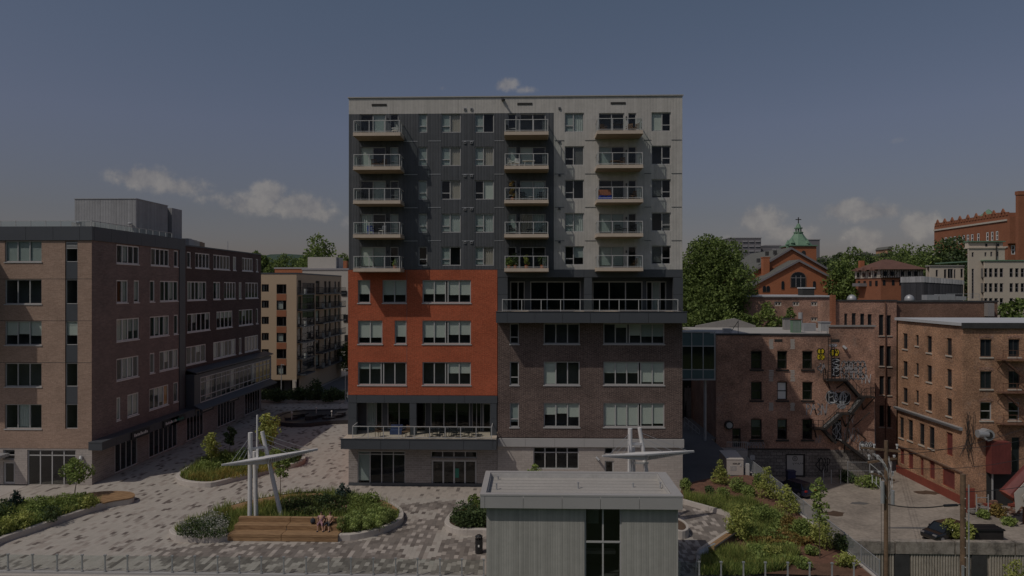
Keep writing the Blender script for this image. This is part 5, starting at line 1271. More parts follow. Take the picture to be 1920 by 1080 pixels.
rb = MB().box(v0.x, v1.x, Y5-.9, Y5-.003, v1.z, v0.z).build('loading_hood', 'red_metal', M3, 'faded dark red corrugated loading hood'); b = MB()
for k in range(14): x = v0.x+(v1.x-v0.x)*k/14; b.box(x+.02, x+.07, Y5-.93, Y5-.902, v1.z, v0.z)
b.build('rib', 'red_metal', rb)
MB().box(v0.x+.05, onY(1905, 540, Y5).x, Y5-.06, Y5-.003, LZ, v1.z-.003).build('dark_doorway', 'interior_dark', M3)
v = onY(1851, 815, Y5-.8); f = MB().tube([(v.x-1.0, Y5-.8, v.z+.1), (v.x, Y5-.8, v.z+.1)], .42, 12).tube([(v.x, Y5-.2, v.z), (v.x, Y5-1.1, v.z)], .58, 16); f.mat(1).tube([(v.x, Y5-1.102, v.z), (v.x, Y5-1.16, v.z)], .36, 14); f.build('exhaust_fan', ['galvanised', 'black_steel'], M3)
MB().tube([(onY(1856, 540, Y5).x, Y5-.4, LZ), (onY(1856, 540, Y5).x, Y5-.4, onY(1856, 840, Y5).z), (onY(1845, 540, Y5).x, Y5-.4, onY(1845, 818, Y5).z)], .09, 6).build('exhaust_pipe', 'galvanised', M3)
rr = random.Random(9); b = MB()
for k in range(10):
    p = rr.uniform(1808, 1826); v = onY(p, rr.uniform(790, 850), Y5); b.tube([(v.x, Y5-.05-.02*k, v.z+1.3), (v.x+rr.uniform(-.4,.4), Y5-.08-.02*k, v.z), (v.x+rr.uniform(-.6,.6), Y5-.05-.02*k, v.z-2)], .03, 4)
b.build('cable', 'black_steel', M3)
# chute: red half pipe and white tarp at the far right
a, c = onY(1888, 930, 68), onY(1948, 868, 68)
ch = thing('red_chute', 'big faded red pipe slanting down at the right edge of the lot', 'pipe', (a.x, 68, LZ))
MB().tube([a, c], .75, 14).build('pipe', 'red_metal', ch, smooth=False); MB().tube([a+Vector((.05,0,.02)), a+(c-a).normalized()*.25+Vector((0,0,0))], .80, 14).build('collar', 'red_paint', ch); MB().bar(a+Vector((1.6,0,1)), (a.x+1.6, 68, LZ), .15).bar(a+Vector((2.8,.3,1)), (a.x+2.8, 68.3, LZ), .15).build('strut', 'rust', ch)
t = thing('white_tarpaulin', 'torn white tarpaulin hanging below the red pipe', 'tarpaulin', (onY(1908, 540, 67).x, 67, LZ)); b = MB()
q = [onY(1902, 925, 67), onY(1935, 890, 67), onY(1935, 962, 67), onY(1916, 948, 67), onY(1905, 962, 67)]; b.slab(q, (0, .05, 0)); b.slab([v+Vector((.5, -.3, -.2)) for v in q[:4]], (0, .05, 0)); b.build('sheet', 'white_wall', t)
t = thing('rubble_pile', 'heap of red and grey rubble against the mill corner', 'rubble', (onY(1860, 940, 71).x, 71, LZ)); rr = random.Random(8); b = MB(); n0 = (t.location.x, 71)
for k in range(70):
    x = n0[0]+rr.uniform(-2.5, 3.5); y = 71+rr.uniform(-1, 1.6); z = LZ+rr.uniform(0, .5); s = rr.uniform(.08, .35); b.mat(k % 3).box(x, x+s*2, y, y+s, z, z+s)
b.build('rubble', ['red_paint', 'stone', 'mill_brick_brown'], t)
gt = thing('lot_gate', 'rusty wire gate on grey posts by the rubble heap', 'gate', (onY(1831, 540, 70).x, 70, LZ)); b = MB(); v0, v1 = onY(1831, 915, 70), onY(1853, 925, 70)
for x in (v0.x, v1.x): b.tube([(x, 70, LZ), (x, 70, LZ+2.2)], .06, 6)
b.bar((v0.x, 70, LZ+1.9), (v1.x, 70, LZ+1.9), .06).bar((v0.x, 70, LZ+1.0), (v1.x, 70, LZ+1.0), .04); b.build('frame', 'galvanised', gt)
MB().box(onY(1812, 540, 71.2).x, onY(1828, 540, 71.2).x, 71.2, 71.4, LZ, onY(1820, 905, 71.2).z-.6).build('red_board', 'red_paint', gt)
# ================================================================== RETAINING WALL of the lot
xr0, xr1 = onY(1565, 540, RWY).x, 62.0
RW = thing('retaining_wall', 'tall ribbed stained concrete retaining wall below the parking lot', 'wall', (xr0, RWY, -9.2))
MB().box(xr0, xr1, RWY, RWY+.4, -9.2, LZ-.05).build('wall', 'stained_concrete', RW)
n = int((xr1-xr0)/5.2)
for k in range(n+1):
    x = xr0+5.2*k; MB().box(x+.06, x+5.14, RWY-.20, RWY+.45, LZ-.75, LZ+.32).build('coping_block', 'stained_concrete', RW)
rib = cached('rib', lambda: MB().box(0, .13, 0, .10, -5.2, 0).mesh('rib', 'rib_concrete'))
joints = [onY(1690, 540, RWY).x, onY(1834, 540, RWY).x]
k = 0; x = xr0+.05
while x < onY(1990, 540, RWY).x and k < 290:
    if all(abs(x-j) > .75 for j in joints):
        o = bpy.data.objects.new('rib', rib); o.location = (x-RW.location.x, -.10, LZ-.76+9.2); link(o, RW); k += 1
    x += .235
for j in joints: MB().box(j-.62, j+.62, RWY-.16, RWY-.003, -9.2, LZ-.76).build('pilaster', 'tar', RW)

# ================================================================== PAVING
def toGround(pts, z=0): return [tuple(onZ(p, y, z)[:2]) for p, y in pts]
def curbloop(px, z, per=5, nf=5):
    L_ = toGround(px, .14); return smooth_loop(L_, per)
PA = curbloop([(-90,1062),(0,1018),(60,997),(130,972),(200,950),(248,941),(243,931),(190,930),(130,940),(60,948),(-10,958),(-90,972)], .45, 4, nf=6)
PB = curbloop([(329,899),(345,908),(395,911),(450,898),(510,884),(560,872),(573,862),(562,854),(510,856),(450,852),(400,858),(365,872),(338,889)], .45, nf=7)
PC = curbloop([(318,1004),(340,1013),(430,1014),(530,1014),(640,1012),(705,1001),(748,984),(757,969),(747,955),(715,940),(660,930),(580,926),(500,936),(420,955),(350,982),(322,996)], .45, nf=8)
_a, _b = onY(418,540,49.2).x, onY(642,540,49.2).x; PC = [(x, 49.15) if _a < x < _b and y < 50.6 else (x, y) for x, y in PC]
PD = curbloop([(834,982),(838,992),(860,1000),(905,1001),(960,1001),(960,955),(905,950),(872,955),(848,965)], .45, nf=5)
FT = curbloop([(511,790),(525,797),(570,799),(620,794),(680,790),(680,772),(620,772),(560,774),(525,780)], .5, nf=5)
plants_polys = [PA, PB, PC, PD, FT]
GARD = toGround([(1283,908),(1330,899),(1385,891),(1401,893)])
deck = []
# individual slabs laid lengthwise, in stretcher bond
PW, PLn = .30, .60
cand = []
x_lo, x_hi, y_lo, y_hi = -46.0, 12.6, 43.6, 109.0
nx = int((x_hi-x_lo)/PW); ny = int((y_hi-y_lo)/PLn)
IX, IY = np.meshgrid(np.arange(nx), np.arange(ny), indexing='ij')
CXp = x_lo+IX.ravel()*PW+PW/2; CYp = y_lo+IY.ravel()*PLn+PLn/2+(IX.ravel() % 3)*.2
keep = np.ones(len(CXp), bool); PT = np.stack([CXp, CYp], 1)
for q in plants_polys: keep &= ~in_poly(PT, hull_offset(q, .3))
keep &= ~((CYp > YM-.1) & (CXp > XL-.2)); keep &= ~((CYp > YL-.1) & (CXp < XS+.1))
keep &= ~((CXp > -3.2) & (CXp < 9.2) & (CYp < 47.6)); keep &= ~((CXp > 12.0))
U = (CXp)/CYp*FPX+996; V = 540+CZ/CYp*FPX
keep &= (U > -25) & (V < 1090)
PT = PT[keep]; U = U[keep]; V = V[keep]
# darker fields of the pattern
D1 = toGround([(300,1090),(300,1030),(420,1022),(640,1018),(760,1000),(740,1090)]); D2 = toGround([(700,965),(760,945),(905,935),(905,1000),(830,985),(780,1060),(720,1090)]); D3 = toGround([(800,1090),(830,1010),(912,1005),(912,1090)])
D4 = toGround([(640,915),(905,915),(905,928),(640,924)])
dark = in_poly(PT, D1) | (in_poly(PT, D2) & (np.sin(PT[:,0]*.9)*np.cos(PT[:,1]*.8) > -.45)) | in_poly(PT, D3)
even = (V < 935) & (U > 640)
rng = np.random.default_rng(4)
order = np.argsort(PT[:, 1]+np.where(np.abs(U-600) < 700, 0, 100)); top = order[:300]; rest = order[300:]
def paver_box(cx, cy, h, g=.005):
    n = len(cx); hw, hl = PW/2-g/2, PLn/2-g/2; z0 = np.full(n, -.05); z1 = h
    c = [(-hw,-hl),(hw,-hl),(hw,hl),(-hw,hl)]
    T = [np.stack([cx+a, cy+b, z1], 1) for a, b in c]; B = [np.stack([cx+a, cy+b, z0], 1) for a, b in c]
    return T, B
def paver_mesh(P, mat, name):
    n = len(P); T, B = paver_box(P[:,0], P[:,1], rng.uniform(-.003, .004, n)); Vv = np.stack(T+B, 1).reshape(-1, 3)
    F = np.array([[0,1,2,3],[4,5,1,0],[5,6,2,1],[6,7,3,2],[7,4,0,3]]); idx = (np.arange(n)[:, None, None]*8+F[None]).reshape(-1)
    me = bpy.data.meshes.new(name); me.vertices.add(n*8); me.vertices.foreach_set('co', Vv.astype(np.float32).ravel()); me.loops.add(len(idx)); me.loops.foreach_set('vertex_index', idx.astype(np.int32))
    me.polygons.add(n*5); me.polygons.foreach_set('loop_start', np.arange(n*5, dtype=np.int32)*4)
    me.materials.append(MATS[mat]); me.update(); me.validate(); me.shade_flat(); o = bpy.data.objects.new(name, me); link(o); return o
PVT = thing('plaza_paving', 'pale and dark stone slab paving laid in rows across the plaza', 'paving'); PVT['kind'] = 'structure'
if 'category' in PVT: del PVT['category']
for nm, sel, mm in (('paving_slabs', ~dark & ~even, 'pavers_light'), ('dark_paving_slabs', dark, 'pavers_dark'), ('even_paving_slabs', even & ~dark, 'pavers_even')):
    r = [k for k in rest if sel[k]]
    o = paver_mesh(PT[r], mm, nm); o.parent = PVT; o['kind'] = 'stuff'
tone_me = []
for k in range(6):
    T, B = paver_box(np.zeros(1), np.zeros(1), np.zeros(1)); b = MB().box(-PW/2+.0035, PW/2-.0035, -PLn/2+.0035, PLn/2-.0035, -.05, 0); tone_me.append(b.mesh('paving_slab', 'paver_tone_%s' % 'abcdef'[k]))
wl_, wd_ = [.3,.25,.18,.08,.08,.11], [.06,.04,.14,.36,.28,.12]
for k in top:
    q = rng.choice(6, p=np.array(wd_ if dark[k] else wl_)/1.0)
    o = bpy.data.objects.new('paving_slab', tone_me[q]); o.location = (PT[k,0], PT[k,1], float(rng.uniform(-.003,.004))); link(o, PVT)
sheet('paving_bed', [(-46.2,43.3), (13.8,43.3), (13.8,109.4), (-46.2,109.4)], 'joint_sand', z=-.010)

# ================================================================== PLANTERS
def planter(label, loop, h=.45, wd=.38, mat='curb', soil='soil', name='planter'):
    if area(loop) < 0: loop = loop[::-1]
    inn = hull_offset(loop, wd); n = len(loop); c = Vector((sum(p[0] for p in loop)/n, sum(p[1] for p in loop)/n, 0))
    t = thing(name, label, 'planter', c)
    seg = 4
    for k in range(0, n, seg):      # curb units with joints between them
        b = MB(); m_ = min(seg, n-k)
        for j in range(m_):
            i0, i1 = (k+j) % n, (k+j+1) % n; o0, o1, q0, q1 = [Vector(v) for v in (loop[i0], loop[i1], inn[i0], inn[i1])]
            if j == m_-1: d = .012/max(.05, (o1-o0).length); o1 = o1.lerp(o0, d); q1 = q1.lerp(q0, d)
            e = .03; b.poly([(o0.x,o0.y,0),(o1.x,o1.y,0),(o1.x,o1.y,h-e),(o0.x,o0.y,h-e)])
            oi0, oi1 = o0.lerp(q0, .08), o1.lerp(q1, .08)
            b.poly([(o0.x,o0.y,h-e),(o1.x,o1.y,h-e),(oi1.x,oi1.y,h),(oi0.x,oi0.y,h)]); b.poly([(oi0.x,oi0.y,h),(oi1.x,oi1.y,h),(q1.x,q1.y,h),(q0.x,q0.y,h)]); b.poly([(q0.x,q0.y,h),(q1.x,q1.y,h),(q1.x,q1.y,0),(q0.x,q0.y,0)])
            if j == m_-1: b.poly([(o1.x,o1.y,0),(q1.x,q1.y,0),(q1.x,q1.y,h),(o1.x,o1.y,h)])
            if j == 0: b.poly([(o0.x,o0.y,0),(o0.x,o0.y,h),(q0.x,q0.y,h),(q0.x,q0.y,0)])
        b.build('kerb_stone', mat, t)
    b = MB(); b.poly([(p[0], p[1], h-.08) for p in inn]); b.build('soil', soil, t)
    return t, inn
tA, iA = planter('long curved concrete planter at the left with yellow-green shrubs', PA)
tB, iB = planter('curved concrete planter with grasses beyond the left steel mast', PB)
tC, iC = planter('large central concrete planter around the steel mast with the wooden bench', PC)
tD, iD = planter('small rounded concrete planter left of the grey kiosk', PD)
def sub(poly, test): return [p for p in poly if test(p)]
def pg(pts, z=.4): return toGround(pts, z)
EXCL.append((onY(428,540,49).x-.05, onY(634,540,49).x+.05, 47.5, 51.15))
for q in ([(425,950),(470,938),(520,929),(570,925),(605,925),(605,932),(570,933),(525,939),(480,948),(440,960)], [(715,937),(733,945),(748,955),(738,960),(722,951),(706,942)]): EXCLP.append(toGround(q, .5))
def clip(poly, p, q):
    out = []; p = Vector(p[:2]); d = Vector(q[:2])-p; n = Vector((d.y, -d.x))
    for i in range(len(poly)):
        a, b_ = Vector(poly[i-1][:2]), Vector(poly[i][:2]); da, db = n.dot(a-p), n.dot(b_-p)
        if (da >= 0) != (db >= 0): v = a.lerp(b_, da/(da-db)); out.append((v.x, v.y))
        if db >= 0: out.append((b_.x, b_.y))
    return out
DK0, DK1 = onZ(213,950,.5), onZ(158,932,.5)          # inner edge of the timber deck on the planter tip
if (Vector(onZ(248,943,.5)[:2])-Vector(DK0[:2])).dot(Vector(((DK1-DK0).y, -(DK1-DK0).x))) < 0: DK0, DK1 = DK1, DK0
TIP = clip(hull_offset(PA, -.05), DK0, DK1); EXCLP.append(TIP)
# ground cover by kind
cover('grass_cover', 'mixed green perennials filling the left planter', iA, .37, 9000, .55, .05, 'grass_mix', 1)
cover('perennial_cover', 'leafy yellow-green undergrowth in the left planter', iA, .37, 9000, .55, .11, 'leaf_green', 2, 'leaf')
cover('grass_cover', 'tall grass blades in the far planter behind the mast', iB, .37, 6500, .6, .035, 'grass_mix', 3); cover('flower_cover', 'golden flowering strip along the front of the far planter', pg([(350,899),(395,904),(450,894),(520,878),(520,870),(440,884),(370,893)]), .37, 3000, .55, .035, 'grass_gold', 4)
cover('perennial_cover', 'dark leafy perennials at the back of the far planter', pg([(380,866),(440,862),(540,860),(545,868),(450,880),(370,885)]), .37, 3500, .7, .12, 'leaf_green', 5, 'leaf')
cover('grass_cover', 'long grass across the central planter', iC, .37, 14000, .55, .035, 'grass_mix', 6)
cover('flower_cover', 'white blossom drift at the left tip of the central planter', pg([(330,1004),(345,1010),(425,1011),(432,985),(400,975),(350,986)]), .37, 2600, .8, .055, 'blossom', 7, 'leaf')
cover('perennial_cover', 'dark green leaves under the white blossom drift', pg([(330,1004),(345,1010),(425,1011),(432,985),(400,975),(350,986)]), .37, 2600, .62, .09, 'leaf_dark', 8, 'leaf')
cover('perennial_cover', 'dark purple-green groundcover behind the wooden bench', pg([(535,972),(650,968),(655,945),(560,938),(520,950)]), .37, 5200, .6, .11, 'perennial_dark', 9, 'leaf')
cover('grass_cover', 'silvery green perennials at the right of the central planter', pg([(650,980),(735,972),(735,955),(690,940),(650,935)]), .37, 4200, .7, .06, 'leaf_green', 10, 'leaf')
cover('flower_cover', 'golden grass at the back of the central planter', pg([(540,936),(600,930),(600,938),(420,968),(425,958)]), .37, 2200, .6, .035, 'grass_gold', 11)
cover('perennial_cover', 'dark shrubs cover in the small planter by the kiosk', iD, .37, 3200, .7, .11, 'leaf_dark', 12, 'leaf'); cover('flower_cover', 'orange-gold grass at the back of the small planter', pg([(860,962),(905,957),(905,965),(855,970)]), .37, 800, .5, .035, 'bronze_leaf', 13)
def shrub(loc, w, h, mat, label, seed, cat='shrub', n=500, ls=.10, nb=7, z0=.05, group=None, name='shrub', cone=0, trunk=.035):
    return tree(name, label, cat, loc, w, h, z0, mat, seed, nb, n, ls, trunk, group, .5, cone)
def at(p, y, z=.37): return tuple(onZ(p, y, z))
# plants one can pick out
shrub(at(28,957), 1.2, 1.7, 'leaf_spruce', 'small dark blue-green spruce in the left planter', 31, 'conifer', 900, .09, 10, .1, name='spruce', cone=1)
shrub(at(40,990), 1.7, 1.2, 'leaf_yellow', 'bright yellow-green bush at the near left of the left planter', 32); shrub(at(8,1000), 1.5, 1.1, 'leaf_yellow', 'yellow-green bush at the picture edge in the left planter', 33)
shrub(at(96,976), 1.5, 1.0, 'leaf_dark', 'dark green round bush midway along the left planter', 34); shrub(at(120,955), 1.9, 1.1, 'leaf_green', 'broad green bush under the little tree', 35); shrub(at(165,952), 1.5, .9, 'leaf_yellow', 'low yellowish bush toward the tip of the left planter', 36)
shrub(at(75,962), 1.8, 1.2, 'leaf_green', 'green bush right of the small spruce', 37); shrub(at(5,975), 1.9, 1.5, 'leaf_dark', 'dark bush left of the small spruce', 38)
for k, (p, y) in enumerate(sorted([(640,998),(652,994),(664,999),(676,992),(688,997),(700,990),(712,994),(724,986),(734,981),(669,985),(695,981),(716,977)])):
    shrub(at(p, y), .8, 1.15, 'lime_spikes', ORD[k]+' from the left of the pale lime perennials in the central planter', 41, 'perennial', 260, .09, 6, .02, 'pale lime perennials in the central planter', 'perennial', 0, .02)
shrub(at(643,938), 1.5, 1.5, 'leaf_spruce', 'dark blue-green dwarf conifer at the back of the central planter', 42, 'conifer', 800, .09, 9, .1, name='spruce', cone=1)
shrub(at(690,950), 1.5, 1.0, 'leaf_green', 'light green bush behind the lime perennials', 43); shrub(at(610,950), 1.6, .9, 'leaf_dark', 'dark green bush behind the two seated people', 44); shrub(at(570,960), 1.3, .8, 'perennial_dark', 'purplish bush just behind the wooden bench', 45)
shrub(at(863,988), 1.3, 1.15, 'leaf_dark', 'dark glossy bush at the left of the small planter', 46); shrub(at(882,988), 1.3, 1.15, 'leaf_dark', 'dark glossy bush in the middle of the small planter', 47); shrub(at(898,986), 1.2, 1.1, 'leaf_dark', 'dark glossy bush right beside the kiosk wall', 48)
shrub(at(890,950), .9, .9, 'leaf_green', 'light green grass clump at the back of the small planter', 49)
# young trees
tree('young_tree', 'small crooked tree with sparse round crown in the left planter by the office window', 'tree', at(140,936), 2.6, 3.3, 1.4, 'leaf_green', 51, 11, 1100, .12, .055, rel=.36, lean=.5)
tree('young_tree', 'slender yellow-leaved sapling in the far planter', 'tree', at(396,876), 2.1, 3.4, .9, 'leaf_yellow', 52, 9, 800, .13, .045, rel=.4)
tree('young_tree', 'little dark green sapling on the shaded paving beyond the far planter', 'tree', at(431,852), 1.3, 3.0, .9, 'leaf_dark', 53, 8, 700, .12, .05, rel=.45)
tree('young_tree', 'yellow-leaved tree behind the tall thin mast', 'tree', at(500,862), 2.6, 4.9, 1.2, 'leaf_yellow', 54, 12, 1500, .14, .05, rel=.4)
tree('young_tree', 'sapling standing right of the leaning steel mast', 'tree', at(526,937), 1.6, 3.9, 1.7, 'leaf_green', 55, 8, 650, .11, .045, rel=.42)
tree('young_tree', 'young tree before the ground floor window at the kiosk roof edge', 'tree', (onY(1003,540,58).x, 58, 0), 1.7, 3.4, 1.2, 'leaf_green', 56, 8, 700, .11, .05)
# spilling shrubs in the far planter
for k, (p, y, mt, lb) in enumerate([(420,872,'leaf_green','green bush left of the masts in the far planter'),(455,868,'leaf_dark','dark bush directly behind the masts'),(520,868,'leaf_green','leafy bush at the right of the far planter'),(550,866,'leaf_dark','low dark bush at the right tip of the far planter')]): shrub(at(p, y), 2.0, 1.3, mt, lb, 57+k, n=600, ls=.12)
# ---------------- wooden bench terraces
t = thing('wooden_bench', 'long stepped timber bench of pale planks on the front curb of the central planter', 'bench', (*toGround([(530,1018)])[0], 0))
f0, f1 = toGround([(427,1019)])[0], toGround([(633,1013)])[0]
yb = 49.05; bx0, bx1 = onY(428, 540, yb).x, onY(634, 540, yb).x; bm_ = (bx0+bx1)/2-.1
steps = [(-.12, -.03, .02, .28), (-.12, .46, .31, .49), (.54, .93, .30, .45), (.97, 1.30, .42, .76), (1.34, 1.70, .60, .76), (1.74, 2.1, .72, 1.08)]
for (a, c) in ((bx0, bm_-.02), (bm_+.02, bx1)):
    for (y0, y1, z0, z1) in steps: MB().box(a, c, yb+y0, yb+y1, z0, z1).build('plank', 'timber', t)
MB().box(bx0+.05, bx1-.05, yb+.19, yb+2.08, .0, .295).box(bx0+.05, bx1-.05, yb+.98, yb+2.08, .297, .59).box(bx0+.05, bx1-.05, yb+1.76, yb+2.08, .593, .71).build('base', 'interior', t)
def deckbench(label, pts, z0, z1, n=5):
    """curved deck of planks over part of a planter curb"""
    g = toGround(pts, z1); c = len(g)//2; t = thing('timber_deck', label, 'bench', (g[0][0], g[0][1], 0))
    A, B = g[:c], g[c:][::-1]
    for i in range(n):
        u0, u1 = i/n+.01, (i+1)/n-.01
        for k in range(len(A)-1):
            q = [Vector(A[k]).lerp(Vector(B[k]), u0), Vector(A[k+1]).lerp(Vector(B[k+1]), u0), Vector(A[k+1]).lerp(Vector(B[k+1]), u1), Vector(A[k]).lerp(Vector(B[k]), u1)]
            if area([tuple(v) for v in q]) < 0: q = q[::-1]
            MB().prism([tuple(v) for v in q], z0, z1).build('plank', 'timber', t)
t = thing('timber_deck', 'curved timber deck seat wrapped round the tip of the left planter', 'bench', (*TIP[0], 0))
dn = Vector(((DK1-DK0).y, -(DK1-DK0).x)).normalized(); far = max((Vector(p)-Vector(DK0[:2])).dot(dn) for p in TIP); npk = 7
for k in range(npk):
    o0 = dn*(far*k/npk+.015); o1 = dn*(far*(k+1)/npk-.015); a0 = Vector(DK0[:2]); b0 = Vector(DK1[:2])
    q = clip(clip(TIP, a0+o0, b0+o0), b0+o1, a0+o1)
    if len(q) > 2: MB().prism(q if area(q) > 0 else q[::-1], .455, .54).build('plank', 'timber', t)
deckbench('curved timber seat along the back of the central planter', [(425,950),(470,938),(520,929),(570,925),(605,925), (605,930),(570,931),(525,937),(480,946),(440,958)], .46, .60, 3)
deckbench('short timber seat at the right back of the central planter', [(715,937),(733,945),(748,955), (738,960),(722,951),(706,942)], .46, .58, 3)
deckbench('timber seat at the back of the small planter by the kiosk', [(862,958),(885,951),(915,949), (915,956),(890,958),(868,963)], .46, .58, 3)
# ---------------- people on the bench
def skinned(name, joints, bones, radii, mat, parent, sub=1):
    me = bpy.data.meshes.new(name); me.from_pydata([tuple(j) for j in joints], bones, []); o = bpy.data.objects.new(name, me); COL.objects.link(o)
    sk = o.modifiers.new('s', 'SKIN')
    for i, r in enumerate(radii): me.skin_vertices[0].data[i].radius = (r, r) if not isinstance(r, tuple) else r
    me.skin_vertices[0].data[0].use_root = True
    ss = o.modifiers.new('ss', 'SUBSURF'); ss.levels = sub; ss.render_levels = sub
    dg = bpy.context.evaluated_depsgraph_get(); nm = bpy.data.meshes.new_from_object(o.evaluated_get(dg)); nm.name = name
    bpy.data.objects.remove(o); nm.materials.clear(); nm.materials.append(MATS[mat]); nm.polygons.foreach_set('use_smooth', [True]*len(nm.polygons))
    p = bpy.data.objects.new(name, nm); link(p, parent); return p
def seated(label, loc, rz, top, legs, seed=0, recline=.18, hairm='hair'):
    t = thing('person', label, 'person', loc, rz)
    r = recline; J = [(0,0,.09), (0,.02+r*.3,.28), (0,.02+r*.8,.50), (0,.02+r,.58), (0,r*.95,.66), (0,r*.85,.78),   # 0 pelvis .. 5 head top
         (-.19,.02+r*.9,.53), (-.27,.06+r,.28), (-.30,-.06+r,.06), (.19,.02+r*.9,.53), (.26,.0+r,.28), (.20,-.22,.20),          # arms
         (-.10,-.02,.09), (-.14,-.42,.14), (-.15,-.50,-.30), (-.15,-.62,-.33), (.10,-.02,.09), (.15,-.44,.12), (.24,-.60,-.28), (.26,-.72,-.31)]
    B = [(0,1),(1,2),(2,3),(3,4),(4,5),(2,6),(6,7),(7,8),(2,9),(9,10),(10,11),(0,12),(12,13),(13,14),(14,15),(0,16),(16,17),(17,18),(18,19)]
    Rr = [(.14,.11),(.13,.10),(.15,.10),.055,(.075,.09),(.07,.08),.055,.042,.03,.055,.042,.03,.085,.06,.042,.035,.085,.06,.042,.035]
    skinned('body', J, B, Rr, 'skin', t)
    skinned('top', [J[i] for i in (0,1,2,6,7,9,10)], [(0,1),(1,2),(2,3),(3,4),(2,5),(5,6)], [(.15,.12),(.145,.115),(.165,.115),.068,.052,.068,.052], top, t)
    skinned('trousers', [J[i] for i in (0,12,13,16,17)]+[(-.145,-.46,.0),(.19,-.51,-.05)], [(0,1),(1,2),(0,3),(3,4),(2,5),(4,6)], [(.155,.12),.10,.073,.10,.073,.055,.055], legs, t)
    hb = MB().ball((0, r*.9+.03, .765), .098, 10, 6, 1.0); hb.ball((0, r*.9+.07, .70), .075, 8, 5, 1.2); 
    me = hb.mesh('hair', hairm); link(bpy.data.objects.new('hair', me), t)
    for s in (-1, 1):
        h = MB().ball((s*.0+(-.30 if s < 0 else .20), (-.06+r if s < 0 else -.22), (.05 if s < 0 else .20)), .035, 6, 4)
        for k in range(4): x = (-.30 if s < 0 else .20)-.024+.016*k; y = (-.06+r if s < 0 else -.22); z = .05 if s < 0 else .20; h.tube([(x, y-.02, z), (x, y-.07, z-.005), (x, y-.095, z-.025)], .008, 5)
        x = (-.30+.035 if s < 0 else .20-.035); h.tube([(x, y, z), (x+.01*s, y-.05, z)], .009, 5); link(bpy.data.objects.new('hand', h.mesh('hand', 'skin')), t)
        sh = MB().box(s*.15-.04 if s < 0 else .21, s*.15+.04-.0 if s < 0 else .30, -.74, -.50, -.36, -.29); link(bpy.data.objects.new('shoe', sh.mesh('shoe', 'cloth_dark')), t)
    return t
zs = 0.77
seated('seated person in a mauve top with bare legs leaning back on the timber bench', (onZ(600,985,zs).x, yb+1.30, zs+.03), .12, 'cloth_mauve', 'cloth_mauve', 1)
seated('seated person in a tan patterned shirt at the right end of the timber bench', (onZ(616,985,zs).x, yb+1.30, zs+.03), -.15, 'cloth_tan', 'cloth_dark', 2, .12)
bx_ = onZ(584,985,zs).x; b = MB().ball((bx_, yb+1.4, zs+.20), .20, 8, 6, 1.1); b.tube([(bx_-.08, yb+1.4, zs+.36), (bx_, yb+1.4, zs+.52), (bx_+.08, yb+1.4, zs+.36)], .02, 5); tag(b.build('backpack', 'cloth_dark', None, loc=(bx_, yb+1.4, zs)), 'dark backpack on the bench beside the person in mauve', 'bag')
# ---------------- steel mast sculptures
def sculpture(label, ox, oy, M_):
    """M_: mast feet/tops, beam ends"""
    t = thing('steel_sculpture', label, 'sculpture', (ox, oy, 0))
    for (a, c, r, r2) in M_['masts']: MB().tube([a, Vector(a).lerp(Vector(c), .5), c], r, 12, r2).build('mast', 'steel', t, smooth=False)
    a, c = Vector(M_['beam'][0]), Vector(M_['beam'][1]); d = (c-a); n = d.normalized(); s = n.cross(Vector((0,0,1)))
    m_ = a.lerp(c, .42)
    b = MB(); w_ = .42
    b.slab([a-s*.05, m_-s*w_, c-s*.06, c+s*.06, m_+s*w_, a+s*.05], (0, 0, .10)); b.build('beam_deck', 'steel', t)
    MB().slab([a+Vector((0,0,-.01)), m_+Vector((0,0,-.42)), c+Vector((0,0,-.03)), c+Vector((0,0,-.002)), a+Vector((0,0,-.002))], s*.06).build('keel', 'steel', t)
    k0 = 22
    for k in range(k0):
        f = .46+.50*k/k0; q = a.lerp(c, f); h = .42*(1-(f-.42)/.58)+.06; l_ = w_*(1-(f-.42)/.58)*.95+.05
        MB().slab([q-s*l_+Vector((0,0,-.005)), q+s*l_+Vector((0,0,-.005)), q+s*l_*.4-Vector((0,0,h)), q-s*l_*.4-Vector((0,0,h))], n*.05).build('rib', 'steel', t)
    for (p, q) in M_['ties']: MB().bar(p, q, .16).build('cross_bar', 'steel', t)
    for (p, q) in M_['cables']: MB().tube([p, q], .018, 4).build('cable', 'galvanised', t)
def P(px, y, Y): return onY(px, y, Y)
m0 = [(P(468.5,979,52.0), P(469.5,811,52.0), .17, .17), (P(480.5,975,52.6), P(477.5,846,52.6), .17, .15), (P(529,970,52.8), P(491.5,809,52.8), .17, .15), (P(481,880,53.0), P(482.5,778,53.0), .07, .07)]
for q in m0: q[0].z = .2
A_, C_ = P(415.5,873,50.2), P(595.5,843,54.4)
sculpture('pale steel mast sculpture with a boat-like cross beam in the central planter', m0[0][0].x, 52.0, dict(masts=m0, beam=(A_, C_),
    ties=[(P(466,842,52.0), P(500,838,52.8)), (P(482.5,878,52), P(482.5,842,52))],
    cables=[(P(468,820,52), A_.lerp(C_, .08)), (P(468,830,52), A_.lerp(C_, .14)), (P(468,838,52), A_.lerp(C_, .2)), (P(494,815,52.8), A_.lerp(C_, .95)), (P(494,822,52.8), A_.lerp(C_, .82)), (P(494,830,52.8), A_.lerp(C_, .7))]))
m1 = [(P(1180,985,52.5), P(1181.5,803,52.5), .17, .17), (P(1190,985,53), P(1187,838,53), .15, .15), (P(1228,965,53), P(1199,802,53), .17, .15)]
for q in m1: q[0].z = 0
A_, C_ = P(1129,856,50.6), P(1301,847,54)
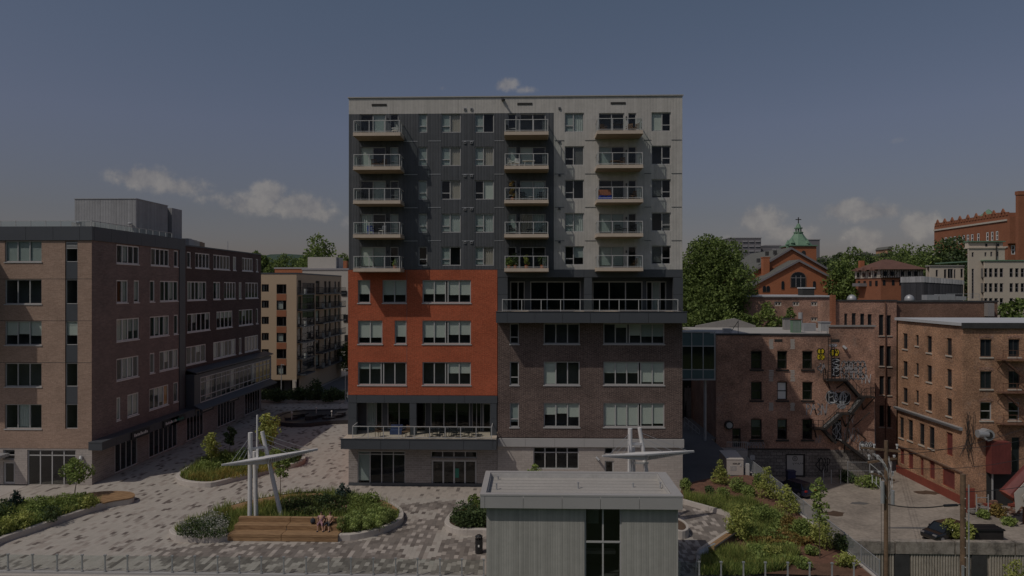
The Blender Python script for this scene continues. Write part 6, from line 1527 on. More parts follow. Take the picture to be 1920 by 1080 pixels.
sculpture('pale steel mast sculpture rising behind the grey kiosk', m1[0][0].x, 52.5, dict(masts=m1, beam=(A_, C_),
    ties=[(P(1181,832,52.5), P(1207,832,53)), (P(1180,868,52.5), P(1215,868,53))],
    cables=[(P(1181,812,52.5), A_.lerp(C_, .06)), (P(1181,822,52.5), A_.lerp(C_, .12)), (P(1181,830,52.5), A_.lerp(C_, .2)), (P(1203,812,53), A_.lerp(C_, .96)), (P(1203,820,53), A_.lerp(C_, .8)), (P(1203,828,53), A_.lerp(C_, .68))]))
# ---------------- fountain basin and hedge up the street
tF, iF = planter('dark polished stone fountain basin at the top of the plaza', FT, .55, .7, 'dark_stone', 'dark_stone', 'fountain'); tF['category'] = 'fountain'
rr = random.Random(2)
for k in range(9):
    p = 545+12*k; v = onZ(p, 785-3*(k % 3), .5); MB().prism([(v.x+rr.uniform(.5,1)*cos(a), v.y+rr.uniform(.6,1.2)*sin(a)) for a in [q*pi/3 for q in range(6)]], .48, .48+rr.uniform(.15,.5)).build('boulder', 'dark_stone', tF)
for k, (p, y) in enumerate(((547,786),(593,777),(622,784))):
    v = onZ(p, y, .55); tag(MB().tube([(v.x, v.y, .5), (v.x, v.y, 1.4)], .05, 6).ball((v.x, v.y, 1.45), .14, 6, 4).build('fountain_jet', 'white_plastic', tF), None)
hb = toGround([(485,755),(650,755),(650,746),(485,746)], 0)
MB().prism(hb[::-1] if area(hb) < 0 else hb, 0, .35).build('bed', 'curb', thing('raised_bed', 'low curb bed across the top of the plaza before the road', 'planter', (hb[0][0], hb[0][1], 0)))
cover('perennial_cover', 'dark hedge plants in the bed across the top of the plaza', hb, .3, 4200, 1.0, .18, 'leaf_dark', 21, 'leaf')
for k, (p, y, w_, h_, lb) in enumerate([(520,752,2.6,1.6,'low dark bush at the left of the far bed'),(562,751,2.6,1.8,'dark bush left of centre in the far bed'),(592,750,3.2,3.0,'tallest dark bush in the far bed'),(622,751,2.8,1.7,'dark bush at the right of the far bed')]): shrub(at(p, y, .3), w_, h_, 'leaf_dark', lb, 71+k, n=900, ls=.18)
for k, (p, y, lb) in enumerate([(527.5,741,'plain grey lamp post before the beige apartment house'),(647.5,752,'plain grey lamp post at the corner of the orange brick block')]):
    v = onZ(p, y+5, 0); b = MB().tube([(v.x, v.y, 0), (v.x, v.y, 5.6 if k == 0 else 5.4)], .09, 8, .06).box(v.x-.12, v.x+.12, v.y-.12, v.y+.12, 0, .3); t = thing('lamp_post', lb, 'lamp post', (v.x, v.y, 0)); b.build('pole', 'galvanised', t); MB().box(v.x-.08, v.x+.5, v.y-.1, v.y+.1, 5.4, 5.5).build('lamp_head', 'galvanised', t)

# ================================================================== KIOSK
KY0, KY1 = 42.0, 47.4
def kx(p): return onY(p, 540, KY0).x
KX0, KX1 = kx(900.5), kx(1280.5); KZT = onY(960, 927, KY0).z; KZB = onY(960, 953, KY0).z
KX0b, KX1b = KX0, KX1
K = thing('grey_kiosk', 'small flat-roofed grey metal kiosk with one tall window at the front of the plaza', 'building', (KX0, KY0, -3))
wv = KX0+.0
# roof: fascia panels, gravel-free membrane inside an upstand
cuts = [kx(p) for p in (909, 981, 1054, 1126, 1199)]
xs = [KX0]+cuts+[KX1]
for i in range(len(xs)-1): MB().box(xs[i]+.012, xs[i+1]-.012, KY0, KY0+.05, KZB, KZT-.1).build('fascia_panel', 'light_panel', K)
for x in (KX0, KX1-.05):
    for k in range(3): MB().box(x, x+.05, KY0+.06+1.78*k, KY0+.06+1.78*k+1.76, KZB, KZT-.1).build('fascia_panel', 'light_panel', K)
MB().box(KX0+.06, KX1-.06, KY1-.06, KY1, KZB, KZT-.1).build('fascia_panel', 'light_panel', K)
MB().box(KX0-.02, KX1+.02, KY0-.02, KY0+.35, KZT-.099, KZT).box(KX0-.02, KX1+.02, KY1-.3, KY1+.02, KZT-.099, KZT).box(KX0-.02, KX0+.33, KY0+.351, KY1-.301, KZT-.099, KZT).box(KX1-.6, KX1+.02, KY0+.351, KY1-.301, KZT-.099, KZT).build('coping', 'light_panel', K)
MB().box(KX0+.335, KX1-.605, KY1-.36, KY1-.302, KZT-.45, KZT-.1).box(KX0+.335, KX0+.39, KY0+.36, KY1-.362, KZT-.45, KZT-.1).box(KX1-.665, KX1-.607, KY0+.36, KY1-.362, KZT-.45, KZT-.1).build('upstand', 'grey_door', K)
MB().box(KX0+.08, KX1-.08, KY0+.06, KY1-.07, KZB+.05, KZT-.38).build('roof', 'membrane', K)
for k in range(6): y = KY0+.9+.7*k; MB().box(KX0+.42, KX1-.7, y, y+.03, KZT-.379, KZT-.368).build('seam', 'membrane_grey', K)
for (p, y, h) in ((931,918,.38),(1084,916,.38),(1238,916,.38),(934,899,.2),(923,891,.15),(1060,893,.15),(1165,895,.2),(1187,914,.25)):
    v = onZ(p, y, KZT-.38); MB().tube([(v.x, v.y, KZT-.379), (v.x, v.y, KZT-.38+h)], .05, 8).tube([(v.x, v.y, KZT-.38+h+.001), (v.x, v.y, KZT-.38+h+.03)], .08, 8).build('vent_pipe', 'galvanised', K)
# walls
KW0, KW1 = onY(912, 540, KY0+.45).x, onY(1271.5, 540, KY0+.45).x; YW = KY0+.45
w = Wall(K, KW0, YW, 0, KW1-KW0, -3, KZB-.0, 'kiosk_cladding', room=2.6)
s0, s1 = w.s_of(1096), w.s_of(1165.5)
w.win(s0, s1, .2, KZB-.02, cols=(1,1), bars=[(), ()] , fw=.10, fm='pale_frame', gm='dark_glass', inset=.08)
zm_ = onY(1130, 1017, YW).z; MB().box(KW0+s0+.1, KW0+s1-.1, YW+.06, YW+.19, zm_-.05, zm_+.05).build('transom', 'pale_frame', K)
w.finish()
MB().box(KW0, KW0+.2, YW+.30, KY1-.4, -3, KZB-.01).box(KW1-.2, KW1, YW+.30, KY1-.4, -3, KZB-.01).box(KW0+.2, KW1-.2, KY1-.6, KY1-.4, -3, KZB-.01).build('side_wall', 'kiosk_cladding', K)
# things seen inside: a seat back and shelf
MB().box(KW0+s0+.2, KW0+s1-.2, YW+1.4, YW+1.9, 1.3, 1.5).build('shelf', 'concrete', K); MB().box(KW0+s0+.3, KW0+s0+1.0, YW+1.5, YW+1.7, 3.2, 4.2).build('cupboard', 'blind_shade', K)
# litter bin
v = onZ(898, 1037, 0); t = thing('litter_bin', 'black cylindrical litter bin with slotted dome top at the kiosk corner', 'litter bin', (v.x, v.y, 0)); me = MB()
me.tube([(v.x, v.y, .02), (v.x, v.y, .95)], .26, 16).build('body', 'black_plastic', t); b = MB()
for k in range(8): a = k*pi/4; b.bar((v.x+.24*cos(a), v.y+.24*sin(a), .95), (v.x+.20*cos(a), v.y+.20*sin(a), 1.15), .04)
b.tube([(v.x, v.y, 1.15), (v.x, v.y, 1.2), (v.x, v.y, 1.26)], .27, 16, .12).build('lid', 'black_plastic', t)
MB().box(v.x-.05, v.x+.05, v.y-.268, v.y-.262, .5, .65).build('sticker', 'sign_white', t)
# ================================================================== GLASS RAILING along the plaza edge
RYY = 43.35
def railrun(label, xs, w_=.05):
    t = thing('glass_railing', label, 'railing', (xs[0], RYY, 0))
    MB().box(xs[0]-.1, xs[-1]+.1, RYY-.12, RYY+.10, -.35, .03).build('curb', 'light_panel', t)
    pm = cached('rpost', lambda: MB().box(-.042, .042, -.03, .03, 0, 1.05).box(-.08, .08, -.05, .05, .98, 1.06).box(-.05, .05, -.05, .05, .18, .24).box(-.07, .07, -.06, .06, 0, .04).mesh('post', 'galvanised'))
    for x in xs: o = bpy.data.objects.new('post', pm); o.location = (x-xs[0], 0, .06); link(o, t)
    for i in range(len(xs)-1): MB().box(xs[i]+.07, xs[i+1]-.07, RYY-.006, RYY+.006, .22, 1.06).build('glass_panel', 'rail_glass', t)
railrun('glass balustrade with grey posts along the plaza edge left of the kiosk', [onY(p, 540, RYY).x for p in [-32, 15, 61, 107, 154, 197, 239, 281, 323, 365, 408, 449, 490, 532, 574, 616, 658, 700, 742, 783, 825, 866, 907]])
railrun('glass balustrade with grey posts across the garden right of the kiosk', [onY(p, 540, RYY).x for p in [1274, 1311, 1352, 1394, 1435, 1477, 1518, 1560, 1601]])
# ================================================================== GARDEN right of the kiosk
GP = toGround([(1270,941),(1284,945),(1330,958),(1360,966),(1374,975),(1376,998),(1312,1040),(1308,1075)], .0)
GPx = [(12.9,43.6), (EX-.35,43.6), (EX-.35,66.5), (14.1,60.5)]
gp = [(GPx[1][0], GPx[1][1]), (GPx[2][0], GPx[2][1])]+toGround([(1400,893),(1330,899),(1281,911)], .0)+GP
if area(gp) < 0: gp = gp[::-1]
b = MB(); b.poly([(p[0], p[1], .14) for p in gp]); b.build('mulch_bed', 'mulch', kind='structure', label='red-brown bark mulch of the garden bed')
cb = thing('garden_curb', 'pale curb edging the garden bed beside the shaded terrace', 'curb', (GP[0][0], GP[0][1], 0))
for k in range(len(GP)-1):
    a, c = Vector((*GP[k], .18)), Vector((*GP[k+1], .18)); d = (c-a).normalized()*.01; MB().bar(a+d, c-d, .3, .36).build('kerb_stone', 'curb', cb)
# terrace paving right of the kiosk, striped and dark
tp = toGround([(1262,940),(1284,945),(1330,958),(1360,966),(1374,975),(1376,998),(1312,1040),(1308,1078),(1262,1078)])
if area(tp) < 0: tp = tp[::-1]
tx0, tx1, ty0, ty1 = 9.0, 15.5, 43.6, 59
ix, iy = np.meshgrid(np.arange(int((tx1-tx0)/.3)), np.arange(int((ty1-ty0)/.6)), indexing='ij'); q = np.stack([tx0+ix.ravel()*.3+.15, ty0+iy.ravel()*.6+.3+(ix.ravel() % 3)*.2], 1)
q = q[in_poly(q, tp)]; PWs = PW
o = paver_mesh(q, 'pavers_dark', 'terrace_slabs'); o.name = 'terrace_paving'; tag(o, 'dark and pale slab paving of the small terrace right of the kiosk', None, None, 'stuff')
b = MB(); b.poly([(p[0], p[1], -.02) for p in tp]); b.build('terrace_bed', 'joint_sand', kind='structure')
# round planter and timber bench by the kiosk
c0 = onZ(1271, 985, .5); loop = [(c0.x+.75*cos(k*pi/10), c0.y+1.5*sin(k*pi/10)) for k in range(20)]; planter('small rounded concrete planter beside the right wall of the kiosk', loop, .6, .2)
a, c = onZ(1333, 1030, .5), onZ(1372, 1003, .5); t = thing('timber_bench', 'slanting timber bench at the edge of the small terrace', 'bench', (a.x, a.y, 0)); n_ = (c-a).normalized().cross(Vector((0,0,1)))
for k in range(3): MB().bar(a+n_*(-.3+.22*k), c+n_*(-.3+.22*k), .2, .12).build('plank', 'timber', t)
MB().bar(a-n_*.1-Vector((0,0,.3)), c-n_*.1-Vector((0,0,.3)), .5, .45).build('base', 'concrete', t)
MB().bar(a-Vector((0,0,.1))+n_*.3, c-Vector((0,0,.1))+n_*.3, .12, .7).build('back_wall', 'dark_stone', t)
v = onZ(1312, 1040, .3); tag(MB().tube([v, onZ(1340, 1026, .3)], .28, 10).ball(v, .30, 10, 6).build('log_seat', 'galvanised', None, loc=v), 'rounded grey log-like seat at the terrace corner', 'seat')
def gpoly(pts): return toGround(pts, .14)
cover('grass_cover', 'soft green ornamental grass filling the garden bed', gpoly([(1283,925),(1330,935),(1400,940),(1470,975),(1520,1000),(1470,1020),(1400,1015),(1378,990),(1370,968),(1330,952),(1283,938)]), .12, 15000, .62, .035, 'grass_mix', 31)
cover('grass_cover', 'bright grass behind the glass balustrade', gpoly([(1318,1040),(1370,1032),(1450,1028),(1500,1040),(1470,1070),(1400,1078),(1312,1078)]), .12, 9000, .6, .04, 'grass_mix', 32)
cover('perennial_cover', 'light leafy perennials across the middle of the garden bed', gpoly([(1360,1000),(1400,1018),(1480,1022),(1530,1010),(1500,985),(1420,960),(1380,965)]), .12, 6000, .6, .11, 'leaf_green', 33, 'leaf')
cover('perennial_cover', 'rusty brown-green perennials before the mulch', gpoly([(1400,1018),(1470,1030),(1530,1020),(1520,1000),(1460,1008)]), .12, 3500, .5, .10, 'bronze_leaf', 34, 'leaf')
cover('perennial_cover', 'leafy patches behind the balustrade', gpoly([(1400,1035),(1490,1030),(1495,1060),(1400,1062)]), .12, 3500, .55, .12, 'leaf_green', 35, 'leaf')
rng9 = np.random.default_rng(77)
GS = [(1351,908,1.9,2.9,'leaf_yellow','yellow-green young tree left of the beige generator'),(1386,922,1.7,1.3,'leaf_green','bush in front of the generator'),(1405,930,1.4,1.1,'leaf_green','small bush right of the generator bush'),
 (1440,936,2.6,3.6,'leaf_yellow','tall conical yellow-green shrub by the fence, dark car behind it'),(1475,962,2.4,2.9,'leaf_yellow','bright yellow shrub directly in front of the dark blue car'),(1421,915,1.3,1.6,'leaf_green','green shrub against the fence right of the generator'),
 (1385,1012,2.3,3.0,'leaf_yellow','broad yellow-leaved shrub at the bend of the garden curb'),(1505,1010,1.9,1.7,'leaf_green','green shrub at the middle of the fence'),(1545,1025,2.2,2.0,'leaf_yellow','yellow-green shrub at the foot of the slim tree'),
 (1580,1032,1.4,1.2,'leaf_dark','dark shrub at the right end of the fence row'),(1285,920,1.2,1.3,'leaf_green','shrub at the kiosk roof corner'),(1356,930,1.3,.8,'leaf_green','low bush at the upper left of the mulch'),(1440,985,1.9,1.6,'leaf_green','round green shrub amid the grass'),
 (1480,1000,1.6,1.4,'bronze_leaf','brownish shrub amid the grass'),(1520,1040,1.0,.7,'leaf_green','small tuft on open mulch'),(1505,1065,1.1,.8,'leaf_green','low tuft behind the balustrade on mulch'),(1590,1062,1.4,.9,'leaf_yellow','yellowish tuft near the corner of the fence'),
 (1330,925,.9,.7,'leaf_dark','small dark tuft beside the lane'),(1452,1052,1.6,1.0,'leaf_yellow','yellow-green clump behind the balustrade')]
for k, (p, y, w_, h_, mt, lb) in enumerate(GS): shrub((*onZ(p, y, .14)[:2], .12), w_*.86, h_*.82, mt, lb, 101+k, n=int(700*w_), ls=.085, nb=11, cone=1 if k in (0, 3, 4) else 0)
tree('young_tree', 'slim sparse sapling with pale stem rising from the mulch by the fence', 'tree', (*onZ(1537,1047,.14)[:2], .12), 1.3, 5.4, 2.0, 'leaf_green', 131, 12, 560, .12, .035, rel=.42)
# pebble and gravel bits in the mulch
# generator cabinet with the maker's name
gv = onZ(1379, 897, 0); gy = gv.y+.6; gx0, gx1 = onY(1363, 540, gy).x, onY(1394, 540, gy).x; zt_ = onY(1379, 862, gy).z
G_ = thing('generator_cabinet', 'beige steel generator cabinet marked KOHLER beside the lane', 'generator', ((gx0+gx1)/2, gy, 0))
MB().box(gx0, gx1, gy, gy+2.6, .15, zt_).build('cabinet', 'generator_paint', G_); MB().slab([(gx0-.03, gy-.03, zt_+.003), (gx1+.03, gy-.03, zt_+.003), (gx1+.03, gy+2.63, zt_+.25), (gx0-.03, gy+2.63, zt_+.25)], (0, 0, .05)).build('lid', 'generator_paint', G_)
MB().box(gx0+.05, gx1-.05, gy+.05, gy+2.5, 0, .147).build('base', 'concrete', G_)
digits('KOHLER', gx0+.62, zt_-.45, .13, .035, gy-.006, 'spray_black', G_)
b = MB()
for k in range(5): b.box(gx0+.3, gx0+.9, gy-.02, gy-.003, .6+.1*k, .64+.1*k)
b.box(gx1-.35, gx1-.2, gy-.03, gy-.003, 1.0, 1.25).build('louvre', 'grey_door', G_)
MB().box(gx1+.25, gx1+.6, gy+.1, gy+.4, 0, 1.2).build('meter_box', 'grey_door', G_)
# fence on the edge of the raised garden
def picket_fence(label, a, c, h, step, mat='galvanised', nm='picket_fence'):
    a, c = Vector(a), Vector(c); t = thing(nm, label, 'fence', a); Lf = (c-a).length; d = (c-a)/Lf
    n = int(Lf/2.2)
    for k in range(n+1): q = a+d*(Lf*k/n); MB().bar(q, q+Vector((0,0,h+.05)), .07).build('post', mat, t)
    for k in range(n):
        p, q = a+d*(Lf*k/n), a+d*(Lf*(k+1)/n); b = MB(); b.bar(p+Vector((0,0,h)), q+Vector((0,0,h)), .045); b.bar(p+Vector((0,0,.15)), q+Vector((0,0,.15)), .04); b.build('rail', mat, t)
    me = MB().box(-.011, .011, -.011, .011, .16, h-.02).mesh('picket', mat); m_ = min(290, int(Lf/step))
    for k in range(m_): q = a+d*(Lf*(k+.5)/m_); o = bpy.data.objects.new('picket', me); o.location = q-a; link(o, t)
    return t
MB().box(EX-.3, EX+.02, 43.0, 70, -.09, .17).build('kerb', 'curb', kind='structure')
picket_fence('grey steel picket fence along the raised garden edge above the lot', (EX-.14, 43.3, .17), (EX-.14, 69.5, .17), 1.15, .12)
# ================================================================== VEHICLES
def car(name, label, loc, rz, L_=4.6, W_=1.85, H_=1.6, paint='car_black', suv=True):
    t = thing(name, label, 'car', loc, rz)
    hh = H_; st = [(-.5,.42,.62,.80),(-.485,.30,.80,.93),(-.42,.24,.92,.98),(-.30,.22,.98,1),(-.1,.22,.98,1),(.12,.22,.98,1),(.28,.22,.96,1),(.40,.23,.88,.98),(.475,.28,.78,.92),(.5,.40,.66,.80)]
    b = MB(); secs = []
    for (f, zb, zs, wf) in st:
        x = f*L_; z1 = zs*hh*.60+.02; hw = W_/2*wf; z0 = zb
        secs.append([(x,-hw*.90,z0),(x,-hw,z0+.12),(x,-hw,z1*.72+.1),(x,-hw*.94,z1),(x,0,z1+.03),(x,hw*.94,z1),(x,hw,z1*.72+.1),(x,hw,z0+.12),(x,hw*.90,z0)])
    for i in range(len(secs)-1):
        for j in range(8): b.poly([secs[i][j], secs[i][j+1], secs[i+1][j+1], secs[i+1][j]][::-1])
        b.poly([secs[i][8], secs[i][0], secs[i+1][0], secs[i+1][8]][::-1])
    b.poly(secs[0]); b.poly(secs[-1][::-1]); link(bpy.data.objects.new('body', b.mesh('body', paint)), t).data.polygons.foreach_set('use_smooth', [False]*len(b.f))
    # cabin: glass house with painted roof and pillars
    zb = hh*.60; r0, r1 = (-.47 if suv else -.40), .16; g = MB(); base = [(r0*L_, W_/2*.90), ((r1+.09)*L_, W_/2*.90)]; topx = ((r0+.07)*L_, (r1-.06)*L_); wt_ = W_/2*.72
    B_ = [(base[0][0],-base[0][1],zb),(base[1][0],-base[1][1],zb),(base[1][0],base[1][1],zb),(base[0][0],base[0][1],zb)]; T_ = [(topx[0],-wt_,hh-.05),(topx[1],-wt_,hh-.05),(topx[1],wt_,hh-.05),(topx[0],wt_,hh-.05)]
    for i in range(4): g.poly([B_[i], B_[(i+1) % 4], T_[(i+1) % 4], T_[i]])
    link(bpy.data.objects.new('windows', g.mesh('windows', 'car_glass')), t)
    rf = MB().slab([(T_[0][0]-.03,T_[0][1]-.02,hh-.05),(T_[1][0]+.03,T_[1][1]-.02,hh-.05),(T_[2][0]+.03,T_[2][1]+.02,hh-.05),(T_[3][0]-.03,T_[3][1]+.02,hh-.05)], (0,0,.05))
    for i in range(4): rf.bar(Vector(B_[i]), Vector(T_[i]), .09)
    for f in ((.36,) if not suv else (.32,.66)):
        for s in (0, 1): p = Vector(B_[0 if not s else 3]).lerp(Vector(B_[1 if not s else 2]), f); q = Vector(T_[0 if not s else 3]).lerp(Vector(T_[1 if not s else 2]), f); rf.bar(p, q, .08)
    link(bpy.data.objects.new('roof', rf.mesh('roof', paint)), t)
    for x in (-.31*L_, .32*L_):
        for s in (-1, 1):
            wv = link(bpy.data.objects.new('wheel', MB().tube([(0,-.11,0),(0,.11,0)], .34, 16).mesh('wheel', 'rubber')), t); wv.location = (x, s*(W_/2-.10), .34)
            link(bpy.data.objects.new('rim', MB().tube([(0, s*.112, 0), (0, s*.125, 0)], .22, 12).mesh('rim', 'rim')), wv)
    for s in (-1, 1):
        link(bpy.data.objects.new('tail_light', MB().box(-.502*L_, -.465*L_, s*W_*.40-.12, s*W_*.40+.12, .78, .95).mesh('tail_light', 'tail_light')), t)
        link(bpy.data.objects.new('headlight', MB().box(.45*L_, .485*L_, s*W_*.34-.18, s*W_*.34+.18, .66, .78).mesh('headlight', 'rim')), t)
        link(bpy.data.objects.new('mirror', MB().box(.12*L_, .16*L_, s*W_*.52-.1, s*W_*.52+.1, .98, 1.12).mesh('mirror', paint)), t)
    return t
v = onZ(1492, 930, LZ); car('parked_car', 'dark blue car seen from behind through the garden fence', (v.x+.2, v.y+1.0, LZ), R(118), 4.6, 1.8, 1.5, 'car_blue', False)
v = onZ(1752, 1010, LZ); car('parked_car', 'black sport utility vehicle parked against the retaining wall', (v.x+.9, RWY+1.6, LZ), R(203), 4.2, 1.75, 1.48, 'car_black', True)
v = onZ(1838, 1006, LZ); t = thing('waste_container', 'low black container with ridged lid between weeds on the retaining wall', 'container', (v.x, RWY+1.6, LZ))
MB().box(v.x-1.3, v.x+1.3, RWY+1.0, RWY+2.4, LZ+.1, LZ+.95).build('body', 'black_steel', t); b = MB().box(v.x-1.4, v.x+1.4, RWY+.9, RWY+2.5, LZ+.951, LZ+1.05)
for k in range(4): b.box(v.x-1.38, v.x+1.38, RWY+1.0+.4*k, RWY+1.1+.4*k, LZ+1.051, LZ+1.10)
b.build('lid', 'black_plastic', t)
v = onZ(1462, 884, LZ); t = thing('wheelie_bin', 'dark blue wheelie bin beside the pale garage door', 'bin', (v.x-.2, YG-1.6, LZ)); x = v.x-.2
MB().slab([(x-.45,YG-2.0,LZ+.1),(x+.45,YG-2.0,LZ+.1),(x+.45,YG-1.3,LZ+.1),(x-.45,YG-1.3,LZ+.1)], (0,0,1.05)).build('body', 'blue_plastic', t); MB().box(x-.5, x+.5, YG-2.07, YG-1.25, LZ+1.151, LZ+1.24).build('lid', 'blue_plastic', t)
for s in (-.4, .4): MB().tube([(x+s-.04, YG-1.35, LZ+.12), (x+s+.04, YG-1.35, LZ+.12)], .12, 10).build('wheel', 'rubber', t)
# wire fence by the stairs
t = thing('wire_fence', 'galvanised wire fence panels at the foot of the fire escape', 'fence', (gx(1520), YG-2.6, LZ)); x0, x1 = gx(1527), gx(1664)
for (p, h) in ((1527,1.6),(1541,1.6),(1558,1.6),(1571,2.6),(1611,2.6),(1650,2.6)): MB().tube([(gx(p), YG-2.6, LZ), (gx(p), YG-2.6, LZ+h)], .05, 6).build('post', 'galvanised', t)
MB().bar((gx(1571), YG-2.6, LZ+2.5), (gx(1650), YG-2.6, LZ+2.5), .05).bar((gx(1571), YG-2.6, LZ+1.5), (gx(1650), YG-2.6, LZ+1.5), .04).build('rail', 'galvanised', t); b = MB()
for k in range(40): x = gx(1571)+(gx(1650)-gx(1571))*k/40; b.bar((x, YG-2.6, LZ), (x+.25, YG-2.6, LZ+2.5), .012)
b.build('mesh', 'galvanised', t)
# weeds around the lot
for k, (p, Y, zb, w_, h_, mt, lb) in enumerate([(1786,63.2,LZ,1.5,2.0,'leaf_yellow','yellow-green weed bush beside the black vehicle on the wall'),(1815,63.2,LZ,1.5,1.6,'leaf_yellow','yellow-green weed bush left of the black container'),(1630,80,LZ,2.5,1.0,'leaf_green','weeds at the foot of the iron stairs'),(1590,82,LZ,2,1.1,'leaf_dark','weeds behind the wire fence'),
      (1845,69.5,LZ,1.2,.7,'leaf_green','weeds at the mill corner by the gate'),(1893,67.5,LZ,1.2,.6,'leaf_green','weeds below the white tarpaulin'),(1870,70.2,LZ,1.6,.9,'bronze_leaf','dry weeds by the rubble heap'),(1908,60.5,-9.2,2.6,4.0,'leaf_yellow','tall weed growing before the retaining wall at the right')]):
    shrub((onY(p,540,Y).x, Y, zb), w_, h_, mt, lb, 141+k, n=int(450*w_), ls=.13, nb=8)
# ================================================================== UTILITY POLES AND WIRES
def pole(label, p, Y, ytop, r, extra):
    x = onY(p, 540, Y).x; zt = onY(p, ytop, Y).z; t = thing('utility_pole', label, 'pole', (x, Y, -9.2)); MB().tube([(x+.02, Y, -9.2), (x, Y, 0), (x, Y, zt)], r*1.15, 10, r*.85).build('pole', 'pole_wood', t); extra(t, x, zt); return x, zt
def ex1(t, x, zt):
    for (dz, w_, a) in ((-.5,1.5,.1),(-1.1,1.1,-.12),(-2.0,.9,.2)):
        MB().bar((x-w_*.9, 38.8, zt+dz+a), (x+w_*.5, 38.8, zt+dz-a), .11).build('cross_arm', 'pole_wood', t)
        for k in range(4): q = x-w_*.85+w_*1.25*k/3; MB().tube([(q, 38.8, zt+dz+.05), (q, 38.8, zt+dz+.22)], .045, 6).tube([(q, 38.8, zt+dz+.22), (q, 38.8, zt+dz+.30)], .075, 6).build('insulator', 'insulator', t)
    for (a, c) in (((-.3,-.2,-2.2),(-.3,-.2,-3.4)),((.25,-.2,-2.7),(.25,-.2,-3.5))): MB().tube([(x+a[0], 38.8+a[1], zt+a[2]), (x+c[0], 38.8+c[1], zt+c[2])], .10, 8).build('fuse_canister', 'galvanised', t)
    rr = random.Random(4); b = MB()
    for k in range(10): u = rr.uniform(-1, .4); z = zt-rr.uniform(.5, 2.4); b.tube([(x+u, 38.75, z), (x+u*.5+.1, 38.6, z-.5), (x+.12, 38.78, z-1.2)], .018, 4)
    for k in range(4): u = -.75+.22*k; b.tube([(x+u, 38.8, zt-1.95), (x+u, 38.8, zt-2.35-.1*k)], .03, 4)
    b.build('jumper_wire', 'insulator', t); MB().tube([(x-.22, 38.9, zt-1), (x-.2, 38.9, -9.2)], .012, 4).tube([(x+.15, 38.7, zt-2), (x+.15, 38.7, -9.2)], .02, 4).build('conduit', 'black_steel', t)
XP1, ZP1 = pole('wooden utility pole with crossarms and tangled insulators left of the black vehicle', 1661.5, 38.8, 826, .125, ex1)
def ex2(t, x, zt):
    MB().tube([(x-.05, 36, zt-1.55), (x-.28, 36, zt-1.58)], .03, 5).tube([(x-.28, 36, zt-1.58), (x-.95, 36, zt-1.62)], .07, 8).build('splice_case', 'black_plastic', t)
    MB().tube([(x+.20, 35.85, zt-.5), (x+.22, 35.85, -9.2)], .035, 5).box(x-.16, x-.05, 35.8, 35.86, zt-5.2, zt-4.6).build('conduit', 'galvanised', t)
    for k in range(14): MB().box(x-.02, x+.02, 35.78, 35.83, zt-1.2-.5*k, zt-1.17-.5*k).build('staple', 'insulator', t)
XP2, ZP2 = pole('plain wooden utility pole with a grey top at the far right', 1805.5, 36.0, 889, .145, ex2)
def wire(label, a, c, sag, r=.018):
    a, c = Vector(a), Vector(c); pts = [a.lerp(c, k/12)-Vector((0,0,sag*4*(k/12)*(1-k/12))) for k in range(13)]; tag(MB().tube(pts, r, 4).build('overhead_wire', 'black_steel', None, loc=a), label, 'wire')
wire('dark cable from the left utility pole to the right pole', (XP1, 38.8, ZP1-3.5), (XP2-.9, 36, ZP2-1.62), .15, .03)
for k, (dz, y) in enumerate(((-.4, 655), (-1.0, 670), (-1.9, 690))): wire(['highest','middle','lowest'][k]+' wire running from the left pole up to the dark brick corner', (XP1-.6, 38.8, ZP1+dz), onY(1640, 745+14*k, 83), .25, .016)
for k, (dz, y) in enumerate(((-.4, 801), (-.8, 768), (-1.5, 835))): wire(['long wire crossing the red loading hood','upper wire toward the right edge','lower wire toward the right edge'][k], (XP1+.5, 38.8, ZP1+dz), onY(2000, y, 50), .6, .016)
wire('long wire from the right pole to the right edge', (XP2, 36, ZP2-.9), onY(2000, 895, 45), .2, .018)
# ================================================================== FAR TOWN, right
# low brick house behind the mill roof
Y6 = 112
x0, x1 = onY(1395, 540, Y6).x, onY(1562, 540, Y6).x; H6 = thing('brick_building', 'low brick building with three small white-trimmed windows below the church', 'building', (x0, Y6, 0))
w = Wall(H6, x0, Y6, 0, x1-x0, -4, onY(1480, 557, Y6).z, 'mill_brick', room=1)
for (p, q) in ((1452,1465.5),(1486,1499),(1520.5,1533)): w.pwin(p, 565.5, q, 574, cols=(1,1), fm='stone_trim', fw=.2, gm='dark_glass')
w.pwin(1520.5, 595, 1533, 603, cols=(1,1), fm='stone_trim', fw=.2); w.finish()
MB().box(x0-.2, x1+.2, Y6-.25, Y6+14, w.z1+.003, w.z1+.25).build('roof', 'membrane_white', H6)
a, c = onY(1505, 541, 115), onY(1527, 556, 115); t = thing('roof_unit', 'dark boxy unit with pale lid on the low brick roof', 'roof unit', (a.x, 115, w.z1+.25)); MB().box(a.x, c.x, 115, 117, w.z1+.25, a.z).build('casing', 'interior_dark', t); MB().box(a.x-.1, c.x+.1, 114.9, 117.1, a.z+.003, a.z+.2).build('lid', 'membrane_white', t)
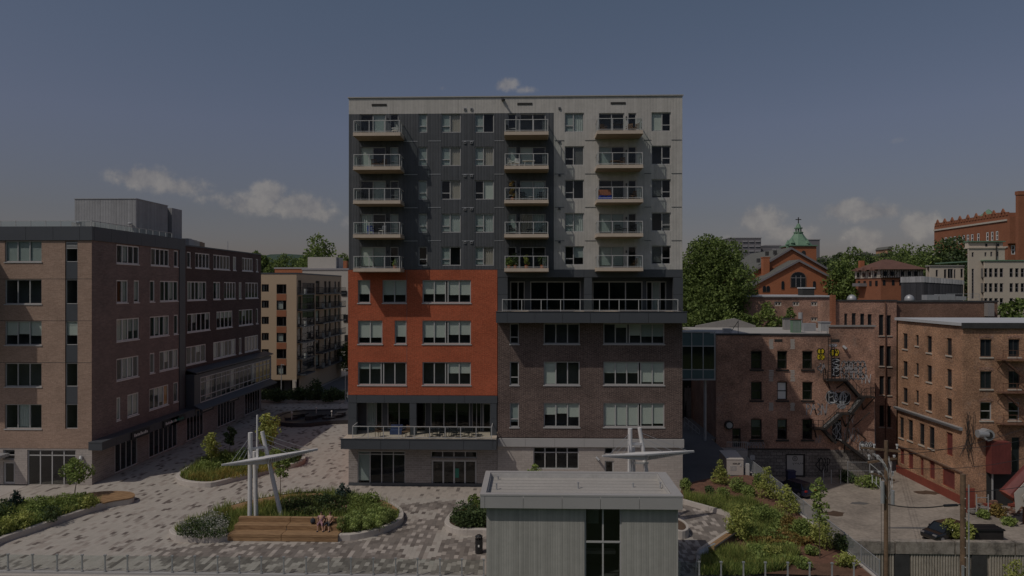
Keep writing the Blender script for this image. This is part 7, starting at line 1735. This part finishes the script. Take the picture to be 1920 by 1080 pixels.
# church
def gable(par, x0, xm, x1, zl, zp, zr, Y, z0, mat, depth, rmat, ov=.5, name='gable_wall'):
    MB().slab([(x0, Y, z0), (x1, Y, z0), (x1, Y, zr), (xm, Y, zp), (x0, Y, zl)], (0, .5, 0)).build(name, mat, par)
    for (a, za, s) in ((x0, zl, -1), (x1, zr, 1)):
        d = Vector((a-xm, 0, za-zp)).normalized()*ov; A = Vector((xm, Y-ov, zp)); B = Vector((a, Y-ov, za))+d
        MB().slab([A, B, B+Vector((0,depth,0)), A+Vector((0,depth,0))], (0, 0, .35)).build('roof_slope', rmat, par)
        MB().slab([A-Vector((0,.12,.25)), B-Vector((0,.12,.25)), B+Vector((0,-.12,.36)), A+Vector((0,-.12,.36))], (0, .11, 0)).build('verge', 'grey_far', par)
YC = 200.0
CH = thing('brick_church', 'orange brick church with two stepped gables and a green copper spire', 'church', (74, YC, 10))
def cX(p, Y): return onY(p, 540, Y).x
def cZ(y, Y, p=1480): return onY(p, y, Y).z
gable(CH, cX(1394,YC), cX(1483,YC), cX(1570,YC), cZ(513,YC)-1, cZ(466,YC), cZ(516,YC), YC, 5, 'church_brick', 36, 'slate')
MB().box(cX(1394,YC)+.2, cX(1570,YC)-.2, YC+35, YC+35.5, 5, cZ(516,YC)).box(cX(1394,YC), cX(1394,YC)+.4, YC+.5, YC+35, 5, cZ(513,YC)-1.2).box(cX(1570,YC)-.4, cX(1570,YC), YC+.5, YC+35, 5, cZ(516,YC)-.2).build('nave_wall', 'church_brick', CH)
YC2 = 192.0
gable(CH, cX(1393,YC2), cX(1497,YC2), cX(1552,YC2), cZ(545,YC2), cZ(489,YC2), cZ(518,YC2), YC2, 5, 'church_brick', 7.8, 'slate')
def archwin(par, p0, p1, y0, y1, Y, name='window', gm='car_glass'):
    a, c = cX(p0, Y), cX(p1, Y); z0, z1 = cZ(y1, Y), cZ(y0, Y); r = (c-a)/2; cx = (a+c)/2; zs = z1-r*.8
    pts = [(a, z0), (c, z0), (c, zs)]+[(cx+r*cos(k*pi/8), zs+r*.8*sin(k*pi/8)) for k in range(1, 8)]+[(a, zs)]
    fr = MB().slab([(cx+(x-cx)*1.12, Y-.12, z0-.15+(z-z0)*1.06) for x, z in pts], (0, .115, 0)).build(name, 'mill_brick_brown', par); MB().slab([(x, Y-.16, z) for x, z in pts], (0, .035, 0)).build('pane', gm, fr)
    b = MB(); n = max(1, int((c-a)/1.0))
    for k in range(1, n): x = a+(c-a)*k/n; b.box(x-.05, x+.05, Y-.20, Y-.161, z0, zs+r*.3)
    if n > 1: b.box(a, c, Y-.2, Y-.162, zs-.08, zs+.02); b.build('glazing_bar', 'grey_band', fr)
archwin(CH, 1483, 1510, 510, 538, YC2); archwin(CH, 1465, 1470, 527, 542, YC2); archwin(CH, 1524, 1529, 527, 541, YC2); archwin(CH, 1553, 1557, 528, 542, YC)
archwin(CH, 1430, 1436, 536, 547, YC2); archwin(CH, 1437, 1443, 536, 547, YC2)
MB().box(cX(1431.5,YC-3), cX(1443,YC-3), YC-3, YC-1, 10, cZ(483,YC-3)).box(cX(1430.5,YC-3), cX(1444,YC-3), YC-3.1, YC-.9, cZ(483,YC-3)+.003, cZ(481.5,YC-3)).build('chimney', 'church_brick', CH)
for (p, y) in ((1421,486),(1437,473),(1452,471),(1464,500),(1434,516)): v = onY(p, y, YC+3); MB().box(v.x-.4, v.x+.4, YC+2, YC+3, v.z-1, v.z+.2).build('roof_vent', 'tar', CH)
YT = 216.0; tx0, tx1, tcx = cX(1487,YT), cX(1518,YT), cX(1497,YT); hw = 3.9
MB().box(tcx-hw, tcx+hw, YT-hw, YT+hw, 10, cZ(463,YT)).build('tower', 'church_brick', CH); MB().box(tcx-hw-.4, tcx+hw+.4, YT-hw-.4, YT+hw+.4, cZ(463,YT)+.003, cZ(461,YT)).build('tower_cornice', 'copper_green', CH)
archwin(CH, 1503, 1510, 470, 480, YT-hw)
z0, z1 = cZ(461,YT), cZ(437,YT); b = MB(); rg = [(hw, z0), (hw*.78, z0+1.2), (hw*.5, z0+2.6), (hw*.33, z1-.3), (hw*.30, z1)]
for i in range(len(rg)-1):
    for k in range(8):
        a0, a1 = (k+.5)*pi/4, (k+1.5)*pi/4; (r0, za), (r1, zb_) = rg[i], rg[i+1]; b.poly([(tcx+r0*1.05*cos(a0), YT+r0*1.05*sin(a0), za), (tcx+r0*1.05*cos(a1), YT+r0*1.05*sin(a1), za), (tcx+r1*1.05*cos(a1), YT+r1*1.05*sin(a1), zb_), (tcx+r1*1.05*cos(a0), YT+r1*1.05*sin(a0), zb_)])
sp_ = b.build('spire', 'copper_green', CH)
zl0, zl1 = z1, cZ(424,YT); b = MB().tube([(tcx,YT,zl0), (tcx,YT,zl0+.3)], 1.5, 8); 
for k in range(6): a = k*pi/3; b.tube([(tcx+.8*cos(a),YT+.8*sin(a),zl0+.3),(tcx+.8*cos(a),YT+.8*sin(a),zl1-.8)], .16, 5)
b.tube([(tcx,YT,zl1-.8),(tcx,YT,zl1-.5)], 1.3, 8).tube([(tcx,YT,zl1-.5),(tcx,YT,zl1+.5),(tcx,YT,cZ(419,YT))], .9, 8, .15).build('lantern', 'copper_green', sp_)
MB().box(tcx-.12, tcx+.12, YT-.12, YT+.12, cZ(420,YT), cZ(407.5,YT)).box(tcx-.85, tcx+.85, YT-.11, YT+.11, cZ(412.5,YT), cZ(411,YT)).build('cross', 'black_steel', sp_)
for (p, y) in ((1477,455),(1486,452),(1514,453)): v = onY(p, y, YT-3); MB().tube([(v.x,YT-3,v.z-2.2),(v.x,YT-3,v.z-.6)], .45, 6, .5).tube([(v.x,YT-3,v.z-.6),(v.x,YT-3,v.z),(v.x,YT-3,v.z+.8)], .8, 6, .1).build('pinnacle', 'copper_green', CH)
# concrete towers far off
def block(label, Y, p0, p1, yt, mat='grey_far', rows=5, d=20, band='grey_band', seed=0, zb=-5):
    x0, x1 = onY(p0,540,Y).x, onY(p1,540,Y).x; zt = onY(p0, yt, Y).z; t = thing('apartment_tower', label, 'building', (x0, Y, zb)); MB().box(x0, x1, Y, Y+d, zb, zt).build('wall', mat, t); MB().box(x0-.3, x1+.3, Y-.3, Y+d, zt+.003, zt+.5).build('roof', band, t)
    rr = random.Random(seed)
    for k in range(rows):
        z = zt-2.2-2.9*k; n = 5
        for j in range(n):
            if rr.random() < .8: a = x0+(x1-x0)*(j+.1)/n; MB().box(a, a+(x1-x0)/n*.75, Y-.5, Y-.003, z, z+.7).build('balcony', band, t)
    return t
block('dark grey apartment tower with pale balcony bands behind the big maple', 420, 1367, 1427, 447, seed=1); block('lower dark apartment block left of the green spire', 430, 1429, 1474, 462, seed=2, rows=3); block('plain dark tower slab right of the green spire', 410, 1517, 1537, 450, rows=0)
a = onY(1454, 458, 425); t = bpy.data.objects['apartment_tower.001']; MB().box(a.x-4, a.x+6, 432, 440, a.z-3, a.z).build('lift_house', 'grey_far', t)
# half-timbered inn
Y7 = 170.0; x0, x1 = cX(1650,Y7), cX(1727,Y7); z = lambda y: onY(1660, y, Y7).z
TH = thing('half_timbered_house', 'brick and half-timbered house with wide brown roof behind the mills', 'house', (x0, Y7, 5))
MB().box(x0+.2, x1, Y7, Y7+13, 4, z(521)).build('lower_wall', 'hospital_brick', TH); MB().box(x0, x1+.3, Y7-.4, Y7+13, z(521)+.003, z(505)).build('upper_wall', 'stone_trim', TH)
b = MB(); n = 30
n = 18
for k in range(14): y = Y7+.9*k; b.box(x0-.06, x0-.003, y-.09, y+.09, z(520), z(506))
for k in range(n+1): x = x0+(x1-x0)*k/n; b.box(x-.09, x+.09, Y7-.46, Y7-.403, z(520), z(506))
for k in range(6): x = x0+(x1-x0)*(k+.5)/6; b.bar((x-1, Y7-.44, z(519)), (x, Y7-.44, z(507)), .18, .06)
b.box(x0, x1+.3, Y7-.47, Y7-.404, z(521), z(520)).build('timber_frame', 'bark', TH)
for k, p in enumerate((1655,1668,1687,1700,1712)): a, c = onY(p, 509, Y7), onY(p+6, 517, Y7); MB().box(a.x, c.x, Y7-.52, Y7-.41, c.z, a.z).build('window', 'car_glass', TH)
for k, p in enumerate((1655,1672,1686,1700,1714)): a, c = onY(p, 525, Y7), onY(p+5, 535, Y7); MB().box(a.x, c.x, Y7-.06, Y7-.003, c.z, a.z).build('window', 'car_glass', TH)
rt = MB(); A = [(x0-.8, Y7-1.5, z(505)), (x1+1, Y7-1.5, z(505)), (x1+1, Y7+14, z(505)), (x0-.8, Y7+14, z(505))]; q0, q1 = (x0+3.5, Y7+6, z(485)), (x1-4, Y7+6, z(485))
rt.poly([A[0], A[1], q1, q0]); rt.poly([A[1], A[2], q1]); rt.poly([A[2], A[3], q0, q1]); rt.poly([A[3], A[0], q0]); rt.poly(A[::-1]); rt.build('roof', 'brown_roof', TH)
for k in range(3): y = Y7+2+4.2*k; MB().slab([(x0-1.1, y-1, z(507)), (x0-1.1, y+1, z(507)), (x0-1.1, y, z(500))], (2.4, 0, 0)).build('dormer', 'brown_roof', TH)
for k in range(4):
    y = Y7+1.5+3*k; MB().box(x0-.1, x0-.062, y, y+1.1, z(518), z(510)).build('window', 'car_glass', TH); MB().box(x0+.1, x0+.197, y, y+1.1, z(536), z(526)).build('window', 'car_glass', TH)
a = onY(1607, 489, Y7+12); MB().box(x0+.4, x0+1.5, Y7+11, Y7+12, a.z-3, a.z).build('chimney', 'church_brick', TH)
a = onY(1640, 531, Y7+8); MB().box(x0-1.6, x0+.19, Y7+7, Y7+11, a.z-.8, a.z).build('porch_roof', 'grey_far', TH)
# small far houses along the ridge
for (Y, p0, p1, yt, mat, lb) in [(260,1527,1546,482,'white_wall','small pale house under the ridge right of the spire'),(240,1545,1572,494,'slate','grey slate roofed house right of the church'),(250,1574,1592,492,'beige_wall','small beige gabled house between the trees'),(300,1625,1684,476,'beige_wall','long low tan building on the ridge'),(300,1664,1673,462,'mill_brick_warm','brown brick stack on the ridge'),(290,1612,1632,473,'white_wall','white low house at the left of the ridge'),(230,1716,1750,492,'slate','grey slate roof in front of the red hospital')]:
    x0, x1 = onY(p0,540,Y).x, onY(p1,540,Y).x; zt = onY(p0, yt, Y).z; t = thing('far_house', lb, 'house', (x0, Y, 5)); MB().box(x0, x1, Y, Y+10, 5, zt-1.2).build('wall', mat, t)
    MB().slab([(x0-.4, Y-.4, zt-1.2), (x1+.4, Y-.4, zt-1.2), ((x0+x1)/2+(x1-x0)*.2, Y-.4, zt), ((x0+x1)/2-(x1-x0)*.2, Y-.4, zt)], (0, 10.6, 0)).build('roof', 'slate' if mat != 'slate' else 'grey_far', t)
    for k in range(3): x = x0+(x1-x0)*(k+.3)/3; MB().box(x, x+.9, Y-.04, Y-.003, zt-3.4, zt-2.1).build('window', 'car_glass', t)
# cream art deco building
Y8 = 150.0; z = lambda y: onY(1850, y, Y8).z; X = lambda p: onY(p, 540, Y8).x
AD = thing('cream_building', 'cream art deco building with a square stair tower', 'building', (X(1750), Y8, 0))
w = Wall(AD, X(1749), Y8+1, 0, X(1813)-X(1749), 0, z(499), 'cream', room=1)
for (p, q, a, b) in ((1754.5,1759,506,519),(1770,1775,505,522),(1777,1787,504,522),(1788.5,1792,505,522),(1801,1806,504,521),(1802,1806,530,548)): w.pwin(p, a, q, b, cols=(1,1) if q-p > 7 else (1,), fw=.12, fm='grey_far', gm='dark_glass')
w.finish(); MB().box(X(1749)-.2, X(1813), Y8+.8, Y8+2.5, z(499)+.003, z(497)).build('coping', 'membrane_grey', AD)
w = Wall(AD, X(1813), Y8-.5, 0, X(1881)-X(1813), 0, z(466), 'cream', room=1)
for (p, q, a, b) in ((1822,1826,473,482),(1846,1850,473,481),(1857,1861,472,481),(1868,1872,472,481)): w.pwin(p, a, q, b, fw=.12, fm='grey_far', gm='dark_glass')
w.pwin(1822, 504, 1826.5, 560, bars=[tuple(k/9 for k in range(1, 9))], fw=.12, fm='grey_far'); w.finish()
MB().box(X(1814), X(1881)-.2, Y8-.2, Y8+.9, z(466)+.003, z(454)).build('tower_top', 'cream', AD); MB().box(X(1812.5), X(1882), Y8-.7, Y8+1, z(466)+.002, z(464)).build('string_course', 'cream', AD); MB().box(X(1812.5), X(1882), Y8-.6, Y8+1.1, z(454)+.003, z(452)).build('coping', 'copper_green', AD)
for p in (1846, 1868): MB().box(X(p), X(p+4), Y8-.25, Y8-.203, z(462), z(457)).build('window', 'car_glass', AD)
w = Wall(AD, X(1837), Y8-1.5, 0, 30, 0, z(490), 'cream', room=1)
for (a, b) in ((503,520),(531,548),(559,576)):
    for p in (1845,1854.5,1864.5,1874.5,1893,1903.5,1914,1926,1936): w.pwin(p, a, p+6.8, b, bars=[(.5,)], fw=.13, fm='grey_far', gm='dark_glass')
w.finish(); MB().box(X(1837)-.2, X(1837)+30, Y8-1.7, Y8+16, z(490)+.003, z(488)).build('coping', 'copper_green', AD); MB().box(X(1876), X(1903), Y8+4, Y8+9, z(488)+.002, z(479)).build('roof_house', 'slate', AD)
MB().tube([(X(1863), Y8-.9, z(490)), (X(1863), Y8-.9, z(455))], .12, 5).build('flue', 'black_steel', AD)
MB().box(X(1749)+.02, X(1813), Y8+2.4, Y8+2.6, 0, z(499)-.02).build('rear_wall', 'cream', AD)
# red hospital on the hill, chimney
XH, YH1 = 150.0, 262.0; YH0 = onX(1890, 540, XH).y
HO = thing('brick_hospital', 'large red brick building with white sash windows high on the right hill', 'building', (XH, YH0, 10))
zH = onX(1800, 417, XH).z; L_ = YH1-YH0
w = Wall(HO, XH, YH1, -90, L_, 10, zH, 'hospital_brick', room=2)
def hz(px, y): return onX(px, y, XH).z
for k, p in enumerate((1771,1779.5,1788,1796,1804.5,1812.5,1820.5,1832,1849,1858,1867)):
    for (dy, m_) in ((0, 0), (1, 1), (2, 2)):
        s0 = w.s_of(p); s1 = w.s_of(p+4.5); zt = zH-4.6-4.9*dy; w.win(s0, s1, zt-2.9, zt, bars=[(.5,)], fw=.28, fm='sign_white', gm='dark_glass', inset=.05)
w.finish()
for dz, hh, mt in ((-.2, .55, 'stone_trim'), (-8.6, .4, 'stone_trim')): MB().box(XH-.35, XH-.003, YH0, YH1, zH+dz-1.6, zH+dz-1.6+hh).build('string_course', mt, HO)
for k in range(26): y = YH0+L_*k/26; MB().box(XH-.2, XH+.4, y, y+L_/26*.6, zH+.003, zH+1.0).build('crenel', 'hospital_brick', HO)
for k in range(9): y = YH0+L_*(k+.5)/9; MB().slab([(XH-.25, y-1, zH+1.0), (XH-.25, y+1, zH+1.0), (XH-.25, y, zH+2.3)], (.4, 0, 0)).build('merlon', 'hospital_brick', HO)
w = Wall(HO, XH+.001, YH0, 0, 40, 10, zH, 'hospital_brick', room=2)
for p in (1896, 1916):
    for dy in range(3): v0 = onY(p, 540, YH0).x-XH; w.win(v0, v0+1.2, zH-7.5-4.9*dy, zH-4.6-4.9*dy, bars=[(.5,)], fw=.25, fm='sign_white', gm='dark_glass', inset=.05)
w.finish(); MB().box(XH+.5, XH+38, YH0+3, YH1-1, 10, zH-.3).build('core', 'interior_dark', HO); MB().box(XH+.4, XH+39, YH0+.4, YH1, zH-.29, zH-.1).build('roof', 'slate', HO)
a, c = onY(1831, 398, 250), onY(1890, 403, 235); MB().box(XH+6, XH+14, 236, 248, zH-.05, onX(1850, 402, XH+6).z).build('roof_house', 'hospital_brick', HO); cp = onX(1842, 399, XH+6); MB().tube([(XH+8, cp.y, cp.z-1.5), (XH+8, cp.y, cp.z-.2), (XH+8, cp.y, cp.z+1.2)], 3.2, 8, .2).build('cupola', 'copper_green', HO)
MB().box(XH-.25, XH+8, YH0-1.2, YH0-.003, zH-9, zH-.5).build('corner_pier', 'hospital_brick', HO)
cx = onY(1910.5, 540, 214).x; t = thing('brick_chimney', 'tall square red brick chimney beside the red hospital', 'chimney', (cx, 214, 10)); MB().box(cx-.85, cx+1.05, 213, 214.2, 10, onY(1910, 366, 214).z).build('stack', 'hospital_brick', t); MB().box(cx-1.0, cx+1.2, 212.85, 214.35, onY(1910, 366, 214).z+.003, onY(1910, 359, 214).z).build('cap', 'hospital_brick', t)
# ================================================================== HILLS and trees
def hill(name, px0, px1, Y, prof, depth=300, label=None):
    n = len(prof); b = MB(); xs = [onY(px0+(px1-px0)*k/(n-1), 540, Y).x for k in range(n)]; zs = [onY(px0+(px1-px0)*k/(n-1), prof[k], Y).z for k in range(n)]
    for k in range(n-1):
        b.poly([(xs[k],Y-depth*.5,-6),(xs[k+1],Y-depth*.5,-6),(xs[k+1],Y,zs[k+1]),(xs[k],Y,zs[k])]); b.poly([(xs[k],Y,zs[k]),(xs[k+1],Y,zs[k+1]),(xs[k+1],Y+depth*2,zs[k+1]*.8),(xs[k],Y+depth*2,zs[k]*.8)])
    return b.build(name, 'hill_green', kind='structure', label=label)
hill('wooded_hill', 380, 760, 1500, [506,500,492,484,477,476,478,481,484,488,490,494,500], 500); hill('hill_terrain', 1250, 2050, 330, [508,505,502,498,494,490,487,485,482,478,470,462,450,440], 120)
def btree(label, p, Y, ytop, zb, w_, mat='leaf_tree', seed=1, nb=16, n=3500, ls=.35, group=None, z0f=.18, rel=.40):
    v = onY(p, ytop, Y); h = v.z-zb; return tree('broadleaf_tree', label, 'tree', (v.x, Y, zb), w_, h, h*z0f, mat, seed, nb, n, ls, w_*.03, group, rel)
btree('huge dense maple filling the gap right of the apartment block', 1334, 113, 440, -3, 16, seed=201, nb=60, n=70000, ls=.22, z0f=.02, rel=.27)
btree('dark lower tree at the right foot of the huge maple', 1395, 118, 520, -3, 9, 'leaf_dark', 202, 20, 14000, .2, z0f=.02); btree('green bushy tree at the left foot of the huge maple', 1305, 108, 560, -3, 7, 'leaf_tree', 203, 18, 12000, .2, z0f=.02)
for k, (p, Y, yt, w_, lb) in enumerate([(1368,106,582,4.5,'left bright bush behind the mill roof'),(1400,107,588,3.5,'small bush behind the gabled roof edge'),(1436,107,565,4.5,'tall light bush before the low brick building'),(1480,108,572,4.2,'light bush left of the vent pipe'),(1455,106,592,4.0,'low bush between the two light bushes')]): btree(lb, p, Y, yt, 6, w_, ['leaf_green','leaf_tree'][k % 2], 211+k, 9, 1800, .24, z0f=.02)
for k, (p, Y, yt, zb, w_, mt, lb) in enumerate([(1583,190,492,8,11,'leaf_tree','green tree right of the church gable'),(1600,225,470,8,12,'leaf_tree','tree behind the half-timbered house left side'),(1625,250,478,8,14,'leaf_dark','dark tree line tree left of the tan ridge building'),(1700,215,459,8,15,'leaf_tree','round tree between half-timbered house and hospital'),
     (1690,230,468,8,13,'leaf_dark','dark tree behind the ridge stack'),(1722,200,480,8,12,'leaf_tree','broad tree left of the hospital'),(1778,185,458,8,14,'leaf_tree','tree in front of the hospital wall left part'),(1796,180,452,8,13,'leaf_dark','dark tree in front of the hospital wall beside the cream tower'),(1760,190,475,8,10,'leaf_dark','low dark tree at the hospital base'),(1650,260,482,8,16,'leaf_tree','wide tree under the tan ridge building'),(1545,240,484,8,10,'leaf_dark','dark tree right of the spire tower slab'),(1575,255,474,8,8,'leaf_dark','narrow dark tree on the ridge'),
     (1740,170,520,8,8,'leaf_green','light green tree behind the dark plant room'),(1912,118,560,-4,7,'leaf_tree','tree in front of the cream building at the right edge'),(1895,122,583,-4,5,'leaf_green','low bush below the cream building'),(1610,185,500,8,8,'leaf_tree','tree at the left wall of the half-timbered house')]):
    btree(lb, p, Y, yt-3, zb, w_*1.05, mt, 221+k, 16, 4600, .42, z0f=.06)
for k, (p, Y, yt, zb, w_, mt, lb) in enumerate([(600,190,447,0,13,'leaf_tree','tallest tree above the white plant room'),(582,196,470,0,10,'leaf_tree','tree left of the tallest tree'),(533,215,479,0,10,'leaf_tree','round tree above the beige house'),(508,215,484,0,9,'leaf_tree','tree above the beige house at its left'),(481,130,468,0,6,'leaf_tree','dark tree at the end of the office roof'),(562,230,486,0,12,'leaf_dark','dark tree between the round trees'),(645,225,480,0,10,'leaf_tree','tree left of the apartment block edge'),(622,235,489,0,12,'leaf_dark','dark tree right of the tallest tree'),(493,230,492,0,10,'leaf_dark','low dark tree behind the office roof')]):
    btree(lb, p, Y, yt-4, zb, w_*1.15, mt, 251+k, 18, 5200, .42, z0f=.08)
for k in range(11):
    btree(ORD[k]+' from the left of the distant trees on the ridge line', 1560+34*k, 300+6*(k % 3), 480-2.2*k-3*(k % 2), 12, 15, 'leaf_dark', 271, 14, 1500, .6, 'distant trees along the ridge', .05)
btree('tree at the end of the street before the white block', 655, 140, 640, 0, 6, 'leaf_tree', 291, 12, 2500, .25, z0f=.1)
print('objects', len(bpy.data.objects))
